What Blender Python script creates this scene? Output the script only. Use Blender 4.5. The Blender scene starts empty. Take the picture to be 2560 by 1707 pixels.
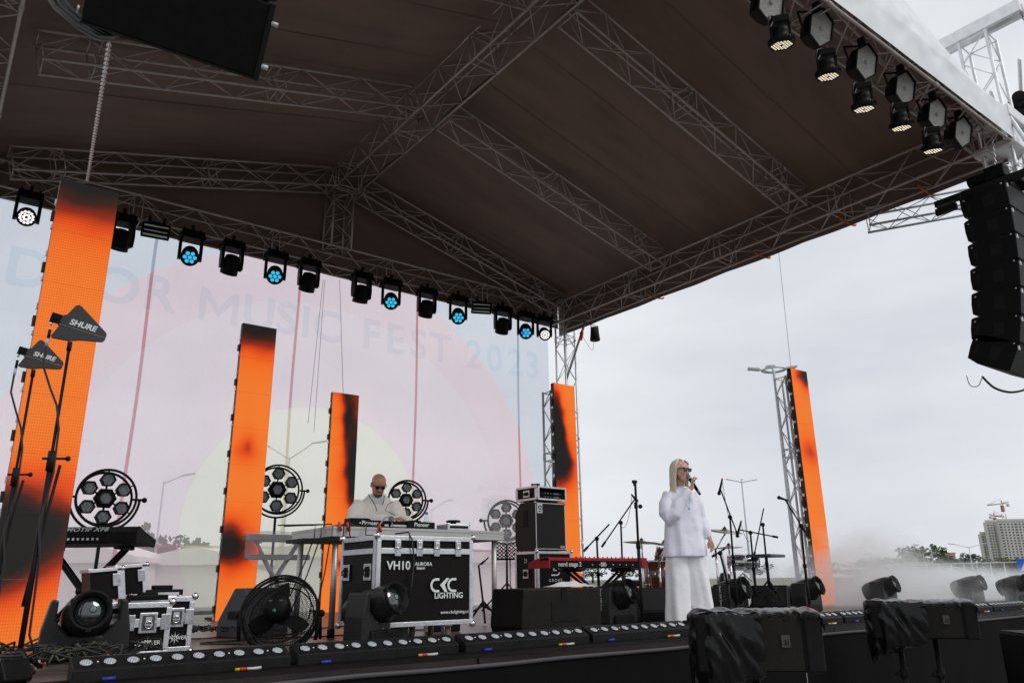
import bpy, math, random
from mathutils import Vector, Matrix, noise
random.seed(7)
SC = bpy.context.scene
COL = SC.collection
pi = math.pi
# ---------------------------------------------------------------- camera
FPX, PITCH, ROLL, AZ, ZC = 1925.49, math.radians(17.206), math.radians(-0.756), math.radians(37.35), 0.457
cF = Vector((math.sin(AZ)*math.cos(PITCH), math.cos(AZ)*math.cos(PITCH), math.sin(PITCH)))
_R = Vector((math.cos(AZ), -math.sin(AZ), 0)); _U = _R.cross(cF)
cR = _R*math.cos(ROLL) + _U*math.sin(ROLL); cU = -_R*math.sin(ROLL) + _U*math.cos(ROLL)
CAMP = Vector((0, 0, ZC))
cam = bpy.data.cameras.new('camera'); co = bpy.data.objects.new('camera', cam); COL.objects.link(co)
cam.sensor_width = 36; cam.lens = FPX*36/2560; cam.clip_start = 0.05; cam.clip_end = 3000
m = Matrix.Identity(4)
for i in range(3):
    m[i][0] = cR[i]; m[i][1] = cU[i]; m[i][2] = -cF[i]; m[i][3] = CAMP[i]
co.matrix_world = m
SC.camera = co
# ---------------------------------------------------------------- world: overcast daylight
W = bpy.data.worlds.new('World'); SC.world = W; W.use_nodes = True
nt = W.node_tree; nt.nodes.clear()
def wn(t, **k):
    n = nt.nodes.new(t)
    for a, b in k.items(): setattr(n, a, b)
    return n
out = wn('ShaderNodeOutputWorld'); bg = wn('ShaderNodeBackground'); bg2 = wn('ShaderNodeBackground'); mx = wn('ShaderNodeMixShader')
sky = wn('ShaderNodeTexSky', sky_type='NISHITA', sun_disc=False, sun_elevation=math.radians(48), sun_rotation=math.radians(150))
bg.inputs[1].default_value = 0.1
tc = wn('ShaderNodeTexCoord'); mp = wn('ShaderNodeMapping'); mp.inputs['Scale'].default_value = (1.0, 1.0, 3.2)
no = wn('ShaderNodeTexNoise'); no.inputs['Scale'].default_value = 1.7; no.inputs['Detail'].default_value = 5; no.inputs['Roughness'].default_value = 0.5
rp = wn('ShaderNodeValToRGB')
rp.color_ramp.elements[0].position = 0.33; rp.color_ramp.elements[0].color = (0.68, 0.71, 0.77, 1)
rp.color_ramp.elements[1].position = 0.66; rp.color_ramp.elements[1].color = (0.90, 0.915, 0.935, 1)
L = nt.links.new
L(tc.outputs['Generated'], mp.inputs[0]); L(mp.outputs[0], no.inputs[0]); L(no.outputs[0], rp.inputs[0])
L(rp.outputs[0], bg2.inputs[0]); bg2.inputs[1].default_value = 1.0
L(sky.outputs[0], bg.inputs[0]); mx.inputs[0].default_value = 0.96
L(bg.outputs[0], mx.inputs[1]); L(bg2.outputs[0], mx.inputs[2]); L(mx.outputs[0], out.inputs[0])
sun = bpy.data.lights.new('sun', 'SUN'); sun.energy = 1.3; sun.angle = math.radians(25); sun.color = (1, 0.97, 0.93)
so = bpy.data.objects.new('sun', sun); COL.objects.link(so)
_e, _r = math.radians(48), math.radians(150)
sd = Vector((math.sin(_r)*math.cos(_e), math.cos(_r)*math.cos(_e), math.sin(_e)))   # towards the sun
so.rotation_euler = sd.to_track_quat('Z', 'Y').to_euler()
SC.view_settings.view_transform = 'Standard'; SC.view_settings.look = 'None'
SC.view_settings.exposure = 0.0; SC.view_settings.gamma = 1.0
SC.cycles.max_bounces = 14; SC.cycles.diffuse_bounces = 4; SC.cycles.transparent_max_bounces = 16
SC.cycles.volume_bounces = 12; SC.cycles.use_denoising = True
SC.cycles.volume_step_rate = 2.0; SC.cycles.volume_max_steps = 128

# ---------------------------------------------------------------- measuring helpers (photo pixel -> point in the place)
def ray(u, v): return cF*FPX + cR*(u-1280) - cU*(v-853.5)
def onz(u, v, z=0.0): r = ray(u, v); return CAMP + r*((z-ZC)/r.z)
def ony(u, v, y): r = ray(u, v); return CAMP + r*(y/r.y)
def onx(u, v, x): r = ray(u, v); return CAMP + r*(x/r.x)
def atd(u, v, w): return CAMP + ray(u, v)*(w/FPX)

# ---------------------------------------------------------------- materials
MATS = {}
def mat(name, col, rough=0.5, metal=0.0, var=0.12, nscale=6.0, bump=0.0, bscale=60.0, spec=0.5, emit=None, es=0.0, coat=0.0, trans=0.0, alpha=1.0, sss=0.0, sheen=0.0, stretch=None):
    if name in MATS: return MATS[name]
    M = bpy.data.materials.new(name); M.use_nodes = True; t = M.node_tree; b = t.nodes['Principled BSDF']
    c = (col[0], col[1], col[2], 1)
    b.inputs['Base Color'].default_value = c; b.inputs['Roughness'].default_value = rough; b.inputs['Metallic'].default_value = metal
    b.inputs['Specular IOR Level'].default_value = spec
    if coat: b.inputs['Coat Weight'].default_value = coat
    if trans: b.inputs['Transmission Weight'].default_value = trans
    if alpha < 1: b.inputs['Alpha'].default_value = alpha
    if sss: b.inputs['Subsurface Weight'].default_value = sss; b.inputs['Subsurface Radius'].default_value = (0.02, 0.008, 0.004)
    if sheen: b.inputs['Sheen Weight'].default_value = sheen
    if emit: b.inputs['Emission Color'].default_value = (*emit, 1); b.inputs['Emission Strength'].default_value = es
    tc = t.nodes.new('ShaderNodeTexCoord'); src = tc.outputs['Object']
    if stretch:
        mp = t.nodes.new('ShaderNodeMapping'); mp.inputs['Scale'].default_value = stretch; t.links.new(src, mp.inputs[0]); src = mp.outputs[0]
    if var > 0:
        n = t.nodes.new('ShaderNodeTexNoise'); n.inputs['Scale'].default_value = nscale; n.inputs['Detail'].default_value = 6; n.inputs['Roughness'].default_value = 0.62
        t.links.new(src, n.inputs[0])
        r = t.nodes.new('ShaderNodeValToRGB'); r.color_ramp.elements[0].position = 0.3; r.color_ramp.elements[1].position = 0.72
        r.color_ramp.elements[0].color = tuple(max(0, x*(1-var)) for x in col)+(1,); r.color_ramp.elements[1].color = tuple(min(1, x*(1+var)) for x in col)+(1,)
        t.links.new(n.outputs[0], r.inputs[0]); t.links.new(r.outputs[0], b.inputs['Base Color'])
        mr = t.nodes.new('ShaderNodeMapRange'); mr.inputs[3].default_value = max(0.03, rough-0.1); mr.inputs[4].default_value = min(1, rough+0.12)
        t.links.new(n.outputs[0], mr.inputs[0]); t.links.new(mr.outputs[0], b.inputs['Roughness'])
    if bump:
        n2 = t.nodes.new('ShaderNodeTexNoise'); n2.inputs['Scale'].default_value = bscale; n2.inputs['Detail'].default_value = 4
        t.links.new(src, n2.inputs[0]); bp = t.nodes.new('ShaderNodeBump'); bp.inputs['Strength'].default_value = bump; bp.inputs['Distance'].default_value = 0.02
        t.links.new(n2.outputs[0], bp.inputs['Height']); t.links.new(bp.outputs[0], b.inputs['Normal'])
    MATS[name] = M
    return M
ALU = mat('aluminium tube', (0.45, 0.39, 0.365), 0.42, 0.4, 0.2, 9, 0.05, 90)
ALUW = mat('bright aluminium tube', (0.78, 0.79, 0.80), 0.45, 0.35, 0.12, 9)
STEELB = mat('black steel', (0.010, 0.010, 0.011), 0.55, 0.0, 0.3, 20, spec=0.16)
BLKP = mat('black plastic', (0.006, 0.0056, 0.0054), 0.5, 0.0, 0.35, 15, 0.06, 160, spec=0.11)
BLKM = mat('matt black plastic', (0.007, 0.007, 0.007), 0.65, 0.0, 0.3, 15, 0.1, 200, spec=0.2)
BLKR = mat('black rubber', (0.008, 0.008, 0.008), 0.7, spec=0.25)
DKG = mat('dark grey plastic', (0.011, 0.0105, 0.0105), 0.55, 0, 0.25, 20, 0.1, 200, spec=0.1)
CASE = mat('black laminate', (0.006, 0.0048, 0.0042), 0.5, 0, 0.3, 5, 0.05, 60, spec=0.14)
TRIM = mat('case aluminium edge', (0.66, 0.67, 0.70), 0.33, 0.7, 0.15, 14, 0.08, 50)
CHROME = mat('chrome', (0.78, 0.78, 0.80), 0.16, 1.0, 0.08, 20)
STEELD = mat('catch plate steel', (0.5, 0.5, 0.52), 0.3, 0.9, 0.3, 25)
WHITEPRINT = mat('white print', (0.72, 0.74, 0.74), 0.6, 0, 0.05)
CABLE = mat('black cable rubber', (0.012, 0.012, 0.013), 0.5, 0, 0.2)
GALV = mat('galvanised steel', (0.50, 0.53, 0.56), 0.5, 0.4, 0.15, 5)
RED = mat('red paint', (0.36, 0.008, 0.014), 0.4, 0, 0.1, 8, spec=0.3)
REDP = mat('red plastic', (0.6, 0.03, 0.01), 0.5)
SMLED = mat('frosted lens', (0.72, 0.74, 0.76), 0.12, 0.0, 0.35, 70, 0.5, 120, spec=0.8)
HEADM = mat('floor lamp shell', (0.015, 0.0148, 0.015), 0.40, 0, 0.25, 8, 0.05, 120, spec=0.3)
GLASSD = mat('dark lens glass', (0.012, 0.018, 0.018), 0.06, 0.0, 0.6, 9, spec=0.9, coat=1.0)
SKIN = mat('pale skin', (0.60, 0.36, 0.27), 0.5, 0, 0.06, 14, sss=0.12)
SKIN2 = mat('tanned skin', (0.47, 0.225, 0.145), 0.42, 0, 0.08, 14, sss=0.1)

# ---------------------------------------------------------------- mesh builder
def frame(d, up=Vector((0, 0, 1))):
    d = Vector(d).normalized()
    if abs(d.dot(up)) > 0.98: up = Vector((0, 1, 0)) if abs(d.y) < 0.9 else Vector((1, 0, 0))
    a = up.cross(d).normalized(); b = d.cross(a)
    return a, b, d
def rotz(a): return Matrix.Rotation(a, 4, 'Z')
def T(x, y=None, z=None):
    return Matrix.Translation(Vector(x) if y is None else Vector((x, y, z)))
WM = {}
class MB:
    def __init__(s): s.v = []; s.f = []; s.mi = []; s.sm = []; s.k = 0; s.M = Matrix.Identity(4)
    def add(s, vs, fs, smooth=False, M=None):
        M = s.M if M is None else s.M @ M
        o = len(s.v); s.v += [tuple(M @ Vector(p)) for p in vs]
        s.f += [tuple(i+o for i in f) for f in fs]; s.mi += [s.k]*len(fs); s.sm += [smooth]*len(fs)
        return s
    def box(s, c, size, M=None, taper=None):
        cx, cy, cz = c; x, y, z = size[0]/2, size[1]/2, size[2]/2
        tx, ty = taper or (1, 1)
        vs = [(cx-x, cy-y, cz-z), (cx+x, cy-y, cz-z), (cx+x, cy+y, cz-z), (cx-x, cy+y, cz-z),
              (cx-x*tx, cy-y*ty, cz+z), (cx+x*tx, cy-y*ty, cz+z), (cx+x*tx, cy+y*ty, cz+z), (cx-x*tx, cy+y*ty, cz+z)]
        return s.add(vs, [(0,3,2,1), (4,5,6,7), (0,1,5,4), (1,2,6,5), (2,3,7,6), (3,0,4,7)], False, M)
    def tube(s, pts, r, n=8, closed=False, radii=None, M=None, flat=1.0, up=None):
        pts = [Vector(p) for p in pts]; N = len(pts)
        vs = []; a0 = None
        for i, p in enumerate(pts):
            if closed: d = pts[(i+1) % N]-pts[i-1]
            else: d = pts[min(i+1, N-1)]-pts[max(i-1, 0)]
            d.normalize()
            if a0 is None: a, b, _ = frame(d, up or Vector((0, 0, 1)))
            else:
                a = (a0 - d*a0.dot(d)).normalized(); b = d.cross(a)
            a0 = a
            rr = radii[i] if radii else r
            for j in range(n):
                t = 2*pi*j/n; vs.append(p + a*(rr*math.cos(t)) + b*(rr*flat*math.sin(t)))
        fs = []
        for i in range(N if closed else N-1):
            i2 = (i+1) % N
            for j in range(n):
                j2 = (j+1) % n; fs.append((i*n+j, i*n+j2, i2*n+j2, i2*n+j))
        if not closed: fs += [tuple(range(n))[::-1], tuple((N-1)*n+j for j in range(n))]
        return s.add(vs, fs, True, M)
    def cyl(s, p0, p1, r, n=16, r2=None, M=None): return s.tube([p0, p1], r, n, radii=[r, r if r2 is None else r2], M=M)
    def lathe(s, prof, o=(0, 0, 0), d=(0, 0, 1), n=24, M=None, smooth=True, caps=True):
        a, b, d = frame(d); o = Vector(o); vs = []
        for (r, h) in prof:
            for j in range(n):
                t = 2*pi*j/n; vs.append(o + d*h + a*(r*math.cos(t)) + b*(r*math.sin(t)))
        fs = []
        for i in range(len(prof)-1):
            for j in range(n):
                j2 = (j+1) % n; fs.append((i*n+j, i*n+j2, (i+1)*n+j2, (i+1)*n+j))
        if caps and prof[0][0] > 1e-5: fs.append(tuple(range(n))[::-1])
        if caps and prof[-1][0] > 1e-5: fs.append(tuple((len(prof)-1)*n+j for j in range(n)))
        return s.add(vs, fs, smooth, M)
    def prism(s, poly, o, ax, ay, az, depth, M=None):   # polygon in plane (ax, ay), pushed along az
        o = Vector(o); ax = Vector(ax); ay = Vector(ay); az = Vector(az); n = len(poly)
        vs = [o + ax*p[0] + ay*p[1] for p in poly] + [o + ax*p[0] + ay*p[1] + az*depth for p in poly]
        fs = [tuple(range(n))[::-1], tuple(range(n, 2*n))] + [(i, (i+1) % n, n+(i+1) % n, n+i) for i in range(n)]
        return s.add(vs, fs, False, M)
    def quad(s, a, b, c, d, M=None): return s.add([a, b, c, d], [(0, 1, 2, 3)], False, M)
    def sphere(s, c, r, n=12, m=8, sc=(1, 1, 1), M=None):
        c = Vector(c); vs = []; fs = []
        for i in range(m+1):
            t = pi*i/m
            for j in range(n):
                p = 2*pi*j/n; vs.append(c + Vector((r*sc[0]*math.sin(t)*math.cos(p), r*sc[1]*math.sin(t)*math.sin(p), r*sc[2]*math.cos(t))))
        for i in range(m):
            for j in range(n):
                j2 = (j+1) % n; fs.append((i*n+j, (i+1)*n+j, (i+1)*n+j2, i*n+j2))
        return s.add(vs, fs, True, M)
    def loft(s, rings, M=None, cap=True, smooth=True):   # rings: equal-length lists of points
        n = len(rings[0]); vs = [p for r in rings for p in r]; fs = []
        for i in range(len(rings)-1):
            for j in range(n):
                j2 = (j+1) % n; fs.append((i*n+j, i*n+j2, (i+1)*n+j2, (i+1)*n+j))
        if cap: fs += [tuple(range(n))[::-1], tuple((len(rings)-1)*n+j for j in range(n))]
        return s.add(vs, fs, smooth, M)
    def grid(s, fn, nu, nv, M=None, smooth=True):
        vs = [fn(i/nu, j/nv) for j in range(nv+1) for i in range(nu+1)]
        fs = [(j*(nu+1)+i, j*(nu+1)+i+1, (j+1)*(nu+1)+i+1, (j+1)*(nu+1)+i) for j in range(nv) for i in range(nu)]
        return s.add(vs, fs, smooth, M)
    def mesh(s, name, mats):
        me = bpy.data.meshes.new(name); me.from_pydata(s.v, [], s.f)
        for mt in (mats if isinstance(mats, (list, tuple)) else [mats]): me.materials.append(mt)
        me.polygons.foreach_set('use_smooth', s.sm); me.polygons.foreach_set('material_index', s.mi); me.update()
        return me
    def build(s, name, mats, parent=None, world=False, bev=0, label=None, mod=None):
        if parent is not None and world:
            Mi = WM[parent.name].inverted(); s.v = [tuple(Mi @ Vector(p)) for p in s.v]
        o = bpy.data.objects.new(name, s.mesh(name, mats)); COL.objects.link(o)
        if parent is not None: o.parent = parent; WM[o.name] = WM[parent.name].copy()
        else: WM[o.name] = Matrix.Identity(4)
        if label: o['label'] = label
        if bev:
            b = o.modifiers.new('bevel', 'BEVEL'); b.width = bev; b.segments = 2; b.limit_method = 'ANGLE'; b.angle_limit = 0.6
        if mod: mod(o)
        return o
def inst(name, me, parent, M=None):     # one more piece sharing a mesh
    o = bpy.data.objects.new(name, me); COL.objects.link(o); o.parent = parent
    if M is not None: o.matrix_local = M
    WM[o.name] = WM[parent.name] @ (M if M is not None else Matrix.Identity(4))
    return o
def tag(o, label=None, cat=None, group=None, kind=None):
    if label: o['label'] = label
    if cat: o['category'] = cat
    if group: o['group'] = group
    if kind: o['kind'] = kind
    return o
def thing(name, label, cat, loc=(0, 0, 0), rz=0.0, group=None):
    o = bpy.data.objects.new(name, None); COL.objects.link(o); o.empty_display_size = 0.1
    o.location = loc; o.rotation_euler = (0, 0, rz); WM[o.name] = T(loc) @ rotz(rz)
    return tag(o, label, cat, group)
def dup(o, loc=None, rz=None, label=None, parent=None):
    c = o.copy(); COL.objects.link(c)
    if parent is not None: c.parent = parent
    if loc is not None: c.location = loc
    if rz is not None: c.rotation_euler = (0, 0, rz)
    if label: c['label'] = label
    WM[c.name] = T(c.location) @ rotz(c.rotation_euler.z)
    for ch in list(o.children): dup(ch, parent=c)
    return c
TXT = {}
def text_mesh(s, size=1.0, bold=0.0, ext=0.002, shear=0.0, space=1.0, align='CENTER'):
    cu = bpy.data.curves.new('t', 'FONT'); cu.body = s; cu.size = size; cu.offset = bold*size; cu.extrude = ext; cu.shear = shear
    cu.space_character = space; cu.align_x = align; cu.align_y = 'CENTER'; cu.resolution_u = 4
    o = bpy.data.objects.new('t', cu); COL.objects.link(o)
    bpy.context.view_layer.update()
    me = bpy.data.meshes.new_from_object(o.evaluated_get(bpy.context.evaluated_depsgraph_get()))
    bpy.data.objects.remove(o); bpy.data.curves.remove(cu)
    return me
FRONT = Matrix.Rotation(pi/2, 4, 'X')                     # text upright, facing -Y
LEFTF = Matrix.Rotation(-pi/2, 4, 'Z') @ FRONT            # facing -X
def text(s, parent, M, size, mt=WHITEPRINT, name='lettering', **k):
    me = text_mesh(s, size, **k); me.materials.clear(); me.materials.append(mt)
    return inst(name, me, parent, M)
def truss(name, p0, p1, h, parent, mt=ALU, up=Vector((0, 0, 1)), bay=0.5, rc=0.022, rl=0.0095, seg=2.5, tri=False, label=None):
    p0 = Vector(p0); p1 = Vector(p1); d = p1-p0; Ln = d.length; a, b, d = frame(d, up)
    cs = [(-1, -1), (1, -1), (1, 1), (-1, 1)] if not tri else [(-1, -1), (1, -1), (0, 0.75)]
    nb = max(2, int(round(Ln/bay))); lac = MB(); st = Ln/nb
    P = lambda c, t: p0 + a*(c[0]*h) + b*(c[1]*h) + d*t
    for k in range(len(cs)):
        c0, c1 = cs[k], cs[(k+1) % len(cs)]
        for i in range(nb):
            q0, q1 = (c0, c1) if (i+k) % 2 == 0 else (c1, c0)
            lac.cyl(P(q0, i*st), P(q1, (i+1)*st), rl, 5)
        ts = [0.02, Ln-0.02]; t = seg
        while t < Ln-0.6: ts += [t-0.07, t+0.07]; t += seg
        for t in ts: lac.cyl(P(c0, t), P(c1, t), rl*1.15, 5)
    o = lac.build(name, mt, parent, world=True, label=label)
    for c in cs:
        m_ = MB(); m_.cyl(P(c, 0), P(c, Ln), rc, 8)
        t = seg
        while t < Ln-0.6: m_.cyl(P(c, t-0.05), P(c, t+0.05), rc*1.3, 8); t += seg
        m_.build('chord', mt, o, world=True)
    return o
def chain(name, p0, p1, r, mt, parent=None, step=0.05):
    mb = MB(); p0 = Vector(p0); p1 = Vector(p1); n = int((p1-p0).length/step); a, b, d = frame(p1-p0)
    for i in range(n):
        c = p0 + d*(step*(i+0.5)); u = a if i % 2 else b
        ring = [c + d*(step*0.62*math.cos(t)) + u*(step*0.3*math.sin(t)) for t in [2*pi*k/8 for k in range(8)]]
        mb.tube(ring, r, 4, closed=True)
    return mb.build(name, mt, parent, world=parent is not None)
def sag(p0, p1, drop, n=14):
    p0 = Vector(p0); p1 = Vector(p1)
    return [p0.lerp(p1, i/n) - Vector((0, 0, drop*4*(i/n)*(1-i/n))) for i in range(n+1)]
def smooth(pts, n=8):
    P = [Vector(p) for p in pts]; o = []
    for i in range(len(P)-1):
        p0, p1, p2, p3 = P[max(0, i-1)], P[i], P[i+1], P[min(len(P)-1, i+2)]
        for k in range(n):
            u = k/n; o.append(0.5*((2*p1)+(p2-p0)*u+(2*p0-5*p1+4*p2-p3)*u*u+(3*p1-p0-3*p2+p3)*u**3))
    return o+[P[-1]]
# ================================================================ SETTING
GZ = -1.3
mg = mat('pale worn concrete', (0.22, 0.22, 0.215), 0.85, 0, 0.3, 0.8, 0.2, 30)
g = MB(); g.quad((-1500, -1500, GZ), (1500, -1500, GZ), (1500, 1500, GZ), (-1500, 1500, GZ))
tag(g.build('ground', mg), 'grey concrete ground under and around the stage', kind='structure')
MG = mat('dry grass ground', (0.13, 0.14, 0.07), 0.9, 0, 0.35, 0.05)
g = MB(); g.grid(lambda a, b: (-200+900*a, 90+500*b, GZ+0.02+0.5*noise.noise(Vector((a*9, b*9, 1)))**2), 40, 24)
tag(g.build('grass_field', MG), kind='structure')
# stage deck of 2 x 1 m plywood panels
PLY = mat('worn brown deck plywood', (0.115, 0.088, 0.078), 0.33, 0, 0.35, 2.2, 0.08, 40)
deck = MB(); deck.box((7.4, 8.55, -0.11), (16.6, 8.5, 0.12))
deck = tag(deck.build('stage_floor', mat('deck frame', (0.05, 0.05, 0.05), 0.6)), 'brown plywood stage floor', kind='structure')
pm = MB(); pm.box((0, 0, 0.0), (1.985, 0.985, 0.04)); pme = pm.mesh('deck_panel', PLY)
for j in range(9):
    for i in range(9):
        x = -0.05 + i*2 + (1 if j % 2 else 0)
        if x > 15.5: continue
        inst('deck_panel', pme, deck, T(x, 4.75+j, -0.022))
# black edge cloth laid over the front strip of the deck
ec = MB(); ec.grid(lambda a, b: (-0.9+17*a, 4.19+0.52*b, 0.006+0.003*noise.noise(Vector((a*60, b*3, 0)))), 120, 4)
CLOTH0 = mat('black edge cloth', (0.005, 0.0047, 0.005), 0.75, 0, 0.2, 4, spec=0.07)
o_ = ec.build('edge_cloth', CLOTH0, deck)
# black cloth round the stage front
CLOTH = mat('black stage cloth', (0.0055, 0.005, 0.0054), 0.75, 0, 0.25, 3, 0.15, 120, spec=0.07)
sk = MB()
def skf(a, b):
    x = -0.9 + 17.0*a; z = -0.045 - 1.26*b
    f = 0.035*b**0.6*noise.noise(Vector((x*2.6+b*1.4, 0, 3))) + 0.03*b*noise.noise(Vector((x*0.9+b*1.8, 2, b)))
    return (x, 4.185-f-0.03*b, z + 0.012*noise.noise(Vector((x*1.2, 0, 0)))*(1-b))
sk.grid(skf, 340, 22)
s_ = tag(sk.build('stage_skirt', CLOTH), 'black cloth skirt hung across the front edge of the stage', 'cloth skirt')
WM[s_.name] = Matrix.Identity(4)
h = MB(); h.tube([(x*0.5-0.9, 4.18, -0.04+0.012*noise.noise(Vector((x*0.6, 0, 0)))) for x in range(35)], 0.014, 6)
h.build('hem', mat('grey cloth hem', (0.06, 0.055, 0.062), 0.7), s_)
h = MB(); h.tube([(6.27+0.006*math.sin(k), 4.155-0.002*k, -0.06-0.12*k) for k in range(10)], 0.004, 5)
h.build('seam_cord', mat('pale cord', (0.3, 0.3, 0.32), 0.8), s_)

# ---------------------------------------------------------------- roof
RX, RZ, SL = 6.1, 8.62, 0.265
LINING = mat('dark brown roof lining', (0.172, 0.114, 0.088), 0.7, 0, 0.22, 1.1, 0.6, 3.5, stretch=(0.35, 1.6, 1))
COVER = mat('white roof cover', (0.72, 0.74, 0.76), 0.55, 0, 0.05, 3, 0.5, 2.5)
roof = thing('stage_roof', 'gabled stage roof of dark fabric on aluminium trusses', 'stage roof', (RX, 3.75, 0))
def cz(x): return RZ + 0.31 - SL*abs(x-RX)
RY = [3.68, 6.95, 10.35, 14.36]
for k in range(3):
    for sgn in (-1, 1):
        y0, y1 = RY[k], RY[k+1]
        def cf(a, b, top=0.0):
            x = RX + sgn*(6.34 if sgn > 0 else 6.75)*a; y = y0 + (y1-y0)*b
            z = cz(x) + 0.09*math.sin(pi*b)*math.sin(pi*a)*noise.noise(Vector((x*0.35, y*0.8, 5))) + 0.022*noise.noise(Vector((x*0.6, y*4, 2)))*math.sin(pi*b)
            return (x, y, z + top)
        c = MB(); c.grid(cf, 30, 20)
        # a welded seam in each bay, as a narrow raised strip
        for bb in (0.36, 0.72):
            c.grid(lambda a, b, bb=bb: Vector(cf(a, bb+0.008*b))-Vector((0, 0, 0.006)), 20, 1)
        c.build('canopy_lining', LINING, roof, world=True)
        c = MB(); c.grid(lambda a, b: cf(a, b, 0.03), 20, 10); c.build('canopy_cover', COVER, roof, world=True)
# gable cloth at the front, leaning back to the canopy edge
def gab(a, b):
    x = RX + 6.28*a; zt = cz(x)+0.02; zb = 6.63
    z = zb + (zt-zb)*b
    w = 0.03*noise.noise(Vector((x*1.4+z*1.2, z*1.0, 4)))+0.016*noise.noise(Vector((x*3.5-z*3, z*2.5, 9)))+0.008*noise.noise(Vector((x*7-z*6, z*1.5, 2)))
    return (x, 3.455+0.2*max(0, (z-7.14)/(zt-7.13)) - w*math.sin(pi*min(1, b*1.02+0.03))*1.3, z + (0.008*noise.noise(Vector((x*2.2, 0, 0))) if b > 0.99 else 0))
for sgn in (-1, 1):
    c = MB(); c.grid(lambda a, b: gab(sgn*a, b), 110, 44)
    c.build('gable_cover', COVER, roof, world=True)
c = MB()
for sgn in (-1, 1):
    c.add([(RX, 14.28, 6.62), (RX+sgn*6.3, 14.28, 6.62), (RX+sgn*6.3, 14.28, cz(RX+6.3)+.01), (RX, 14.28, cz(RX)+.02)], [(0, 1, 2, 3)])
c.build('back_gable_cloth', LINING, roof, world=True)
for xs in (12.44, -0.62):
    c = MB(); c.grid(lambda a, b: (xs+0.02*noise.noise(Vector((a*20, b*2, 0))), 3.7+10.6*a, 6.44+0.82*b-0.02*abs(math.sin(a*pi*6))*(1-b)), 60, 4)
    c.build('eave_cloth', LINING, roof, world=True)
truss('ridge_truss', (RX, 3.6, RZ), (RX, 14.2, RZ), 0.26, roof)
for x in (12.1, -0.27): truss('side_truss', (x, 3.75, 6.76), (x, 14.0, 6.76), 0.26, roof)
truss('back_truss', (-0.27, 14.0, 6.85), (12.1, 14.0, 6.85), 0.23, roof)
truss('front_truss', (-0.27, 3.75, 6.85), (12.1, 3.75, 6.85), 0.25, roof)
for y in (6.95, 10.35, 13.75):
    for sgn in (-1, 1):
        truss('rafter_truss', (RX+sgn*0.35, y, RZ-0.02-0.35*SL), (RX+sgn*5.85, y, RZ-0.02-5.85*SL), 0.2, roof)
truss('king_post_truss', (RX, 14.0, 7.08), (RX, 14.0, 8.4), 0.22, roof, up=Vector((0, 1, 0)), bay=0.28)
for sgn in (-1, 1):
    truss('front_rafter_truss', (RX+sgn*0.35, 3.95, RZ-0.02-0.35*SL), (RX+sgn*5.85, 3.95, RZ-0.02-5.85*SL), 0.2, roof)
# short orange ratchet straps on the side truss
STR = mat('orange strap', (0.5, 0.11, 0.01), 0.7)
for y in (4.9, 6.3, 8.1, 10.9):
    s = MB(); s.tube([(12.36+0.29*math.cos(t), y, 6.5+0.05*math.sin(t)) for t in [k*pi/5-pi for k in range(6)]], 0.02, 4); s.build('strap', STR, roof, world=True)
# diagonal struts at the back corner
s = MB(); s.cyl((12.35, 13.2, 6.5), (12.35, 13.98, 5.2), 0.03, 8); s.build('corner_brace', ALU, roof, world=True)
s = MB(); s.tube([Vector((RX+0.26+0.02*math.sin(k), 3.9+k*0.5, RZ-0.2-0.03*abs(math.sin(k*1.3)))) for k in range(21)], 0.012, 5)
s.build('power_cable', CABLE, roof, world=True)
s = MB(); s.tube([Vector((0.3+k*0.4, 13.78, 6.66-0.05*abs(math.sin(k*0.9)))) for k in range(30)], 0.014, 5)
s.build('power_cable', CABLE, roof, world=True)

# towers
def tower(label, x, y, z0, z1, h=0.17, mt=ALUW, group=None, base=True):
    t = thing('truss_tower', label, 'truss tower', (x, y, z0), 0, group)
    truss('mast_truss', (x, y, z0+0.05), (x, y, z1), h, t, mt, up=Vector((0, 1, 0)), bay=0.42, rc=0.025)
    if base:
        b = MB(); b.box((0, 0, 0.03), (1.1, 1.1, 0.06)); b.build('base_plate', GALV, t)
    return t
TW = tower('truss tower at the back corner beside the banner edge', 12.38, 14.0, GZ, 7.3)
tower('truss tower standing at the left front corner of the roof', -0.75, 3.75, GZ, 8.4, mt=ALU)
TF = tower('white truss tower with hoist beam beyond the right front corner of the roof', 12.32, 3.72, GZ, 8.62, 0.2)
b = MB()
for dx in (-0.09, 0.09):
    b.box((12.3+dx, 3.9, 8.80), (0.07, 1.75, 0.2))
b.box((12.3, 3.35, 8.86), (0.2, 0.5, 0.03)); b.box((12.3, 4.4, 8.72), (0.24, 0.3, 0.03))
b.build('hoist_beam', ALUW, TF, world=True)
b = MB(); b.box((12.32, 3.72, 7.1), (0.62, 0.62, 0.2)); b.build('sleeve_block', ALUW, TF, world=True, bev=0.02); b = MB(); b.box((12.32, 3.72, 6.6), (0.6, 0.6, 0.12)); b.build('sleeve_block', ALUW, TF, world=True, bev=0.02)
for q in ((12.6, 3.5), (12.05, 3.48)):
    b = MB(); b.cyl((q[0], q[1], 7.1), (q[0]+0.35, q[1]-0.5, 5.2), 0.03, 8); b.build('outrigger_tube', ALUW, TF, world=True)
chain('hoist_chain', (12.3, 3.06, 8.8), (12.85, 3.0, 7.3), 0.008, mat('chain steel', (0.25, 0.22, 0.27), 0.4, 0.8), TF, 0.045)
hm = atd(2545, 268, 12.5)
b = MB(); b.box((0, 0, 0), (0.3, 0.26, 0.22)); b.cyl((-0.15, 0, 0), (-0.36, 0, 0), 0.1, 14); b.cyl((0.15, 0, 0), (0.3, 0, 0), 0.09, 14)
b.M = Matrix.Identity(4)
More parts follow.
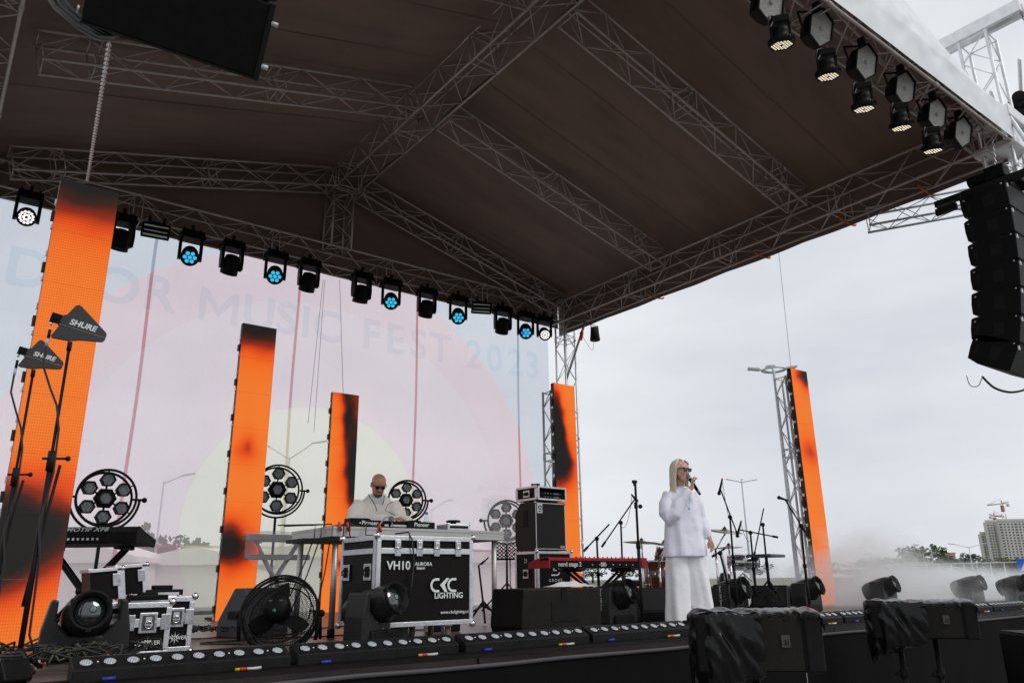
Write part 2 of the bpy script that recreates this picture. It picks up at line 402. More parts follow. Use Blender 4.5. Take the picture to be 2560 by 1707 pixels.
o = thing('chain_hoist', 'black chain hoist motor hanging in the sky right of the white tower', 'chain hoist', hm, 0.4)
b.build('motor_body', BLKP, o, bev=0.02); b = MB(); b.cyl((0, 0, 0.1), (0, 0, 0.24), 0.02, 8); b.box((0, 0, 0.13), (0.08, 0.06, 0.05)); b.build('hook', STEELB, o)
# second lattice tower for the PA, further right
TP = tower('white lattice tower carrying the right loudspeaker array', 15.6, 4.4, GZ, 8.9, 0.28)
for (a_, b_) in (((15.3, 4.4, 8.2), (12.6, 3.7, 6.4)), ((15.2, 4.4, 6.6), (12.7, 3.8, 7.9)), ((15.4, 4.4, 7.4), (13.0, 3.4, 8.4))):
    b = MB(); b.cyl(a_, b_, 0.03, 8); b.build('brace_tube', ALUW, TP, world=True)
# horizontal spreader truss behind the array
t = thing('spreader_truss', 'short aluminium truss sticking out under the right roof edge behind the array', 'truss', onx(2165, 535, 12.4))
pA, pB = onx(2165, 540, 12.4), onz(2440, 522, 6.3); pA.z = 6.38; pB.z = 6.45
truss('spreader', pA, pB, 0.16, t, GALV, bay=0.36, rc=0.022, rl=0.008, seg=9)
# ---------------------------------------------------------------- printed banner behind the stage
BC = (6.1, 1.4)
def banner_mat(name, cols, a_tr):
    M = bpy.data.materials.new(name); M.use_nodes = True; t = M.node_tree; t.nodes.clear(); n = t.nodes.new; l = t.links.new
    tc = n('ShaderNodeTexCoord'); sp = n('ShaderNodeSeparateXYZ'); l(tc.outputs['Object'], sp.inputs[0])
    cb = n('ShaderNodeCombineXYZ'); l(sp.outputs[0], cb.inputs[0]); l(sp.outputs[2], cb.inputs[2])
    ds = n('ShaderNodeVectorMath'); ds.operation = 'DISTANCE'; l(cb.outputs[0], ds.inputs[0]); ds.inputs[1].default_value = (BC[0], 0, BC[1])
    dv = n('ShaderNodeMath'); dv.operation = 'DIVIDE'; l(ds.outputs['Value'], dv.inputs[0]); dv.inputs[1].default_value = 8.0
    r = n('ShaderNodeValToRGB'); r.color_ramp.interpolation = 'CONSTANT'; e = r.color_ramp.elements
    e[0].position = 0; e[0].color = (*cols[0], 1); e[1].position = 2.39/8; e[1].color = (*cols[1], 1)
    x = e.new(4.55/8); x.color = (*cols[2], 1); x = e.new(5.64/8); x.color = (*cols[3], 1)
    l(dv.outputs[0], r.inputs[0])
    # weave and soft creases of the cloth
    nz = n('ShaderNodeTexNoise'); nz.inputs['Scale'].default_value = 0.9; nz.inputs['Detail'].default_value = 5; l(tc.outputs['Object'], nz.inputs[0])
    mr = n('ShaderNodeMapRange'); mr.inputs[3].default_value = 0.94; mr.inputs[4].default_value = 1.04; l(nz.outputs[0], mr.inputs[0])
    mp = n('ShaderNodeMapping'); mp.inputs['Scale'].default_value = (60, 1, 9); l(tc.outputs['Object'], mp.inputs[0])
    n2 = n('ShaderNodeTexNoise'); n2.inputs['Scale'].default_value = 1.5; l(mp.outputs[0], n2.inputs[0])
    m2 = n('ShaderNodeMapRange'); m2.inputs[3].default_value = 0.95; m2.inputs[4].default_value = 1.05; l(n2.outputs[0], m2.inputs[0])
    mm = n('ShaderNodeMath'); mm.operation = 'MULTIPLY'; l(mr.outputs[0], mm.inputs[0]); l(m2.outputs[0], mm.inputs[1])
    vm = n('ShaderNodeVectorMath'); vm.operation = 'SCALE'; l(r.outputs[0], vm.inputs[0]); l(mm.outputs[0], vm.inputs['Scale'])
    tl = n('ShaderNodeBsdfTranslucent'); l(vm.outputs[0], tl.inputs[0])
    tr = n('ShaderNodeBsdfTransparent'); l(vm.outputs[0], tr.inputs[0])
    df = n('ShaderNodeBsdfDiffuse'); l(vm.outputs[0], df.inputs[0])
    m1 = n('ShaderNodeMixShader'); m1.inputs[0].default_value = 0.08; l(tl.outputs[0], m1.inputs[1]); l(df.outputs[0], m1.inputs[2])
    m3 = n('ShaderNodeMixShader'); m3.inputs[0].default_value = a_tr; l(m1.outputs[0], m3.inputs[1]); l(tr.outputs[0], m3.inputs[2])
    o = n('ShaderNodeOutputMaterial'); l(m3.outputs[0], o.inputs[0])
    return M
BAN = banner_mat('printed banner mesh', ((1.0, 0.985, 0.89), (1.0, 0.89, 0.93), (1.0, 0.855, 0.90), (0.88, 0.92, 0.985)), 0.55)
SEAMM = banner_mat('banner seam', ((0.93, 0.90, 0.68), (0.90, 0.58, 0.62), (0.90, 0.50, 0.54), (0.66, 0.71, 0.78)), 0.42)
bn = MB()
def bf(a, b):
    x = -0.6 + 12.75*a; top = 6.78 - 0.12*max(0, 1-abs(x-5.8)/0.9) - 0.05*abs(math.sin(x*1.1))
    z = 0.02 + (top-0.02)*b
    return (x, 14.42 + 0.03*noise.noise(Vector((x*0.7, z*0.4, 0))), z)
bn.grid(bf, 90, 30)
bn = tag(bn.build('festival_banner', BAN), 'huge pink, blue and pale yellow see-through banner behind the stage', 'banner')
WM[bn.name] = Matrix.Identity(4)
for x in (2.72, 5.5, 8.3, 11.16):
    s = MB(); s.grid(lambda a, b, x=x: (x-0.028+0.056*a+0.012*math.sin(b*9+x), 14.385, 0.05+6.6*b), 1, 20); s.build('seam', SEAMM, bn)
s = MB(); s.grid(lambda a, b: (-0.6+12.7*a, 14.38, 1.06+0.05*b), 20, 1); s.build('seam', SEAMM, bn)
INK = bpy.data.materials.new('banner ink'); INK.use_nodes = True; t = INK.node_tree; t.nodes.clear()
tr = t.nodes.new('ShaderNodeBsdfTransparent'); tr.inputs[0].default_value = (0.885, 0.935, 0.965, 1); o = t.nodes.new('ShaderNodeOutputMaterial'); t.links.new(tr.outputs[0], o.inputs[0])
for ch, x in (('D', .82), ('V', 1.5), ('O', 2.17), ('R', 2.87), ('U', 4.72), ('S', 5.28), ('I', 5.68), ('C', 6.16), ('F', 7.15), ('E', 7.74), ('S', 8.33), ('T', 8.91), ('2', 9.84), ('0', 10.43), ('2', 11.05), ('3', 11.6)):
    text(ch, bn, T(x, 14.365, 5.50) @ FRONT, 0.93, INK, 'letter', bold=0.024, ext=0.0)
lm = MB(); w_, h_, k_ = 0.36, 0.325, 0.115
lm.add([(x, 14.365, 5.50+z) for x, z in [(3.95-w_, -h_), (3.95-w_+k_, -h_), (3.95-w_+k_, 0.12), (3.95, -0.22), (3.95+w_-k_, 0.12), (3.95+w_-k_, -h_), (3.95+w_, -h_), (3.95+w_, h_), (3.95+w_-k_, h_), (3.95, -0.03), (3.95-w_+k_, h_), (3.95-w_, h_)]],
       [(0, 1, 2, 10, 11), (2, 3, 9, 10), (3, 4, 8, 9), (4, 5, 6, 7, 8)])
lm.build('letter', INK, bn)
# loose strings hanging from the back truss
for k, (a_, b_) in enumerate((((812, 700), (785, 1080)), ((808, 700), (770, 1060)), ((849, 700), (858, 985)))):
    s = MB(); s.cyl(ony(*a_, 14.1), ony(*b_, 13.0 if k == 2 else 14.1), 0.004, 4)
    tag(s.build('hanging_string', CABLE), ['thin string hanging left of the second one before the pink banner', 'thin string hanging in front of the banner centre', 'thin wire from the back truss down to the third orange column'][(k+0) % 3], 'string')
# concrete barrier behind the deck
b = MB(); b.box((0, 0, 0.4), (2.4, 0.5, 0.8)); 
o = thing('concrete_block', 'grey concrete block on the ground behind the banner left of the second orange column', 'concrete block', (3.6, 15.6, -0.75)); b.build('block_body', mat('concrete', (0.33, 0.32, 0.31), 0.85, 0, 0.15, 5, 0.3, 40), o, bev=0.03)

# ================================================================ LED COLUMNS
def led_mat(name, blobs, base=0.0, grid=False):
    M = bpy.data.materials.new(name); M.use_nodes = True; t = M.node_tree; t.nodes.clear(); n = t.nodes.new; l = t.links.new
    tc = n('ShaderNodeTexCoord'); sp = n('ShaderNodeSeparateXYZ'); l(tc.outputs['Object'], sp.inputs[0])
    nz = n('ShaderNodeTexNoise'); nz.inputs['Scale'].default_value = 2.2; nz.inputs['Detail'].default_value = 1; l(tc.outputs['Object'], nz.inputs[0])
    def mth(op, a, b=None):
        q = n('ShaderNodeMath'); q.operation = op
        for i, w in enumerate((a, b)):
            if w is None: continue
            if isinstance(w, (int, float)): q.inputs[i].default_value = w
            else: l(w, q.inputs[i])
        return q.outputs[0]
    wob = mth('MULTIPLY', mth('SUBTRACT', nz.outputs[0], 0.5), 0.32)
    X = mth('ADD', sp.outputs[0], wob); Z = mth('ADD', sp.outputs[2], mth('MULTIPLY', wob, 0.7))
    acc = None
    for (x0, z0, sx, sz, amp) in blobs:
        e = mth('ADD', mth('POWER', mth('ABSOLUTE', mth('DIVIDE', mth('SUBTRACT', X, x0), sx)), 1.6), mth('POWER', mth('ABSOLUTE', mth('DIVIDE', mth('SUBTRACT', Z, z0), sz)), 1.6))
        w = mth('MULTIPLY', mth('EXPONENT', mth('MULTIPLY', e, -1.0)), amp)
        acc = w if acc is None else mth('ADD', acc, w)
    val = mth('SUBTRACT', 1.0, mth('MINIMUM', mth('ADD', acc, base), 1.0))
    val = mth('ADD', val, mth('MULTIPLY', wob, 0.25))
    r = n('ShaderNodeValToRGB'); e = r.color_ramp.elements
    e[0].position = 0.10; e[0].color = (0.012, 0.010, 0.009, 1); e[1].position = 1.0; e[1].color = (0.93, 0.205, 0.024, 1)
    for p_, c_ in ((0.3, (0.055, 0.012, 0.006)), (0.5, (0.30, 0.022, 0.004)), (0.68, (0.80, 0.075, 0.006)), (0.85, (0.93, 0.15, 0.012))):
        x = e.new(p_); x.color = (*c_, 1)
    l(val, r.inputs[0])
    col = r.outputs[0]
    if grid:   # visible LED dots
        vo = n('ShaderNodeTexVoronoi'); mp = n('ShaderNodeMapping'); mp.inputs['Scale'].default_value = (52, 1, 38); l(tc.outputs['Object'], mp.inputs[0]); vo.inputs['Randomness'].default_value = 0.0
        vo.inputs['Scale'].default_value = 1.0; l(mp.outputs[0], vo.inputs[0])
        mr = n('ShaderNodeMapRange'); mr.inputs[1].default_value = 0.2; mr.inputs[2].default_value = 0.6; mr.inputs[3].default_value = 1.08; mr.inputs[4].default_value = 0.84; l(vo.outputs['Distance'], mr.inputs[0])
        vm = n('ShaderNodeVectorMath'); vm.operation = 'SCALE'; l(col, vm.inputs[0]); l(mr.outputs[0], vm.inputs['Scale']); col = vm.outputs[0]
    em = n('ShaderNodeEmission'); l(col, em.inputs[0]); em.inputs[1].default_value = 0.93
    gl = n('ShaderNodeBsdfGlossy'); gl.inputs[0].default_value = (0.015, 0.015, 0.015, 1); gl.inputs[1].default_value = 0.5
    df = n('ShaderNodeBsdfDiffuse'); df.inputs[0].default_value = (0.012, 0.011, 0.011, 1)
    a1 = n('ShaderNodeAddShader'); a2 = n('ShaderNodeAddShader'); l(em.outputs[0], a1.inputs[0]); l(gl.outputs[0], a1.inputs[1]); l(a1.outputs[0], a2.inputs[0]); l(df.outputs[0], a2.inputs[1])
    o = n('ShaderNodeOutputMaterial'); l(a2.outputs[0], o.inputs[0])
    return M
FRM = mat('led cabinet black', (0.02, 0.018, 0.018), 0.5)
def led_column(label, x, y, blobs, hgt=4.0, frame_side=False, grid=False):
    o = thing('led_column', label, 'LED column', (x, y, 0), 0, 'tall orange LED columns on the stage')
    M = led_mat('led picture %d' % len(MATS), blobs, grid=grid); MATS['led%d' % len(MATS)] = M
    n = 8; s = hgt/n
    for i in range(n):
        b = MB(); b.k = 1; b.box((0.25, 0.045, s*(i+0.5)), (0.5, 0.075, s-0.001)); b.box((0.25, 0.10, s*(i+0.5)), (0.4, 0.05, s*0.7))
        b.k = 0; e = 0.0006; b.quad((e, -0.0005, s*i+e), (0.5-e, -0.0005, s*i+e), (0.5-e, -0.0005, s*(i+1)-e), (e, -0.0005, s*(i+1)-e))
        # small side latches between modules
        b.k = 2; b.box((-0.006, 0.05, s*i+0.03), (0.014, 0.05, 0.035)); b.box((-0.006, 0.05, s*(i+0.55)), (0.014, 0.04, 0.05)); b.k = 1; b.box((-0.012, 0.06, s*(i+0.28)), (0.024, 0.05, 0.09))
        b.build('screen_panel', [M, FRM, TRIM], o)
    b = MB(); b.box((0.25, 0.25, 0.02), (0.5, 0.4, 0.03)); b.build('base_plate', STEELB, o)
    if frame_side: truss('support_truss', Vector((x+0.17, y+0.27, 0.05)), Vector((x+0.17, y+0.27, hgt-0.1)), 0.11, o, ALUW, up=Vector((0, 1, 0)), bay=0.32, rc=0.022, rl=0.009)
    return o
LC = ['nearest orange LED column, left, running out of the frame at the bottom left', 'orange LED column behind the fan, with dark top and dark low blob',
      'orange LED column left of the DJ with a black streak down its right side', 'orange LED column behind the bass amplifier with black bulges at its left edge',
      'orange LED column at far right, its foot lost in smoke']
led_column(LC[0], 0.56, 7.69, [(0.25, 4.25, 5, 0.48, 1.1), (0.15, 0.95, 0.7, 0.36, 1.1), (0.0, 0.62, 0.34, 0.3, 0.7)], 4.12, grid=True)
led_column(LC[1], 3.32, 10.77, [(0.25, 4.15, 5, 0.42, 1.1), (0.1, 0.95, 0.38, 0.30, 1.1), (0.2, 2.25, 0.15, 0.2, 0.42)], 4.07)
led_column(LC[2], 5.42, 12.25, [(0.30, 3.2, 0.15, 0.5, 0.85), (0.47, 2.4, 0.15, 0.8, 1.0), (0.42, 2.1, 0.2, 0.3, .6), (0.25, 3.75, 0.5, 0.25, 0.55), (0.3, 0.75, 0.2, 0.12, 0.5)], 3.62)
led_column(LC[3], 8.75, 10.25, [(-0.02, 3.1, 0.15, 0.9, 0.85), (0.16, 2.42, 0.26, 0.36, 1.15), (0.05, 2.9, 0.18, 0.4, 0.6)], 3.84, frame_side=True)
led_column(LC[4], 12.1, 7.61, [(0.5, 3.98, 0.26, 0.24, 0.95), (0.3, 2.55, 0.35, 0.26, 0.42)], 4.04, frame_side=True)
s = MB(); s.cyl((12.33, 7.75, 4.0), (12.33, 7.7, 6.5), 0.004, 4)
tag(s.build('suspension_wire', CABLE), 'thin wire running from the right roof edge down to the far right LED column', 'wire')
# ================================================================ STAGE LIGHTS
CYAN = mat('lit cyan lens', (0.02, 0.2, 0.3), 0.2, 0, 0.0, emit=(0.05, 0.50, 0.78), es=0.95)
BLUE = mat('lit blue lens', (0.02, 0.05, 0.3), 0.2, 0, 0.0, emit=(0.02, 0.16, 0.8), es=0.95)
WHITEL = mat('lit white lens', (0.8, 0.8, 0.8), 0.2, 0, 0.0, emit=(1, 0.97, 0.95), es=1.0)
WARML = mat('lit warm led', (0.8, 0.8, 0.7), 0.2, 0, 0.0, emit=(1.0, 0.84, 0.62), es=0.85)
def yoke_head(t, tilt, pan, lens, s=1.0, n_l=7):
    """a moving head hanging from its clamp at the thing's origin; barrel aimed by pan/tilt"""
    b = MB(); b.box((0, 0, 0.05*s), (0.05, 0.06, 0.12)); b.box((0.1*s, 0, 0.02), (0.03, 0.05, 0.1)); b.box((-0.1*s, 0, 0.02), (0.03, 0.05, 0.1)); b.box((0, 0, 0.0), (0.26*s, 0.055, 0.03)); b.build('clamp', STEELB, t)
    b = MB(); b.box((0, 0, -0.06*s), (0.30*s, 0.22*s, 0.11*s), taper=(0.9, 0.9)); b.build('base', BLKP, t, bev=0.012)
    P = rotz(pan)
    for sg in (-1, 1):
        b = MB(); b.M = P; b.prism([(-0.05*s, -0.11*s), (0.05*s, -0.11*s), (0.06*s, -0.26*s), (0.045*s, -0.38*s), (-0.045*s, -0.38*s), (-0.06*s, -0.26*s)], (sg*0.125*s - (0.02*s), 0, 0), (0, 1, 0), (0, 0, 1), (1, 0, 0), 0.04*s)
        b.build('yoke_arm', BLKP, t, bev=0.008)
    R = P @ T(0, 0, -0.31*s) @ Matrix.Rotation(tilt, 4, 'X')       # barrel axis = local -Z rotated by tilt
    h = MB(); h.M = R
    h.lathe([(0.055*s, 0.12*s), (0.09*s, 0.105*s), (0.102*s, 0.03*s), (0.105*s, -0.06*s), (0.112*s, -0.10*s), (0.112*s, -0.135*s), (0.10*s, -0.137*s), (0.098*s, -0.118*s), (0.0, -0.118*s)], n=20)
    hd = h.build('head', BLKP, t)
    if lens is None: return t
    if n_l == 7: pos = [(0, 0)] + [(0.058*math.cos(k*pi/3), 0.058*math.sin(k*pi/3)) for k in range(6)]; r = 0.026
    else: pos = [(0.032*math.cos(k*pi/3), 0.032*math.sin(k*pi/3)) for k in range(6)] + [(0.07*math.cos(k*pi/6+.2), 0.07*math.sin(k*pi/6+.2)) for k in range(12)]; r = 0.017
    lm = MB(); lm.sphere((0, 0, 0), r*s, 10, 6, (1, 1, 0.5)); lme = lm.mesh('lens', lens)
    for k, (x, y) in enumerate(pos):
        q = inst('lens', lme, hd, R @ T(x*s, y*s, -0.124*s))
        if lens is CYAN and n_l == 7 and k == 4 and t.get('bluelens'):
            q.data = q.data.copy(); q.data.materials[0] = BLUE
    return t
BT = [(77, 500, 'w', 'white-lit moving head at the far left end of the back truss', .62),
 (290, 590, 's', 'dark moving head hanging behind the right edge of the nearest orange column', 2.02),
 (475, 630, 'c', 'leftmost cyan-lit moving head on the back truss, just right of the strobe panel', 3.17),
 (578, 650, 'd', 'dark moving head between the first two cyan-lit heads', 3.91),
 (688, 675, 'c', 'second cyan-lit moving head from the left on the back truss', 4.75),
 (771, 690, 'd', 'dark moving head right of the second cyan-lit one, under the king post', 5.43),
 (903, 720, 's', 'dark moving head turned straight down, left of the third cyan-lit one', 6.58),
 (977, 735, 'c', 'third cyan-lit moving head from the left on the back truss', 7.27),
 (1066, 765, 'd', 'dark moving head between the third and fourth cyan-lit heads', 8.15),
 (1145, 785, 'c', 'fourth cyan-lit moving head, left of the small strobe panel', 8.97),
 (1258, 805, 'd', 'dark moving head right of the small strobe panel near the back corner', 10.22),
 (1317, 825, 'b', 'rightmost cyan-lit moving head with one deep blue lens', 10.90),
 (1364, 838, 'w', 'white-lit moving head at the right end of the back truss', 11.48)]
for (u, v, k, lab, x) in BT:
    z = 6.60
    s = 1.42 if k != 'w' else 1.3
    t = thing('moving_head_light', lab, 'stage light', (x, 13.74, z), 0, 'moving heads on the back truss')
    if k == 'b': t['bluelens'] = 1
    tocam = math.atan2(-x, -13.74)           # heading from the lamp towards the front left
    pan = -math.atan2(x, 13.74)*0.9
    if k in 'cb': yoke_head(t, math.radians(-52), pan, CYAN, s)
    elif k == 'w': yoke_head(t, math.radians(-58), pan*0.9, WHITEL, s, 18)
    elif k == 's': yoke_head(t, math.radians(14), pan+0.5, None, s)
    else: yoke_head(t, math.radians(35), pan+0.25, None, s)
    if 'bluelens' in t.keys(): del t['bluelens']
# strobe panels on the back truss
REFL = mat('strobe reflector glass', (0.5, 0.5, 0.47), 0.18, 0.6, 0.5, 3, stretch=(1, 1, 30))
for (x, lab) in ((2.55, 'flat strobe panel on the back truss right of the nearest orange column'), (9.60, 'small strobe panel on the back truss between the fourth cyan-lit head and the corner')):
    t = thing('strobe_light', lab, 'strobe light', (x, 13.72, 6.45), 0, 'strobe panels on the back truss')
    M = rotz(-math.atan2(x, 13.7)*0.7) @ Matrix.Rotation(math.radians(38), 4, 'X')
    b = MB(); b.M = M
    b.box((0, 0.06, -0.0), (0.42, 0.1, 0.24)); b.box((0, 0, 0.12), (0.46, 0.06, 0.03)); b.box((0, 0, -0.12), (0.46, 0.06, 0.03)); b.box((-0.22, 0, 0), (0.03, 0.06, 0.22)); b.box((0.22, 0, 0), (0.03, 0.06, 0.22))
    b.build('housing', BLKP, t, bev=0.006)
    b = MB(); b.M = M; b.grid(lambda a, c: (-0.2+0.4*a, -0.005+0.03*(1-(2*c-1)**2), -0.1+0.2*c), 1, 10); b.build('reflector', REFL, t)
    b = MB(); b.M = M; b.cyl((-0.19, -0.01, 0), (0.19, -0.01, 0), 0.012, 8); b.build('flash_tube', SMLED, t)
    b = MB(); b.box((0.12, 0, 0.2), (0.04, 0.05, 0.12)); b.box((-0.12, 0, 0.2), (0.04, 0.05, 0.12)); b.box((0, 0, 0.15), (0.3, 0.04, 0.03)); b.build('clamp', STEELB, t)
# hex flood + wash pairs on the front truss
HEXG = mat('honeycomb reflector', (0.30, 0.29, 0.27), 0.35, 0.2, 0.4, 60, 0.6, 90)
FXS = [(7.01, 6.34), (7.96, 6.32), (8.78, 6.22), (9.73, 6.24), (10.6, 6.22)]
HX = [(6.86, 6.76), (7.93, 6.86), (8.98, 6.86), (10.0, 6.86), (10.92, 6.84), (11.8, 6.84)]
ordn = ['first', 'second', 'third', 'fourth', 'fifth', 'sixth']
HX = [tuple(ony(u, v, 3.72)) for u, v in ((1925, 8), (2050, 72), (2163, 157), (2260, 222), (2340, 287), (2405, 332))]
FXS = [tuple(ony(u, v, 3.70)) for u, v in ((1955, 100), (2072, 180), (2162, 262), (2256, 310), (2335, 368))]
for i, (x, _y, z) in enumerate(HX):
    t = thing('hexagonal_floodlight', ('six-sided floodlight with honeycomb face on the front truss, %s from the left' % ordn[i]) if i < 5 else 'six-sided floodlight nearest the white tower, with no wash light under it', 'floodlight', (x, 3.72, z), 0, 'six-sided floodlights on the front truss')
    M = rotz(math.radians(-14)) @ Matrix.Rotation(math.radians(16), 4, 'X')
    hx = [(0.235*math.cos(k*pi/3+pi/6)*0.85, 0.21*math.sin(k*pi/3+pi/6)*1.15) for k in range(6)]
    b = MB(); b.M = M
    rings = [[(p[0]*sc, y, p[1]*sc) for p in hx] for (sc, y) in ((0.25, 0.26), (0.5, 0.22), (0.95, 0.07), (1.0, 0.0), (1.0, -0.03), (0.9, -0.03), (0.88, 0.0))]
    b.loft(rings, smooth=False); b.build('housing', BLKP, t)
    b = MB(); b.M = M; b.loft([[(p[0]*0.88, -0.012, p[1]*0.88) for p in hx], [(p[0]*0.3, 0.05, p[1]*0.3) for p in hx]], smooth=False); b.sphere((0, -0.005, 0), 0.03, 8, 6); b.build('reflector', HEXG, t)
    b = MB(); b.tube([(-0.2, 0.1, 0), (-0.22, 0.12, 0.2), (0, 0.05, 0.27), (0.2, 0.1, 0.2), (0.2, 0.1, 0)], 0.014, 6); b.box((0, 0.0, 0.3), (0.06, 0.08, 0.1)); b.build('bracket', STEELB, t)
for i, (x, _y, z) in enumerate(FXS):
    t = thing('wash_light', 'wash light with warm LEDs aimed down from the front truss, %s from the left' % ordn[i], 'wash light', (x, 3.70, z+0.22), 0, 'wash lights aimed down from the front truss'); t.scale = (0.78,)*3
    R = rotz(math.radians(-50)) @ Matrix.Rotation(math.radians(13), 4, 'X')
    b = MB(); b.M = R; b.box((0, 0, 0.02), (0.24, 0.2, 0.1)); b.build('base', BLKP, t, bev=0.015)
    for sg in (-1, 1):
        b = MB(); b.M = R; b.prism([(-0.04, -0.02), (0.05, -0.02), (0.045, -0.22), (-0.03, -0.22)], (sg*0.12-0.015, 0, 0), (0, 1, 0), (0, 0, 1), (1, 0, 0), 0.03); b.build('yoke_arm', BLKP, t, bev=0.006)
    b = MB(); b.M = R; b.lathe([(0.06, -0.06), (0.1, -0.08), (0.11, -0.16), (0.10, -0.2), (0.165, -0.24), (0.17, -0.33), (0.158, -0.335), (0.155, -0.322), (0, -0.322)], n=24)
    for k in range(24):
        a_ = 2*pi*k/24; b.box((0.172*math.cos(a_), 0.172*math.sin(a_), -0.27), (0.012, 0.012, 0.06), )
    hd = b.build('head', BLKP, t)
    lm = MB(); lm.M = R; 
    for q in range(-3, 4):
        for r_ in range(-3, 4):
            if abs(q+r_) > 3 or (q == 0 and r_ == 0): continue
            X_ = 0.043*(q + r_/2); Y_ = 0.043*r_*0.866; lm.lathe([(0.0135, -0.324), (0.0125, -0.330), (0, -0.333)], (X_, Y_, 0), (0, 0, 1), 7)
    lm.build('led_cluster', WARML, hd)['kind'] = 'stuff'
    b = MB(); b.tube([(-0.15, 0.02, 0.05), (-0.24, 0, -0.02), (-0.26, 0.02, -0.12), (-0.2, 0.03, -0.16), (-0.14, 0.02, -0.05)], 0.012, 5); b.build('cable_loop', CABLE, t)
# small dark lamp beyond the back corner tower
t = thing('spot_light', 'small dark lamp hanging just right of the back corner tower', 'stage light', (12.75, 13.3, 6.3))
b = MB(); b.lathe([(0.1, 0.16), (0.11, 0), (0.13, -0.17), (0.12, -0.18), (0, -0.17)], n=14); b.build('lamp_body', DKG, t)
b = MB(); b.tube([(-0.12, 0, 0), (-0.12, 0, 0.22), (0.12, 0, 0.22), (0.12, 0, 0)], 0.012, 6); b.build('bracket', STEELB, t)
b = MB(); b.tube([Vector((-0.45+0.1*math.sin(k*0.4), -0.0, -0.1-0.35*math.sin(k*pi/10))) + Vector((0.05*k, 0, 0)) for k in range(11)], 0.006, 5); b.build('cable', GALV, t)
b = MB(); b.lathe([(0.02, 0.12), (0.05, 0.06), (0.03, -0.12), (0.012, -0.14)], (-0.45, 0, -0.12), (0.15, 0, 1), 10); b.build('red_plug', REDP, t)

# ================================================================ LIGHT BARS ALONG THE FRONT EDGE
bar_p = None
lens_b = MB(); lens_b.M = Matrix.Identity(4)
lens_b.lathe([(0.029, 0), (0.028, 0.003), (0.015, 0.0045), (0, 0.005)], n=16)
RIB = bpy.data.materials.new('ribbed bar lens'); RIB.use_nodes = True; _t = RIB.node_tree; _b = _t.nodes['Principled BSDF']; _b.inputs['Roughness'].default_value = 0.25; _b.inputs['Specular IOR Level'].default_value = 0.5
_c = _t.nodes.new('ShaderNodeTexCoord'); _w = _t.nodes.new('ShaderNodeTexWave'); _w.inputs['Scale'].default_value = 42; _w.inputs['Distortion'].default_value = 1.5; _w.inputs['Detail Scale'].default_value = 30
_r = _t.nodes.new('ShaderNodeValToRGB'); _r.color_ramp.elements[0].position = 0.2; _r.color_ramp.elements[0].color = (0.12, 0.13, 0.14, 1); _r.color_ramp.elements[1].position = 0.6; _r.color_ramp.elements[1].color = (0.62, 0.66, 0.70, 1)
_t.links.new(_c.outputs['Object'], _w.inputs[0]); _t.links.new(_w.outputs[0], _r.inputs[0]); _t.links.new(_r.outputs[0], _b.inputs['Base Color'])
lens_me = lens_b.mesh('lens', RIB)
prof = [(-0.05, -0.02), (0.085, -0.02), (0.085, 0.10), (0.055, 0.115), (-0.062, 0.060), (-0.062, 0.0)]
BARH = mat('bar housing', (0.011, 0.011, 0.0115), 0.5, 0.0, 0.25, 12, 0.05, 150, spec=0.16)
bl = []
nb = 14
seen = ['leftmost', 'second from left', 'third from left', 'fourth from left', 'fifth from left']
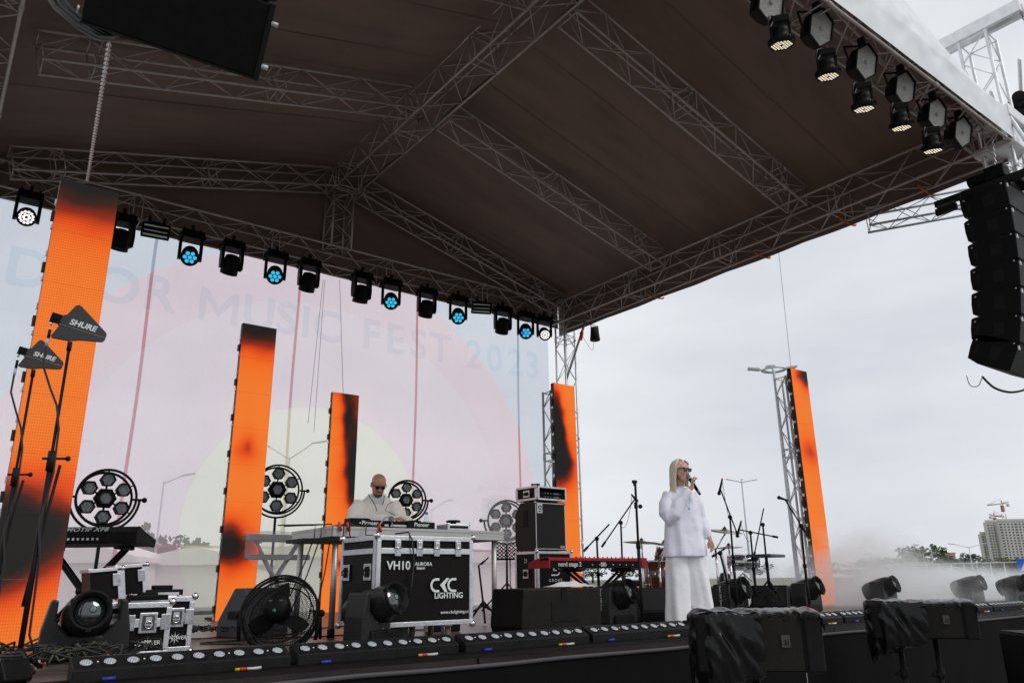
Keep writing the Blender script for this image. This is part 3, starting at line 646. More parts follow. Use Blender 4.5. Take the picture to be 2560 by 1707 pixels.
for k in range(nb):
    x0 = 0.745 + 1.155*k
    if k == 0:
        t = thing('led_light_bar', '', 'LED light bar', (x0, 4.62, 0.0), 0, 'LED light bars along the front edge of the stage')
        b = MB(); b.prism(prof, (0, 0, 0), (0, 1, 0), (0, 0, 1), (1, 0, 0), 1.11); b.build('housing', BARH, t, bev=0.004)
        nrm = Vector((0, -0.055, 0.117)).normalized(); ax = Vector((0, 0.117, 0.055)).normalized()
        for j in range(10):
            c = Vector((0.062+0.1095*j, -0.006, 0.0865))
            w = MB(); e1 = Vector((1, 0, 0)); q = 0.037
            # recessed square well round each lens
            outer = [c+e1*(sx*q)+ax*(sy*q)+nrm*0.0025 for sx, sy in ((-1, -1), (1, -1), (1, 1), (-1, 1))]
            inner = [c+e1*(sx*q*0.88)+ax*(sy*q*0.88)+nrm*0.0015 for sx, sy in ((-1, -1), (1, -1), (1, 1), (-1, 1))]
            w.add(outer+inner, [(0, 1, 5, 4), (1, 2, 6, 5), (2, 3, 7, 6), (3, 0, 4, 7), (4, 5, 6, 7)])
            w.build('lens_well', BLKM, t)
            fr = Matrix.Identity(4)
            a_, b_, d_ = frame(nrm)
            for r_ in range(3): fr[r_][0], fr[r_][1], fr[r_][2], fr[r_][3] = a_[r_], b_[r_], d_[r_], (c+nrm*0.003)[r_]
            inst('lens', lens_me, t, fr)
        for j in (0.5, 2.5, 6.5, 8.5):
            w = MB(); w.sphere(Vector((0.062+0.1095*j, 0.0, 0.0895)), 0.006, 8, 5); w.build('screw', CHROME, t)
        for x_ in (0.12, 0.99):
            w = MB(); w.box((x_, 0, -0.012), (0.05, 0.2, 0.02)); w.build('foot', STEELB, t)
        w = MB(); w.box((0.17, 0.064, 0.1125), (0.22, 0.012, 0.002), M=None); w.build('label_strip', mat('pale label', (0.25, 0.33, 0.36), 0.5), t)
        w = MB(); w.tube([(0.93, -0.085, 0.012), (0.88, -0.09, 0.010), (0.85, -0.09, 0.012)], 0.009, 6); w.build('white_plug', mat('pale plug', (0.55, 0.53, 0.5), 0.5), t)
        w = MB(); w.cyl((0.845, -0.09, 0.012), (0.81, -0.092, 0.012), 0.009, 8); w.build('red_plug', REDP, t)
        w = MB(); w.cyl((0.81, -0.092, 0.012), (0.785, -0.092, 0.012), 0.008, 8); w.build('yellow_plug', mat('yellow plastic', (0.6, 0.42, 0.03), 0.5), t)
        w = MB(); w.cyl((0.13, -0.09, 0.014), (0.19, -0.09, 0.016), 0.010, 8); w.build('blue_plug', mat('blue plastic', (0.02, 0.025, 0.3), 0.5), t)
        w = MB(); w.tube([(0.05, -0.1, 0), (0.3, -0.12, -0.01), (0.6, -0.09, 0.0), (1.1, -0.12, -0.01)], 0.008, 5); w.build('link_cable', CABLE, t)
        bar_p = t; c = t
    else:
        c = dup(bar_p, (x0, 4.62+0.006*math.sin(k*2.3), 0.0), 0.006*math.sin(k*1.7))
    bl.append(c)
lab = ['leftmost LED light bar, in front of the silver-edged road cases', 'LED light bar in front of the fan and the left moving head on the floor',
 'LED light bar before the gap between the white-lettered case and the table leg', 'LED light bar just left of the woman in white, under the black loudspeaker box',
 'LED light bar at the woman\'s feet, running behind the plastic bag', 'LED light bar wholly behind the bagged loudspeaker nearest the camera', 'LED light bar right of the bagged nearer loudspeaker, ending at the first joint',
 'LED light bar that runs into the farther bagged loudspeaker from the left', 'LED light bar behind the farther bagged loudspeaker', 'LED light bar just right of the farther bagged loudspeaker', 'LED light bar at the right edge of the frame in thin smoke',
 'LED light bar just past the right edge']
for i, c in enumerate(bl): c['label'] = lab[i] if i < len(lab) else ('LED light bar second past the right edge' if i == 12 else 'LED light bar at the far right end of the row')

# ================================================================ FLOOR MOVING HEADS
def floor_head(lab, x, y, rz, tilt, s=1.0):
    t = thing('floor_moving_head', lab, 'moving head light', (x, y, 0), rz, 'moving heads standing on the stage floor')
    b = MB(); b.box((0, 0, 0.075*s), (0.50*s, 0.34*s, 0.13*s), taper=(0.92, 0.9)); b.build('base', BLKP, t, bev=0.018)
    b = MB(); b.lathe([(0.1*s, 0.14*s), (0.1*s, 0.165*s)], n=20); b.build('turntable', BLKM, t)
    b = MB(); b.prism([(px_*s, pz_*s) for px_, pz_ in ((-.29, .50), (-.335, .27), (-.345, .05), (-.33, .02), (.33, .02), (.345, .05), (.335, .27), (.29, .50), (.245, .505), (.235, .49), (.235, .33), (.12, .21), (-.12, .21), (-.235, .33), (-.235, .49), (-.245, .505))],
            (0, -0.13*s, 0), (1, 0, 0), (0, 0, 1), (0, 1, 0), 0.27*s)
    y_ = b.build('yoke', HEADM, t, bev=0.014)
    b = MB()
    for sg in (-1, 1): b.sphere((sg*0.05*s, -0.132*s, 0.15*s), 0.006*s, 8, 5)
    b.build('screw', CHROME, y_)
    R = T(0, 0, 0.37*s) @ Matrix.Rotation(tilt, 4, 'X')     # local -Y = beam direction
    b = MB(); b.M = R
    b.lathe([(0.12*s, -0.38*s), (0.17*s, -0.36*s), (0.195*s, -0.28*s), (0.198*s, 0.0), (0.185*s, 0.12*s), (0.160*s, 0.2*s), (0.160*s, 0.21*s), (0.162*s, 0.26*s), (0.148*s, 0.275*s), (0.135*s, 0.27*s), (0.128*s, 0.235*s), (0.12*s, 0.18*s)], (0, 0, 0), (0, -1, 0), 32, caps=True)
    hd = b.build('head', HEADM, t)
    b = MB(); b.M = R; b.lathe([(0.162*s, 0.262*s), (0.166*s, 0.272*s), (0.160*s, 0.288*s), (0.146*s, 0.290*s), (0.134*s, 0.272*s)], (0, 0, 0), (0, -1, 0), 32, caps=False)
    for k in range(3):
        a_ = -pi/2+2*pi*k/3; b.box((0.158*s*math.cos(a_), -0.27*s, 0.158*s*math.sin(a_)), (0.04*s, 0.04*s, 0.03*s))
    b.build('front_ring', DKG, hd)
    b = MB(); b.M = R; b.lathe([(0.128*s, 0.205*s), (0.11*s, 0.225*s), (0.07*s, 0.243*s), (0.03*s, 0.252*s), (0, 0.253*s)], (0, 0, 0), (0, -1, 0), 32); b.build('lens', GLASSD, hd)
    b = MB(); b.M = R; b.lathe([(0.03*s, 0.2545*s), (0.02*s, 0.258*s), (0, 0.26*s)], (0.02*s, 0, 0.01*s), (0, -1, 0), 16)
    b.build('inner_lens', mat('pale inner lens', (0.10, 0.16, 0.15), 0.2, 0, 0.5, 20, coat=1), hd)
    b = MB(); b.tube([(0.2*s, 0.1*s, 0.06*s), (0.3*s, 0.16*s, 0.02*s), (0.42*s, 0.2*s, 0.008)], 0.009, 6); b.build('power_cable', CABLE, t)
    return t
def aim(x, y, du=0.0): return math.atan2(x, -(-y))*-1.0      # rz so that local -Y looks at the camera
def face(x, y, off=0): return -math.atan2(x, y) + math.radians(off)
H = []
for (u, w_, off, tl, lb) in ((224, 5.0, 4, -10, 'moving head on the floor at the left, its big round lens facing the viewer'), (945, 6.1, 46, -17, 'moving head on the floor in front of the white-lettered road case'),
    (1538, 8.0, 56, -17, 'moving head on the floor between the black box and the round-based microphone stand'), (1828, 9.0, 64, -19, 'moving head on the floor just right of the woman in white'), (2018, 10.3, 66, -21, 'moving head on the floor right of the bagged nearer loudspeaker, before clear smoke'),
    (2212, 11.4, 68, -19, 'moving head on the floor behind the farther bagged loudspeaker'), (2432, 12.6, 68, -16, 'moving head on the floor wrapped in bluish smoke at the right'), (2545, 13.4, 68, -16, 'moving head on the floor cut by the right edge of the frame')):
    p_ = atd(u, 1500, w_); H.append(floor_head(lb, p_.x, p_.y, face(p_.x, p_.y, off), math.radians(tl), 0.745 if w_ < 6 or w_ > 9.5 else 0.76))
tm = text_mesh('Beam 350 Spot', 0.035, ext=0.001); tm.materials.append(WHITEPRINT)
for h_ in (H[2], H[3]): inst('lettering', tm, h_, T(-0.262, 0.0, 0.26) @ LEFTF @ rotz(-pi/2))

# ================================================================ ROUND SEVEN-LAMP FLOODS
def wheel(lab, p, d, zpole=None, rz=None, mt=None, lensm=None):
    x, y, zc = p; R = d/2
    t = thing('seven_lamp_wheel', lab, 'round stage light', (x, y, 0), rz if rz is not None else face(x, y, 14), 'round seven-lamp lights on stands')
    Z = T(0, 0, zc)
    for rr, yy in ((R, -0.05), (R*0.93, 0.05)):
        b = MB(); b.M = Z; b.tube([(rr*math.cos(a_), yy, rr*math.sin(a_)) for a_ in [2*pi*k/40 for k in range(40)]], 0.014, 6, closed=True); b.build('ring', STEELB, t)
    b = MB(); b.M = Z
    b.tube([((R+0.05)*math.cos(a_), 0, (R+0.05)*math.sin(a_)) for a_ in [pi+pi*k/24 for k in range(25)]], 0.014, 6)
    for sg in (-1, 1): b.cyl((sg*(R-0.02), 0, 0), (sg*(R+0.1), 0, 0), 0.014, 6); b.sphere((sg*(R+0.1), 0, 0), 0.03, 8, 6)
    b.build('yoke_arc', STEELB, t)
    for k in range(7):
        q = (0, 0) if k == 6 else (R*0.66*math.cos(pi/2+k*pi/3), R*0.66*math.sin(pi/2+k*pi/3))
        hr = 0.082*d/0.64 if k < 6 else 0.082*d/0.64
        hx = [(hr*math.cos(j*pi/3), hr*math.sin(j*pi/3)) for j in range(6)]
        b = MB(); b.M = Z @ T(q[0], 0, q[1])
        kk = 1.5 if k == 6 else 1.0
        b.loft([[(u*sc*kk1, yy, w*sc*kk1) for u, w in hx] for sc, yy, kk1 in ((0.5, 0.1, kk), (0.98, 0.06, kk), (1.0, 0.0, kk), (1.05, -0.035, 1), (0.86, -0.037, 1), (0.82, -0.012, 1))], smooth=False)
        lh = b.build('lamp', BLKM, t)
        b = MB(); b.M = Z @ T(q[0], 0, q[1]); b.loft([[(u*0.83, -0.013, w*0.83) for u, w in hx], [(u*0.35, -0.004, w*0.35) for u, w in hx]], smooth=False); b.build('honeycomb_glass', lensm or HEXW, lh)
        if k < 6:
            b = MB(); b.M = Z; b.cyl((q[0]*0.3, 0.02, q[1]*0.3), (q[0]*0.72, 0.02, q[1]*0.72), 0.011, 6); b.build('spoke', STEELB, t); b = MB(); b.M = Z; b.cyl((q[0]*1.2, 0.02, q[1]*1.2), (q[0]/0.66, 0.0, q[1]/0.66), 0.009, 6); b.build('spoke', STEELB, t)
    b = MB(); b.cyl((0, 0, 0.05), (0, 0, zc-R-0.05), 0.019, 8)
    b.build('pole', STEELB, t)
    for k in range(3):
        a_ = k*2*pi/3+0.4; b = MB(); b.cyl((0, 0, 0.42), (0.42*math.cos(a_), 0.42*math.sin(a_), 0.02), 0.012, 6); b.build('leg', STEELB, t)
    return t
HEXW = mat('lamp honeycomb', (0.34, 0.35, 0.37), 0.35, 0.3, 0.75, 60, 0.8, 100)
wheel('round seven-lamp light above the leftmost keyboard', (1.61, 9.40, 1.36), 0.60)
wheel('round seven-lamp light half behind the second orange column', (4.27, 11.45, 1.80), 0.72)
wheel('round seven-lamp light at the DJ\'s elbow, behind the table', (5.66, 10.0, 1.59), 0.55)
wheel('round seven-lamp light veiled in blue smoke, left of the bass amplifier', (7.25, 9.7, 1.33), 0.60)
# ================================================================ STAGE GEAR
def corner_balls(mb, pts, r=0.022):
    for p in pts: mb.sphere(p, r, 10, 6)
def flight_case(t, sx, sy, sz, z0=0.0, lid=0.25, edge=0.03, body=CASE, trim=TRIM, balls=True):
    """a laminate case: origin at front-left-bottom corner, x right, y back"""
    b = MB(); b.box((sx/2, sy/2, z0+sz/2), (sx-0.012, sy-0.012, sz-0.012)); b.build('case_body', body, t)
    e = edge; o = 0.003
    for (c, s) in [((sx/2, 0, z0+e/2), (sx, e*0.5, e)), ((sx/2, 0, z0+sz-e/2), (sx, e*0.5, e)), ((sx/2, sy, z0+sz-e/2), (sx, e*0.5, e)), ((0, sy/2, z0+e/2), (e*0.5, sy-e, e)), ((0, sy/2, z0+sz-e/2), (e*0.5, sy-e, e)), ((sx, sy/2, z0+sz-e/2), (e*0.5, sy-e, e)),
                   ((e/2, -0.001, z0+sz/2), (e, e*0.5, sz-2*e)), ((sx-e/2, -0.001, z0+sz/2), (e, e*0.5, sz-2*e)), ((-0.001, e/2+0.01, z0+sz/2), (e*0.5, e, sz-2*e)), ((-0.001, sy-e/2, z0+sz/2), (e*0.5, e, sz-2*e))]:
        b = MB(); b.box(c, s); b.build('edge_trim', trim, t, bev=0.003)
    if lid:
        b = MB(); b.box((sx/2, -0.004, z0+sz*(1-lid)), (sx-2*e, 0.012, e*1.2)); b.build('lid_trim', trim, t, bev=0.002)
        b = MB(); b.box((-0.004, sy/2, z0+sz*(1-lid)), (0.012, sy-2*e, e*1.2)); b.build('lid_trim', trim, t, bev=0.002)
    if balls:
        for p in [(0, 0, z0), (sx, 0, z0), (0, sy, z0), (0, 0, z0+sz), (sx, 0, z0+sz), (0, sy, z0+sz), (sx, sy, z0+sz)]:
            b = MB(); b.sphere(p, e*0.75, 10, 7); b.build('ball_corner', CHROME, t)
    # rivets
    rv = MB(); rv.sphere((0, 0, 0), 0.0045, 6, 4); rm = rv.mesh('rivet', CHROME)
    for k in range(1, 7):
        inst('rivet', rm, t, T(sx*k/7, -e*0.27, z0+e*0.5)); inst('rivet', rm, t, T(sx*k/7, -e*0.27, z0+sz-e*0.5)); inst('rivet', rm, t, T(sx-e*0.5, -e*0.27, z0+sz*k/7)); inst('rivet', rm, t, T(e*0.5, -e*0.27, z0+sz*k/7))
def handle(t, M, w=0.12, h=0.12):
    b = MB(); b.M = M
    b.box((-w/2+0.012, 0, 0), (0.024, 0.008, h)); b.box((w/2-0.012, 0, 0), (0.024, 0.008, h)); b.box((0, 0, h/2-0.012), (w-0.05, 0.008, 0.024)); b.box((0, 0, -h/2+0.012), (w-0.05, 0.008, 0.024))
    o = b.build('handle_plate', STEELD, t, bev=0.003)
    b = MB(); b.M = M; b.box((0, -0.002, 0), (w-0.05, 0.004, h-0.05)); b.build('recess', BLKM, o)
    b = MB(); b.M = M; b.tube([(-w*0.24, -0.003, h*0.2), (-w*0.24, -0.02, h*0.05), (-w*0.24, -0.02, -h*0.15), (w*0.24, -0.02, -h*0.15), (w*0.24, -0.02, h*0.05), (w*0.24, -0.003, h*0.2)], 0.006, 6); b.build('grip', BLKR, o)
def latch(t, M, w=0.10, h=0.11):
    b = MB(); b.M = M; b.box((0, 0, 0), (w, 0.007, h)); o = b.build('latch_plate', STEELD, t, bev=0.004)
    b = MB(); b.M = M; b.box((0, -0.004, 0), (w-0.035, 0.004, h-0.035)); b.build('recess', mat('dark steel', (0.12, 0.12, 0.12), 0.3, 0.9), o)
    b = MB(); b.M = M; b.box((0, -0.009, 0.02), (w*0.34, 0.012, 0.035)); b.tube([(w*0.2*math.cos(a_), -0.014, -0.012+w*0.2*math.sin(a_)) for a_ in [2*pi*k/12 for k in range(12)]], 0.0045, 5, closed=True); b.box((0, -0.013, -0.012), (w*0.36, 0.006, 0.01)); b.build('butterfly', CHROME, o)
    for k in range(6):
        b = MB(); b.M = M; b.sphere(((-1 if k % 2 else 1)*w*0.42, -0.004, (k//2-1)*h*0.38), 0.005, 6, 4); b.build('rivet', CHROME, o)
# ---- metal deck table
tx0, tx1, ty0, ty1, tz = ony(833, 1311, 6.6).x, ony(1257, 1330, 6.6).x, 6.6, 7.52, 0.945
t = thing('deck_table', 'silver-framed stage-deck table carrying the DJ gear', 'table', (tx0, ty0, 0))
DWD = mat('table deck grey', (0.34, 0.33, 0.32), 0.6, 0, 0.1, 4); DAL = mat('table aluminium', (0.50, 0.49, 0.47), 0.42, 0.55, 0.15, 3, stretch=(1, 1, 20))
sx = tx1-tx0; sy = ty1-ty0
b = MB(); b.box((sx/2, sy/2, tz-0.012), (sx-0.02, sy-0.02, 0.02)); b.build('table_top', DWD, t)
for c, s in (((sx/2, 0, tz-0.05), (sx, 0.03, 0.09)), ((sx/2, sy, tz-0.05), (sx, 0.03, 0.09)), ((0, sy/2, tz-0.05), (0.03, sy-0.03, 0.09)), ((sx, sy/2, tz-0.05), (0.03, sy-0.03, 0.09))):
    b = MB(); b.box(c, s); b.box((c[0], c[1], c[2]+0.032), (s[0]+0.012, s[1]+0.012, 0.02)); b.box((c[0], c[1], c[2]-0.036), (s[0]+0.010, s[1]+0.010, 0.014)); b.build('frame_profile', DAL, t)
for lx, ly in ((0.06, 0.06), (sx-0.07, 0.06), (0.06, sy-0.07), (sx-0.07, sy-0.07)):
    b = MB(); b.cyl((lx, ly, 0.05), (lx, ly, tz-0.09), 0.027, 14); l_ = b.build('leg', DAL, t)
    b = MB(); b.cyl((lx, ly, 0.0), (lx, ly, 0.07), 0.033, 14); b.build('foot', BLKR, l_)
b = MB(); b.box((0.04, 0.2, tz-0.13), (0.62, 0.4, 0.03)); b.build('under_tray', STEELB, t)
b = MB(); b.box((sx-0.07, 0.045, 0.012), (0.05, 0.012, 0.012)); b.build('orange_tape', mat('orange tape', (0.7, 0.12, 0.02), 0.5), t)
# ---- big white-lettered road case
cy = 5.7; c0, c1 = ony(934, 1577, cy), ony(1181, 1567, cy); ctop = ony(930, 1337, cy).z; csx = c1.x-c0.x; cz0 = 0.115; csz = ctop-cz0
t = thing('road_case', 'large black flight case with big white letters, standing on castors before the table', 'flight case', (c0.x, cy, 0))
csy = onx(857, 1345, c0.x).y-cy
flight_case(t, csx, csy, csz, cz0, lid=0.17, edge=0.036)
for fx in (0.2, 0.42, 0.6, 0.83):
    b = MB(); b.box((csx*fx, -0.012, cz0+csz*0.865), (0.055, 0.008, 0.13)); b.box((csx*fx, -0.018, cz0+csz*0.90), (0.04, 0.012, 0.045)); hg = b.build('hinge', STEELD, t, bev=0.003)
    b = MB(); b.cyl((csx*fx-0.03, -0.018, cz0+csz*0.865), (csx*fx+0.03, -0.018, cz0+csz*0.865), 0.008, 8); b.build('hinge_pin', CHROME, hg)
for yy in (0.13, csy-0.11):
    handle(t, T(-0.008, yy, cz0+csz*0.6) @ rotz(-pi/2), 0.13, 0.13)
for (cxx, cyy) in ((0.12, 0.1), (csx-0.2, 0.1), (0.12, csy-0.1), (csx-0.1, csy-0.1), (csx*0.55, csy*0.5)):
    b = MB(); b.box((cxx, cyy, 0.108), (0.08, 0.08, 0.01)); b.box((cxx-0.03, cyy, 0.07), (0.006, 0.05, 0.07)); b.box((cxx+0.03, cyy, 0.07), (0.006, 0.05, 0.07)); ca = b.build('castor', STEELD, t)
    b = MB(); b.cyl((cxx-0.018, cyy, 0.048), (cxx+0.018, cyy, 0.048), 0.048, 18); b.build('wheel', mat('castor wheel', (0.28, 0.22, 0.14), 0.5), ca)
Z = lambda fx, fz: T(csx*fx, -0.009, cz0+csz*fz) @ FRONT
text('VH10', t, Z(0.215, 0.665), 0.092, bold=0.02, ext=0.001); text('AURORA', t, Z(0.465, 0.684), 0.040, bold=0.014, ext=0.001); text('beam', t, Z(0.435, 0.640), 0.036, bold=0.014, ext=0.001, shear=0.2)
# big logo letters as ribbons
lg = MB(); ox, oz = csx*0.60, cz0+csz*0.445; r = 0.056; w_ = 0.019
def arc_poly(cx, cz, r0, r1, a0, a1, n=18):
    o_ = [(cx+r1*math.cos(a0+(a1-a0)*k/n), cz+r1*math.sin(a0+(a1-a0)*k/n)*1.0) for k in range(n+1)]
    i_ = [(cx+r0*math.cos(a0+(a1-a0)*k/n), cz+r0*math.sin(a0+(a1-a0)*k/n)*1.0) for k in range(n+1)][::-1]
    return o_+i_
def ribbon(mb, P):
    mb.prism(P, (0, -0.0105, 0), (1, 0, 0), (0, 0, 1), (0, 1, 0), 0.002)
ribbon(lg, arc_poly(ox, oz, r-w_, r, pi/2, 3*pi/2)); ribbon(lg, [(ox, oz+r-w_), (ox+0.03, oz+r-w_), (ox+0.03, oz+r), (ox, oz+r)]); ribbon(lg, [(ox, oz-r), (ox+0.03, oz-r), (ox+0.03, oz-r+w_), (ox, oz-r+w_)])
kx = ox+0.075
ribbon(lg, [(kx-0.038, oz+0.002), (kx+0.026, oz+r), (kx+0.052, oz+r), (kx+0.008, oz+0.002), (kx+0.036, oz-r), (kx+0.01, oz-r)])
kx = ox+0.165
ribbon(lg, arc_poly(kx, oz, r-w_, r, pi/2, 3*pi/2)); ribbon(lg, [(kx, oz+r-w_), (kx+0.032, oz+r-w_), (kx+0.032, oz+r), (kx, oz+r)]); ribbon(lg, [(kx, oz-r), (kx+0.032, oz-r), (kx+0.032, oz-r+w_), (kx, oz-r+w_)])
lg.build('big_letters', WHITEPRINT, t)
text('LiGHTING', t, Z(0.735, 0.325), 0.062, bold=0.02, ext=0.001); text('www.ckclighting.cn', t, Z(0.80, 0.14), 0.036, bold=0.004, ext=0.001)
text('8/V/8/9', t, T(-0.010, csy*0.45, cz0+csz*0.335) @ LEFTF, 0.05, mat('faded print', (0.25, 0.25, 0.25), 0.6), ext=0.001)

# ---- two silver-edged cases with open lids (left)
def dj_case(lab, x, y, sx, sy, sz, lid_dx):
    t = thing('road_case', lab, 'flight case', (x, y, 0))
    flight_case(t, sx, sy, sz, 0.0, lid=0.0, edge=0.035)
    b = MB(); b.box((sx/2, -0.006, sz*0.62), (sx-0.07, 0.012, 0.055)); b.build('middle_trim', TRIM, t, bev=0.002)
    for fx in (0.30, 0.72): latch(t, T(sx*fx, -0.012, sz*0.62) @ Matrix.Identity(4), 0.115, 0.13)
    for fx in (0.5, 0.93):
        b = MB(); b.box((sx*fx, -0.015, sz*0.63), (0.06, 0.006, 0.1)); b.build('corner_plate', STEELD, t, bev=0.002)
    for fx in (0.33, 0.74):
        cxx, czz = sx*fx, sz*0.25
        b = MB()
        for k in range(8):
            a_ = k*pi/4; b.prism([(0.012*math.cos(a_-0.35), 0.012*math.sin(a_-0.35)), (0.042*math.cos(a_), 0.042*math.sin(a_)), (0.012*math.cos(a_+0.35), 0.012*math.sin(a_+0.35))], (cxx, -0.011, czz), (1, 0, 0), (0, 0, 1), (0, 1, 0), 0.002)
        b.build('star_logo', WHITEPRINT, t); text('DJPOWER', t, T(cxx, -0.013, czz) @ FRONT, 0.036, bold=0.012, ext=0.001)
    # lid standing open on its left edge
    Ml = T(lid_dx, 0.12, sz+0.02) @ Matrix.Diagonal((1, 1, 0.74, 1)) @ Matrix.Rotation(math.radians(-7), 4, 'Y')
    b = MB(); b.M = Ml; b.box((0, 0.16, 0.13), (0.20, 0.32, 0.26)); ld = b.build('lid', CASE, t)
    for c, s in (((0.088, -0.003, 0.13), (0.045, 0.02, 0.28)), ((0.0, -0.003, 0.265), (0.22, 0.02, 0.03)), ((0.104, 0.16, 0.265), (0.02, 0.33, 0.03)), ((-0.1, 0.16, 0.268), (0.02, 0.33, 0.03)), ((0.104, 0.02, 0.13), (0.012, 0.04, 0.26)), ((0.0, 0.16, 0.268), (0.20, 0.30, 0.008))):
        b = MB(); b.M = Ml; b.box(c, s); b.build('lid_edge', TRIM, ld, bev=0.002)
    b = MB(); b.M = Ml; b.sphere((0.1, 0, 0.27), 0.026, 10, 7); b.build('ball_corner', CHROME, ld)
    b = MB(); b.M = Ml; b.box((0.06, -0.012, 0.17), (0.05, 0.008, 0.11)); b.build('latch_plate', STEELD, ld, bev=0.003)
    # smoke machine sitting inside
    return t
dj_case('black silver-edged road case with open lid, right behind the left floor moving head', 1.00, 5.90, 0.52, 0.36, 0.345, 0.13)
dj_case('black silver-edged road case with open lid, farther right and back of its twin', 1.30, 6.16, 0.44, 0.42, 0.375, 0.04)
t = thing('smoke_machine', 'small dark machine lying on the open case left of the fan', 'smoke machine', (1.55, 6.35, 0.385))
b = MB(); b.box((0, 0, 0.02), (0.26, 0.18, 0.04)); b.box((0, 0, 0.055), (0.13, 0.1, 0.03)); b.build('machine_body', DKG, t, bev=0.006); b = MB(); b.box((0, -0.09, 0.01), (0.2, 0.012, 0.02)); b.build('silver_bar', TRIM, t)
t = thing('smoke_machine', 'black smoke machine lying on the nearer open case', 'smoke machine', (1.38, 6.02, 0.355))
b = MB(); b.box((0, 0, 0.02), (0.24, 0.16, 0.035)); b.build('machine_body', BLKP, t, bev=0.006); b = MB(); b.box((0, 0, 0.045), (0.12, 0.08, 0.02)); b.build('handle', BLKM, t, bev=0.004)

# ---- amplifier stack
ay = 7.8; a0, a1 = ony(1342, 1380, ay), ony(1428, 1385, ay); dsx = a1.x-a0.x; dsy = onx(1288, 1380, a0.x).y-ay
t = thing('road_case', 'upright black flight case with a curled white logo, under the bass amplifier', 'flight case', (a0.x, ay, 0)); dsz = ony(1342, 1377, ay).z
flight_case(t, dsx, dsy, dsz-0.1, 0.1, lid=0.0, edge=0.032)
b = MB(); b.box((dsx/2, -0.003, 0.22), (dsx-0.06, 0.012, 0.04)); b.build('lower_trim', TRIM, t)
b = MB(); b.box((-0.003, dsy/2, 0.22), (0.012, dsy-0.06, 0.04)); b.build('lower_trim', TRIM, t)
for cx_, cy_ in ((0.08, 0.08), (dsx-0.08, 0.08), (0.08, dsy-0.08), (dsx-0.08, dsy-0.08)):
    b = MB(); b.cyl((cx_-0.02, cy_, 0.045), (cx_+0.02, cy_, 0.045), 0.045, 14); b.box((cx_, cy_, 0.09), (0.07, 0.07, 0.02)); b.build('castor', STEELB, t)
def ds_logo(mb, cx, cz, s, M):
    mb.M = M
    P = lambda pts: mb.prism(pts, (0, 0, 0), (1, 0, 0), (0, 0, 1), (0, 1, 0), 0.002)
    P([(cx+(u*s), cz+(w*s)) for u, w in arc_poly(0.25, 0, 0.42, 0.6, -pi/2, pi/2, 12)]); P([(cx+u*s, cz+w*s) for u, w in ((-0.7, -0.6), (0.3, -0.6), (0.3, -0.42), (-0.7, -0.42))])
    P([(cx+u*s, cz+w*s) for u, w in ((-0.45, 0.75), (-0.2, 0.75), (-0.15, 0.0), (-0.35, 0.0))]); P([(cx+u*s, cz+w*s) for u, w in ((-0.35, 0.02), (0.2, 0.02), (0.2, 0.16), (-0.35, 0.16))])
b = MB(); ds_logo(b, dsx*0.5, dsz*0.70, 0.095, T(0, -0.011, 0)); b.build('logo', WHITEPRINT, t); text('GROUP', t, T(dsx*0.5, -0.011, dsz*0.56) @ FRONT, 0.05, space=1.5, ext=0.001)
b = MB(); ds_logo(b, 0, 0, 0.04, T(-0.012, dsy*0.5, dsz*0.86) @ rotz(-pi/2)); b.build('logo', WHITEPRINT, t)
handle(t, T(-0.008, dsy*0.5, dsz*0.66) @ rotz(-pi/2), 0.11, 0.11); handle(t, T(dsx*0.15, -0.01, dsz*0.38), 0.13, 0.1); handle(t, T(dsx*0.85, -0.01, dsz*0.38), 0.13, 0.1)
q0 = ony(1336, 1376, ay-0.0); AZ0 = dsz+0.012
t = thing('bass_cabinet', 'black bass amplifier cabinet with a square white badge, stacked on the flight case', 'bass cabinet', (a0.x+0.0, ay+0.03, AZ0)); ah = ony(1340, 1252, ay).z-AZ0; aw = dsx*0.90; ad = dsy*0.92
b = MB(); b.prism([(0, 0), (ad*0.9, 0), (ad, 0.09), (ad, ah-0.14), (ad*0.72, ah), (0, ah)], (0, 0, 0), (0, 1, 0), (0, 0, 1), (1, 0, 0), aw); b.build('cabinet', mat('black tolex', (0.016, 0.012, 0.010), 0.75, 0, 0.3, 40, 0.3, 250), t, bev=0.006)
b = MB(); b.box((aw/2, -0.006, ah/2), (aw-0.05, 0.012, ah-0.05)); b.build('grille', mat('grille cloth', (0.012, 0.011, 0.010), 0.8, 0, 0.3, 80, 0.5, 300), t)
for c, s in (((aw/2, -0.008, 0.018), (aw-0.03, 0.01, 0.008)), ((aw/2, -0.008, ah-0.018), (aw-0.03, 0.01, 0.008)), ((0.015, -0.008, ah/2), (0.008, 0.01, ah-0.04)), ((aw-0.015, -0.008, ah/2), (0.008, 0.01, ah-0.04))):
    b = MB(); b.box(c, s); b.build('piping', TRIM, t)
b = MB(); b.box((0.075, -0.015, ah-0.085), (0.085, 0.004, 0.12)); bd = b.build('badge', WHITEPRINT, t)
b = MB(); b.prism(arc_poly(0, 0, 0.014, 0.028, 0.3, 5.8, 16), (0.075, -0.019, ah-0.075), (1, 0, 0), (0, 0, 1), (0, 1, 0), 0.002); b.box((0.1, -0.018, ah-0.08), (0.008, 0.002, 0.06)); b.box((0.075, -0.018, ah-0.125), (0.05, 0.002, 0.012)); b.build('badge_sign', BLKM, bd)
b = MB(); b.box((aw-0.07, -0.015, 0.045), (0.08, 0.003, 0.03)); b.build('name_plate', mat('grey plate', (0.35, 0.35, 0.35), 0.4), t)
b = MB(); b.box((-0.002, ad*0.45, ah*0.66), (0.006, 0.09, 0.22)); b.build('side_handle', BLKM, t)
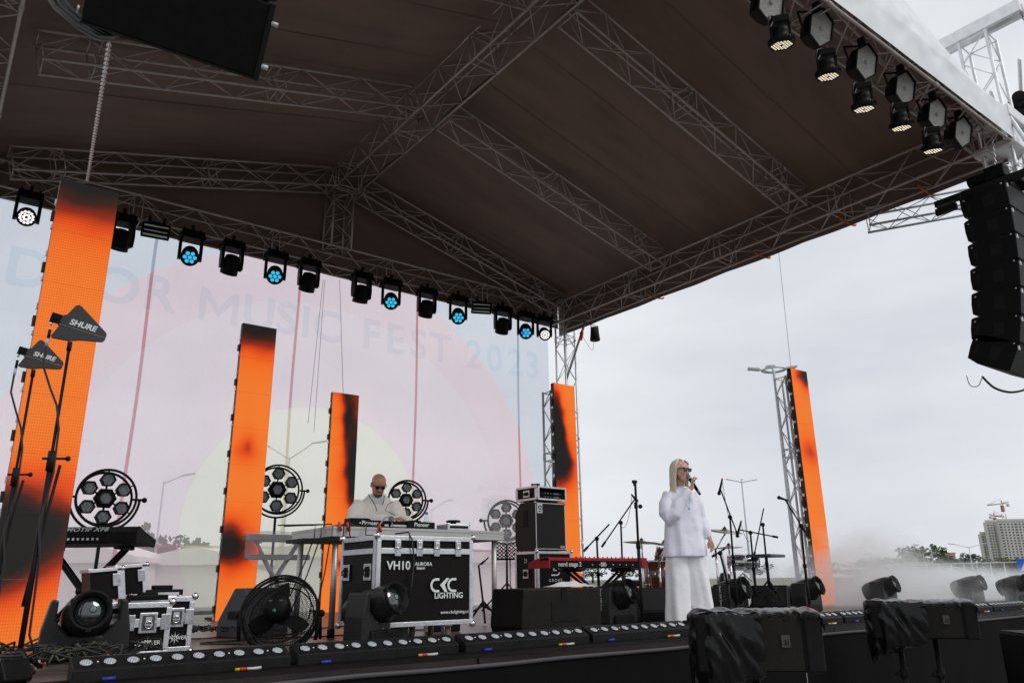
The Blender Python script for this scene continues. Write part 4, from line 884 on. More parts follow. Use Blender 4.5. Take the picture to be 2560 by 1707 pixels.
for p in ((0.012, -0.004, 0.012), (0.012, -0.004, ah-0.012), (aw-0.012, -0.004, 0.012), (aw-0.012, -0.004, ah-0.012)):
    b = MB(); b.sphere(p, 0.02, 8, 6); b.build('corner', STEELD, t)
rz0 = AZ0+ah+0.02
t = thing('rack_case', 'small open rack case with receivers on top of the bass cabinet', 'rack case', (a0.x+0.02, ay-0.02, rz0), math.radians(3)); rw, rd, rh = aw*0.95, dsy*0.95, 0.17
for c, s in (((rw/2, rd/2, 0.006), (rw, rd, 0.012)), ((rw/2, rd/2, rh-0.006), (rw, rd, 0.012)), ((0.006, rd/2, rh/2), (0.012, rd, rh-0.024)), ((rw-0.006, rd/2, rh/2), (0.012, rd, rh-0.024)), ((rw/2, rd-0.006, rh/2), (rw-0.024, 0.012, rh-0.024))):
    b = MB(); b.box(c, s); b.build('case_panel', CASE, t)
for c, s in (((rw/2, -0.004, 0.008), (rw, 0.02, 0.022)), ((rw/2, -0.004, rh-0.008), (rw, 0.02, 0.022)), ((0.006, -0.005, rh/2), (0.022, 0.02, rh-0.03)), ((rw-0.006, -0.005, rh/2), (0.022, 0.02, rh-0.03)), ((-0.005, rd/2, rh-0.004), (0.02, rd-0.02, 0.026)), ((-0.005, rd/2, 0.012), (0.02, rd-0.02, 0.026)), ((-0.006, 0.02, rh/2), (0.018, 0.05, rh-0.05)), ((-0.006, rd-0.02, rh/2), (0.018, 0.04, rh-0.05))):
    b = MB(); b.box(c, s); b.build('edge_trim', TRIM, t, bev=0.002)
handle(t, T(-0.008, rd*0.5, rh*0.5) @ rotz(-pi/2), 0.12, 0.09)
for k, zz in enumerate((0.04, 0.085)):
    b = MB(); b.box((rw/2, 0.05, zz), (rw-0.06, 0.1, 0.035)); r_ = b.build('receiver', DKG, t, bev=0.002)
    b = MB(); b.box((rw*0.66, -0.002, zz), (0.1, 0.004, 0.016)); b.build('display', mat('grey display', (0.12, 0.14, 0.14), 0.2), r_)
    for kk in range(3):
        b = MB(); b.cyl((rw*0.25+kk*0.05, -0.01, zz), (rw*0.25+kk*0.05, 0.0, zz), 0.007, 8); b.build('knob', STEELD, r_)
b = MB(); b.tube([(0.1+0.05*math.cos(k*0.7), 0.15+0.06*math.sin(k*0.7), rh+0.01+0.002*k) for k in range(22)], 0.007, 5); b.build('coiled_cable', CABLE, t)

# ---- black slab cabinet with tape + towel
t = thing('floor_monitor', 'large black loudspeaker box lying on the stage with a strip of tape on its face', 'floor monitor', (4.42, 5.47, 0))
bx0, bx1 = ony(1304, 1585, 5.47), ony(1506, 1575, 5.47)
b = MB(); w_ = bx1.x-bx0.x
b.prism([(0.03, 0), (0, 0.08), (0.03, 0.385), (w_, 0.385), (w_, 0)], (bx0.x-4.42, 0, 0.0), (1, 0, 0), (0, 0, 1), (0, 1, 0), 0.46); b.build('cabinet', mat('scuffed black paint', (0.009, 0.008, 0.0065), 0.6, 0, 0.6, 6, 0.1, 90, spec=0.2), t, bev=0.014)
b = MB(); b.box((0.30, -0.004, 0.32), (0.062, 0.004, 0.13)); b.build('tape_strip', DKG, t)
b = MB(); b.box((0.30, -0.003, 0.19), (0.30, 0.004, 0.17)); b.build('rear_panel', BLKM, t, bev=0.002)
t2 = thing('towel', 'crumpled pale cloth on the black loudspeaker box', 'towel', (4.7, 5.62, 0.388))
b = MB(); b.grid(lambda a, c: (-0.06+0.55*a, -0.12+0.2*c, 0.008+0.045*abs(noise.noise(Vector((a*6, c*3, 1))))*math.sin(pi*a)*math.sin(pi*c)+0.03*math.sin(pi*a)*math.sin(pi*c)), 30, 12); b.build('cloth', mat('pale cloth', (0.62, 0.60, 0.62), 0.85, 0, 0.08), t2)
# ---- wedges
def wedge(lab, x, y, rz, w=0.5, d=0.38, h=0.36, m=None):
    t = thing('floor_monitor', lab, 'floor monitor', (x, y, 0), rz)
    b = MB(); b.prism([(-d/2, 0), (d/2, 0), (d/2, h*0.32), (d*0.02, h), (-d*0.32, h), (-d/2, h*0.75)], (-w/2, 0, 0), (0, 1, 0), (0, 0, 1), (1, 0, 0), w); b.build('cabinet', m or DKG, t, bev=0.012)
    b = MB(); b.prism([(d*0.49, h*0.36), (d*0.05, h*0.98)], (-w/2, 0, 0), (0, 1, 0), (0, 0, 1), (1, 0, 0), w) if False else None
    g_ = MB(); n_ = Vector((0, h*0.68, d*0.48)).normalized(); p0 = Vector((0, d/2, h*0.32)); p1 = Vector((0, d*0.02, h))
    q = [p0.lerp(p1, 0.06)+n_*0.006, p0.lerp(p1, 0.94)+n_*0.006]
    g_.add([(-w*0.44, q[0].y, q[0].z), (w*0.44, q[0].y, q[0].z), (w*0.44, q[1].y, q[1].z), (-w*0.44, q[1].y, q[1].z), (-w*0.44, q[0].y-0.01, q[0].z-0.01), (w*0.44, q[0].y-0.01, q[0].z-0.01), (w*0.44, q[1].y-0.01, q[1].z-0.01), (-w*0.44, q[1].y-0.01, q[1].z-0.01)], [(0, 1, 2, 3), (4, 5, 1, 0), (1, 5, 6, 2), (2, 6, 7, 3), (3, 7, 4, 0)])
    g_.build('grille', BLKM, t)
    b = MB(); b.box((-w/2-0.003, 0, h*0.45), (0.008, 0.12, 0.07)); b.build('handle_recess', BLKM, t)
    return t
wedge('grey wedge monitor on the floor left of the fan', 2.62, 7.38, math.radians(20), 0.46, 0.42, 0.42, mat('grey speaker paint', (0.05, 0.05, 0.056), 0.55, 0, 0.2, 10, 0.1, 120))
wedge('small black wedge monitor on the floor just left of the woman\'s trousers', 6.55, 6.15, math.radians(150), 0.34, 0.33, 0.36, BLKP)
wedge('black wedge monitor behind the bagged nearer loudspeaker, beside a moving head', 8.35, 5.9, math.radians(120), 0.42, 0.4, 0.36, BLKP)
wedge('black wedge half hidden between the white-lettered case and the table leg', 4.25, 6.75, math.radians(160), 0.3, 0.3, 0.42, BLKM)
# ---- fan
fc = atd(700, 1534, 6.25)
t = thing('drum_fan', 'black cage fan on a tilting stand on the stage floor', 'fan', (fc.x, fc.y, 0), face(fc.x, fc.y, -12))
Rf = T(0, 0, fc.z) @ Matrix.Rotation(math.radians(-22), 4, 'X'); fr = 0.30
for yy, rr in ((-0.09, fr*0.86), (-0.055, fr), (0.0, fr*1.01), (0.06, fr), (0.10, fr*0.85)):
    b = MB(); b.M = Rf; b.tube([(rr*math.cos(a_), yy, rr*math.sin(a_)) for a_ in [2*pi*k/48 for k in range(48)]], 0.006 if rr < fr*0.99 else 0.009, 5, closed=True); b.build('rim', STEELB, t)
for sgn, nm in ((-1, 'rear_guard'), (1, 'front_guard')):
    b = MB(); b.M = Rf
    for k in range(90):
        a_ = 2*pi*k/90; tw = 0.5*sgn
        pts = [(rr*fr*math.cos(a_+tw*rr), sgn*(0.105-0.045*rr**3), rr*fr*math.sin(a_+tw*rr)) for rr in (0.28, 0.55, 0.8, 1.0)]
        b.tube(pts, 0.0017, 3)
    for rr in (0.35, 0.45, 0.55, 0.65, 0.75, 0.85, 0.93):
        b.tube([(rr*fr*math.cos(a_), sgn*(0.107-0.045*rr**3), rr*fr*math.sin(a_)) for a_ in [2*pi*k/40 for k in range(40)]], 0.0020, 3, closed=True)
    b.build(nm, STEELB, t)['kind'] = 'stuff'
b = MB(); b.M = Rf; b.lathe([(0, -0.22), (0.07, -0.215), (0.105, -0.19), (0.11, -0.13), (0.10, -0.06), (0.05, 0.0), (0, 0.0)], (0, 0, 0), (0, 1, 0), 24); mo = b.build('motor', BLKP, t)
b = MB(); b.M = Rf; b.cyl((0, -0.222, -0.05), (0, -0.21, -0.05), 0.014, 12); b.box((-0.04, -0.212, 0.03), (0.03, 0.01, 0.008)); b.box((0.04, -0.212, 0.03), (0.03, 0.01, 0.008)); b.build('switch', mat('teal grey', (0.05, 0.1, 0.1), 0.4), mo)
b = MB(); b.M = Rf; b.cyl((0, 0.05, 0), (0, 0.12, 0), 0.05, 16); b.build('hub', STEELB, t)
for k in range(3):
    b = MB(); b.M = Rf @ Matrix.Rotation(2*pi*k/3+0.5, 4, 'Y')
    b.grid(lambda u, w: (0.05+0.2*u, 0.03*(w-0.5)*2, (0.13*math.sin(0.4+u*2.0))*(w-0.5)), 8, 6)
    bo = b.build('blade', BLKM, t); md = bo.modifiers.new('thick', 'SOLIDIFY'); md.thickness = 0.004
for sg in (-1, 1):
    b = MB(); b.tube([(sg*(fr+0.02), 0, fc.z), (sg*(fr+0.02), -0.02, fc.z-0.06), (sg*(fr+0.0), -0.04, 0.02)], 0.016, 8); b.build('stand_leg', STEELB, t)
    b = MB(); b.tube([(sg*(fr+0.02), 0, fc.z), (sg*(fr+0.0), 0.2, 0.02)], 0.014, 8); b.build('stand_leg', STEELB, t)
    b = MB(); b.sphere((sg*(fr+0.03), 0, fc.z), 0.03, 10, 7); b.build('knob', BLKR, t)
# ---- keyboards
def xstand(t, x0, x1, y, z, m=STEELB, n=2):
    for dy in (0.0, 0.09):
        b = MB(); b.tube([(x0, y+dy, z), (x1, y+dy, 0.03)], 0.018, 4, up=Vector((0, 1, 0))); b.build('stand_tube', m, t)
        b = MB(); b.tube([(x1, y+dy+0.025, z), (x0, y+dy+0.025, 0.03)], 0.018, 4, up=Vector((0, 1, 0))); b.build('stand_tube', m, t)
    for x in (x0, x1):
        b = MB(); b.cyl((x, y-0.14, z+0.015), (x, y+0.22, z+0.015), 0.02, 8); b.build('top_bar', m, t)
        b = MB(); b.cyl((x, y-0.16, 0.02), (x, y+0.24, 0.02), 0.018, 8); b.build('foot_bar', m, t)
    b = MB(); b.cyl(((x0+x1)/2, y-0.03, z*0.52), ((x0+x1)/2, y+0.15, z*0.52), 0.035, 12); b.build('pivot', STEELB, t)
kc = atd(338, 1362, 7.2); kz = kc.z; kw = 1.4
t = thing('synthesizer', 'black synthesizer with white lettering on its back, leftmost keyboard', 'keyboard', (kc.x, kc.y, 0.0), math.radians(-36))
b = MB(); b.prism([(0, 0.02), (0.40, 0.0), (0.44, 0.06), (0.16, 0.13), (0.05, 0.17), (0, 0.12)], (-kw, 0, kz), (0, 1, 0), (0, 0, 1), (1, 0, 0), kw-0.02); b.build('body', BLKP, t, bev=0.008)
b = MB(); b.prism([(-0.004, 0.01), (0.42, -0.006), (0.455, 0.065), (0.16, 0.14), (0.05, 0.178), (-0.004, 0.125)], (-0.022, 0, kz), (0, 1, 0), (0, 0, 1), (1, 0, 0), 0.024); b.build('end_cheek', BLKP, t, bev=0.006)
b = MB(); b.add([(-kw, -0.002, kz+0.122), (-0.02, -0.002, kz+0.122), (-0.02, 0.05, kz+0.174), (-kw, 0.05, kz+0.174)], [(0, 1, 2, 3)]); b.build('back_strip', DKG, t)
SLP = Matrix.Translation((0, 0.019, kz+0.147)) @ Matrix.Rotation(math.radians(45), 4, 'X')
text('MOTIF XF8', t, T(-0.47, 0, 0) @ SLP, 0.075, mat('dim print', (0.42, 0.43, 0.44), 0.5), bold=0.012, ext=0.001, space=1.08)
for k in range(12):
    b = MB(); b.box((-0.85+k*0.045, -0.004, kz+0.06), (0.02, 0.006, 0.02)); b.build('socket', STEELD if k % 3 else TRIM, t)
xstand(t, -0.85, -0.18, 0.14, kz-0.03)
for k in range(30):
    b = MB(); b.box((-kw+0.05+k*(kw-0.1)/30, 0.34, kz+0.085), ((kw-0.12)/30-0.003, 0.14, 0.01)); b.build('key', WHITEPRINT, t)
ny = 6.35; n0, n1 = ony(1371, 1400, ny), ony(1617, 1400, ny); nw = n1.x-n0.x; nz = n0.z-0.075
t = thing('stage_piano', 'bright red stage piano on a cross stand, left of the woman', 'keyboard', (n0.x, ny, 0))
b = MB(); b.prism([(0.0, 0), (0.3, 0), (0.3, 0.05), (0.12, 0.072), (0.0, 0.072)], (0.02, 0, nz), (0, 1, 0), (0, 0, 1), (1, 0, 0), nw-0.11); b.build('back_panel', BLKP, t)
b = MB(); b.prism([(-0.004, 0.0725), (0.13, 0.0725), (0.13, 0.098), (0.0, 0.104), (-0.004, 0.1)], (0, 0, nz), (0, 1, 0), (0, 0, 1), (1, 0, 0), nw-0.09); b.build('top_panel', RED, t, bev=0.004)
b = MB(); b.prism([(-0.006, -0.004), (0.34, -0.004), (0.34, 0.06), (0.12, 0.11), (-0.006, 0.108)], (nw-0.09, 0, nz), (0, 1, 0), (0, 0, 1), (1, 0, 0), 0.09); b.build('end_cheek', RED, t, bev=0.006)
b = MB(); b.prism([(-0.006, -0.004), (0.34, -0.004), (0.34, 0.06), (0.12, 0.11), (-0.006, 0.108)], (0, 0, nz), (0, 1, 0), (0, 0, 1), (1, 0, 0), 0.02); b.build('end_cheek', RED, t, bev=0.004)
text('nord stage 2', t, T(nw*0.20, -0.003, nz+0.036) @ FRONT, 0.064, bold=0.01, ext=0.001)
for k in range(7):
    b = MB(); b.cyl((nw*(0.42+0.07*k), -0.006, nz+0.03), (nw*(0.42+0.07*k), 0, nz+0.03), 0.009, 10); b.build('socket', STEELD, t)
b = MB(); b.box((nw*0.53, -0.002, nz+0.036), (0.075, 0.003, 0.045)); b.build('rating_label', mat('label grey', (0.4, 0.4, 0.4), 0.5), t)
for k in range(14):
    b = MB(); b.cyl((nw*(0.3+0.045*k), 0.06, nz+0.098), (nw*(0.3+0.045*k), 0.06, nz+0.118), 0.008, 8); b.build('knob', REDP if k % 4 else BLKP, t)
for k in range(28):
    b = MB(); b.box((0.04+(k+0.5)*(nw-0.15)/28, 0.225, nz+0.075), ((nw-0.15)/28-0.003, 0.15, 0.012)); b.build('key', WHITEPRINT, t)
xstand(t, nw*0.30, nw*0.84, 0.12, nz-0.035)
for x in (nw*0.30, nw*0.84):
    b = MB(); b.box((x, 0.1, nz-0.016), (0.11, 0.26, 0.022)); b.build('support_pad', BLKR, t, bev=0.006)
# small black keyboard module and pedal boards
pm_ = atd(1565, 1458, 8.9); t = thing('control_surface', 'small black electronic pad under the right end of the red stage piano', 'electronic pad', (pm_.x, pm_.y, pm_.z), -0.3)
b = MB(); b.box((0, 0, 0), (0.27, 0.2, 0.06)); b.build('pad_body', BLKP, t, bev=0.012); b = MB(); b.box((0, 0, 0.033), (0.22, 0.16, 0.006)); b.build('pad_top', mat('blue grey pad', (0.08, 0.10, 0.12), 0.3), t)
b = MB(); b.cyl((0, 0, -pm_.z), (0, 0, -0.03), 0.016, 8); b.build('pole', STEELB, t); b = MB(); b.lathe([(0.14, 0), (0.14, 0.012), (0.03, 0.03)], (0, 0, -pm_.z), n=18); b.build('base', STEELB, t)
# wrapped keyboard behind the second column
wk = atd(680, 1345, 10.6); t = thing('wrapped_keyboard', 'keyboard under clear plastic film on a cross stand behind the second orange column', 'keyboard', (wk.x-0.1, wk.y, 0))
GRY = mat('grey shell', (0.3, 0.3, 0.31), 0.5); b = MB(); b.box((0.2, 0, wk.z), (0.95, 0.3, 0.09)); b.build('body', GRY, t, bev=0.02)
b = MB(); b.grid(lambda a, c: (0.2-0.52+1.04*a, -0.17+0.34*c, wk.z+0.062+0.035*math.sin(pi*c)+0.012*noise.noise(Vector((a*9, c*4, 0)))), 20, 8)
b.grid(lambda a, c: (0.2-0.52+1.04*a, -0.175-0.04*c*noise.noise(Vector((a*7, c*2, 3))), wk.z+0.06-0.5*c*(0.6+0.4*math.sin(a*5))), 26, 10); FILM = mat('clear film', (0.75, 0.77, 0.8), 0.15, 0, 0.05, trans=0.0, alpha=0.28); b.build('plastic_film', FILM, t)
xstand(t, -0.1, 0.5, 0.0, wk.z-0.07, GALV)
b = MB(); b.box((0.2, 0.0, wk.z-0.25), (0.9, 0.1, 0.07)); b.build('lower_shelf', GRY, t, bev=0.01)

# ---- DJ gear on the table
def player(lab, x, word):
    t = thing('media_player', lab, 'media player', (x, 6.88, tz))
    b = MB(); b.prism([(0, 0), (0.36, 0), (0.36, 0.05), (0.0, 0.085)], (-0.16, 0, 0), (0, 1, 0), (0, 0, 1), (1, 0, 0), 0.32); b.build('body', DKG, t, bev=0.008)
    b = MB(); b.lathe([(0.10, 0), (0.10, 0.018), (0.085, 0.022), (0.03, 0.022)], (0, 0.2, 0.076), (0, 0.14, 1), 24); b.build('jog_wheel', BLKP, t)
    text(word, t, T(0.0, -0.003, 0.055) @ FRONT, 0.055, WHITEPRINT, bold=0.012, ext=0.001)
    return t
djx = ony(925, 1300, 6.9).x
player('dark media player at the left of the DJ table, nearest the DJ\'s sleeve', ony(925, 1300, 6.88).x, 'Pioneer'); player('dark media player at the right of the DJ table, before the water bottle', ony(1054, 1305, 6.88).x, 'Pioneer')
mxx = ony(990, 1300, 6.9).x
t = thing('dj_mixer', 'DJ mixer under the DJ\'s hand between the two players', 'mixer', (mxx, 6.9, tz))
b = MB(); b.prism([(0, 0), (0.34, 0), (0.34, 0.06), (0, 0.085)], (-0.16, 0, 0), (0, 1, 0), (0, 0, 1), (1, 0, 0), 0.32); b.build('body', BLKP, t, bev=0.006)
for i in range(6):
    for j in range(3):
        b = MB(); b.cyl((-0.13+0.05*i, 0.07+0.08*j, 0.075-0.006*j), (-0.13+0.05*i, 0.07+0.08*j, 0.1-0.006*j), 0.009, 8); b.build('knob', (WHITEPRINT, STEELD, BLKM)[(i+j) % 3], t)
b = MB(); b.box((0, -0.002, 0.04), (0.28, 0.003, 0.02)); b.build('socket_row', STEELD, t)
mp_ = ony(978, 1302, 6.72)
t = thing('microphone', 'grey ball-head microphone lying tilted on the front of the DJ mixer', 'microphone', (mp_.x, mp_.y, tz))
b = MB(); b.sphere((0, 0, 0.09), 0.028, 14, 10); b.build('grille_ball', mat('mic mesh', (0.3, 0.3, 0.31), 0.4, 0.6, 0.3, 200, 0.8, 400), t); b = MB(); b.cyl((0, 0, 0.09), (0.05, 0.12, 0.035), 0.017, 12, 0.012); b.build('handle', BLKP, t)
t = thing('cable', 'light grey cable looping over the table edge to the microphone', 'cable', (mp_.x, 6.62, tz))
b = MB(); b.tube([(-0.22, -0.02, -0.12), (-0.2, -0.03, 0.01), (-0.12, 0.0, 0.09), (-0.02, 0.08, 0.11), (0.04, 0.16, 0.05), (0.02, 0.1, 0.02)], 0.007, 6); b.build('sheath', mat('grey cable', (0.3, 0.29, 0.28), 0.5), t)
t = thing('black_box', 'small black box standing at the left end of the DJ table', 'box', (ony(883, 1296, 6.8).x, 6.8, tz))
b = MB(); b.box((0, 0, 0.05), (0.12, 0.14, 0.07)); b.box((-0.02, 0, 0.012), (0.3, 0.2, 0.02)); b.build('body', BLKP, t, bev=0.006); b = MB(); b.cyl((0.04, -0.075, 0.04), (0.04, -0.07, 0.04), 0.012, 10); b.build('socket', STEELD, t)
bw = ony(1066, 1305, 7.1); t = thing('water_bottle', 'small clear water bottle with a blue cap on the DJ table', 'bottle', (bw.x, 7.1, tz))
b = MB(); b.lathe([(0.030, 0), (0.034, 0.01), (0.033, 0.05), (0.035, 0.06), (0.034, 0.12), (0.028, 0.15), (0.014, 0.175), (0.013, 0.185)], n=16); b.build('bottle_body', mat('clear plastic', (0.8, 0.85, 0.9), 0.08, 0, 0.02, alpha=0.35), t)
b = MB(); b.cyl((0, 0, 0.182), (0, 0, 0.205), 0.017, 14); b.build('cap', mat('blue cap', (0.03, 0.22, 0.6), 0.4), t); b = MB(); b.cyl((0, 0, 0.07), (0, 0, 0.11), 0.0355, 16); b.build('label', mat('bottle label', (0.5, 0.62, 0.75), 0.4), t)
rb = ony(1133, 1312, 6.85); t = thing('turntable_box', 'small silver-edged box with a black knob at the right end of the DJ table', 'box', (rb.x, 6.85, tz))
b = MB(); b.box((0, 0, 0.035), (0.27, 0.22, 0.06)); b.build('body', TRIM, t, bev=0.006); b = MB(); b.box((0, -0.112, 0.035), (0.22, 0.004, 0.025)); b.build('dark_strip', BLKM, t)
b = MB(); b.cyl((0, 0, 0.065), (0, 0, 0.09), 0.03, 14); b.lathe([(0.075, 0.09), (0.075, 0.105), (0.06, 0.11)], n=18); b.build('knob', BLKM, t)
for p in ((-0.13, -0.105), (0.13, -0.105)):
    b = MB(); b.sphere((p[0], p[1], 0.065), 0.013, 8, 6); b.build('ball_corner', CHROME, t)
# cables hanging from the table's left end
t = thing('cable_bundle', 'black cables with red connectors hanging off the left end of the DJ table', 'cables', (tx0, ty0, tz))
for k, (x_, y_, dz, dx) in enumerate(((-0.05, 0.3, 0.6, -0.2), (0.02, 0.1, 0.8, -0.12), (0.08, -0.03, 0.9, 0.05), (0.14, -0.03, 0.35, 0.1), (0.3, -0.03, 0.16, 0.15), (-0.03, 0.2, 0.85, -0.3))):
    b = MB(); b.tube([(x_+dx*1.2, y_+0.12, 0.01), (x_, y_-0.02, 0.02), (x_-0.01, y_-0.04, -0.08), (x_+dx*0.4, y_-0.04, -dz*0.5), (x_+dx, y_-0.03, -dz)], 0.006, 5); b.build('cable', CABLE, t)
for x_ in (0.04, 0.12, 0.44):
    b = MB(); b.cyl((x_, -0.03, 0.03), (x_+0.02, -0.04, -0.05), 0.012, 8); b.build('red_connector', REDP, t)
t = thing('cable', 'black cable hanging over the face of the white-lettered case', 'cable', (c0.x+csx*0.33, cy-0.02, ctop))
b = MB(); b.tube([(-0.1, 0.1, 0.02), (-0.02, 0.02, 0.03), (0.0, -0.01, -0.03), (0.02, -0.015, -0.2), (-0.0, -0.02, -0.38), (-0.03, -0.025, -0.5)], 0.007, 6); b.build('sheath', CABLE, t)
# ================================================================ STANDS, DRUMS, ANTENNAS
def P3(u, v, w): return atd(u, v, w)
def mic(mb, p, d, L=0.17, r=0.018):
    d = Vector(d).normalized(); p = Vector(p); mb.cyl(p, p+d*L*0.72, r*0.6, 10, r*0.85); mb.sphere(p+d*L*0.82, r*1.25, 10, 8)
def stand(lab, base, top, w, boom=None, miced=None, round_base=False, legs=0.28, r=0.011, clip=False, m=STEELB):
    """pole from its floor point up to pixel 'top' at depth w; boom = two pixels, back end and front end"""
    tp = P3(*top, w); bp_ = P3(*base, w); x, y = (tp.x+bp_.x)/2, (tp.y+bp_.y)/2
    t = thing('microphone_stand', lab, 'microphone stand', (x, y, 0), 0, 'microphone stands on the stage')
    b = MB(); b.cyl((0, 0, 0.02), (0, 0, tp.z*0.58), r*1.45, 8); b.build('lower_tube', m, t)
    b = MB(); b.cyl((0, 0, tp.z*0.56), (tp.x-x, tp.y-y, tp.z), r, 8); b.cyl((0, 0, tp.z*0.55), (0, 0, tp.z*0.59), r*2, 8); b.build('upper_tube', m, t)
    if round_base:
        b = MB(); b.lathe([(0.13, 0), (0.13, 0.012), (0.05, 0.03), (0.02, 0.05), (0.02, 0.07)], n=24); b.build('base', STEELB, t)
    else:
        b = MB(); b.cyl((0, 0, 0.1), (0, 0, 0.16), r*2.2, 8); b.build('leg_collar', BLKR, t)
        for k in range(3):
            a_ = 0.5+2*pi*k/3+x; b = MB(); b.cyl((0, 0, 0.14), (legs*math.cos(a_), legs*math.sin(a_), 0.012), r*0.8, 6); b.build('leg', m, t)
    if clip:
        b = MB(); b.cyl((0, 0, tp.z), (0, 0, tp.z+0.03), 0.016, 8); b.box((0, 0, tp.z+0.04), (0.05, 0.03, 0.03)); b.build('mic_clip', BLKR, t, bev=0.004)
        b = MB(); b.sphere((0.04, -0.02, tp.z-0.20), 0.022, 8, 6); b.cyl((0, 0, tp.z-0.22), (0, 0, tp.z-0.16), 0.018, 8); b.build('clutch', BLKR, t)
    if boom:
        p0, p1 = P3(*boom[0], w), P3(*boom[1], w-0.25); o = Vector((x, y, 0))
        b = MB(); b.cyl(p0-o, p1-o, r*0.75, 6); bm = b.build('boom', m, t)
        b = MB(); b.sphere((tp.x-x, tp.y-y, tp.z), 0.026, 8, 6); b.build('clutch', BLKR, t)
        b = MB(); d_ = (p0-p1).normalized(); b.cyl(p0-o, p0-o+d_*0.08, 0.014, 8); b.build('counterweight', BLKR, t)
        if miced:
            q0, q1 = P3(*miced[0], w-0.25), P3(*miced[1], w-0.25); dd = (q1-q0)
            b = MB(); mic(b, q0-o, dd, dd.length, 0.017); b.build('microphone', BLKM, t)
            b = MB(); b.cyl(q0-o-dd*0.12, q0-o, 0.010, 8); b.build('cable_plug', REDP if miced[0][1] < 1230 else STEELB, t)
            b = MB(); b.tube(sag(q0-o, (x*0+tp.x-x+0.01, tp.y-y, tp.z-0.05), 0.12), 0.003, 4); b.build('cable', CABLE, t)
    return t
stand('straight microphone stand with empty clip, tallest one left of the woman', (1606, 1562), (1588, 1208), 7.45, round_base=True, clip=True, r=0.0115)
stand('boom stand with a short boom and clip behind the red stage piano, left one', (1500, 1540), (1492, 1346), 8.6, ((1469, 1367), (1523, 1310)))
stand('boom stand with long thin boom behind the red stage piano, right one', (1560, 1520), (1552, 1306), 9.2, ((1513, 1354), (1587, 1247)), ((1580, 1237), (1594, 1254)))
stand('boom stand with a hanging black microphone right of the woman\'s arm', (1842, 1520), (1825, 1292), 8.9, ((1841, 1328), (1800, 1220)), ((1805, 1200), (1796, 1240)))
stand('boom stand over the snare with a black microphone on a level boom', (1893, 1520), (1876, 1331), 9.3, ((1932, 1340), (1846, 1323)), ((1852, 1306), (1841, 1346)))
stand('boom stand with upright boom beside the drum pad', (1926, 1500), (1907, 1311), 9.5, ((1887, 1379), (1909, 1271)))
stand('boom stand with microphone at the far right, before the last orange column', (2022, 1520), (2003, 1314), 8.8, ((2006, 1318), (1962, 1248)), ((1968, 1250), (1943, 1242)))
t_ = stand('low boom stand leaning by the woman\'s left hand', (1835, 1500), (1800, 1382), 8.4, ((1788, 1386), (1812, 1371)), legs=0.22)
# guitar stand
gx = onz(1208, 1560); t = thing('guitar_stand', 'folding black guitar stand right of the white-lettered case', 'guitar stand', (gx.x, gx.y, 0), face(gx.x, gx.y))
hh = 0.62
b = MB(); b.cyl((0, 0, 0.22), (-0.05, 0.03, hh), 0.011, 8); b.build('neck_tube', STEELB, t)
b = MB(); b.tube([(-0.05, 0.03, hh), (0.0, 0.02, hh+0.04), (0.05, 0, hh+0.07)], 0.008, 6); b.tube([(-0.02, 0.03, hh+0.01), (0.03, -0.03, hh+0.055), (0.06, -0.05, hh+0.085)], 0.008, 6); b.build('yoke', BLKR, t)
for q in ((-0.16, 0.05), (0.02, -0.14), (0.2, 0.06)):
    b = MB(); b.tube([(0, 0, 0.24), (q[0], q[1], 0.02)], 0.012, 6); b.build('leg', STEELB, t)
for q in (0.12, -0.12):
    b = MB(); b.tube([(0, 0, 0.2), (q*0.7, -0.08, 0.15), (q, -0.16, 0.14), (q, -0.18, 0.19)], 0.012, 6); b.build('arm', BLKR, t)
# music stand
ms = onz(1277, 1540); t = thing('music_stand', 'perforated black music stand between the table and the amplifier stack', 'music stand', (ms.x, ms.y, 0), face(ms.x, ms.y, 8)); w_ = 8.9
zt, zb = 0.96*0.97, 0.76
b = MB()
R = Matrix.Identity(4)
nx, nz_ = 8, 5; fw, fh = 0.44, 0.25
for i in range(nx+1):
    for j in range(nz_):
        pass
holes = MB(); Mi = T(0, 0, 0.72) @ Matrix.Rotation(math.radians(-18), 4, 'X')
def desk_sheet(mb, M):
    cw, chh = fw/nx, fh/nz_
    for i in range(nx):
        for j in range(nz_):
            cx_, cz_ = -fw/2+cw*(i+0.5), chh*(j+0.5); n = 8; rr = min(cw, chh)*0.33
            sq = []
            for k in range(n):
                a_ = 2*pi*k/n+pi/8; c_, s_ = math.cos(a_), math.sin(a_); sc = 0.5/max(abs(c_), abs(s_)); sq.append((cx_+c_*sc*cw, 0, cz_+s_*sc*chh))
            ci = [(cx_+rr*math.cos(2*pi*k/n+pi/8), 0, cz_+rr*math.sin(2*pi*k/n+pi/8)) for k in range(n)]
            mb.add(sq+ci, [(k, (k+1) % n, n+(k+1) % n, n+k) for k in range(n)], False, M)
desk_sheet(holes, Mi); d_ = holes.build('desk', DKG, t); md = d_.modifiers.new('t', 'SOLIDIFY'); md.thickness = 0.003
b = MB(); b.M = Mi; b.box((0, -0.03, 0.0), (fw, 0.06, 0.006)); b.build('ledge', DKG, t)
b = MB(); b.cyl((0, 0.01, 0.1), (0, 0.01, 0.76), 0.010, 8); b.build('pole', GALV, t)
for k in range(3):
    a_ = pi/2+2*pi*k/3; b = MB(); b.cyl((0, 0.01, 0.12), (0.24*math.cos(a_), 0.24*math.sin(a_), 0.01), 0.009, 6); b.build('leg', STEELB, t)
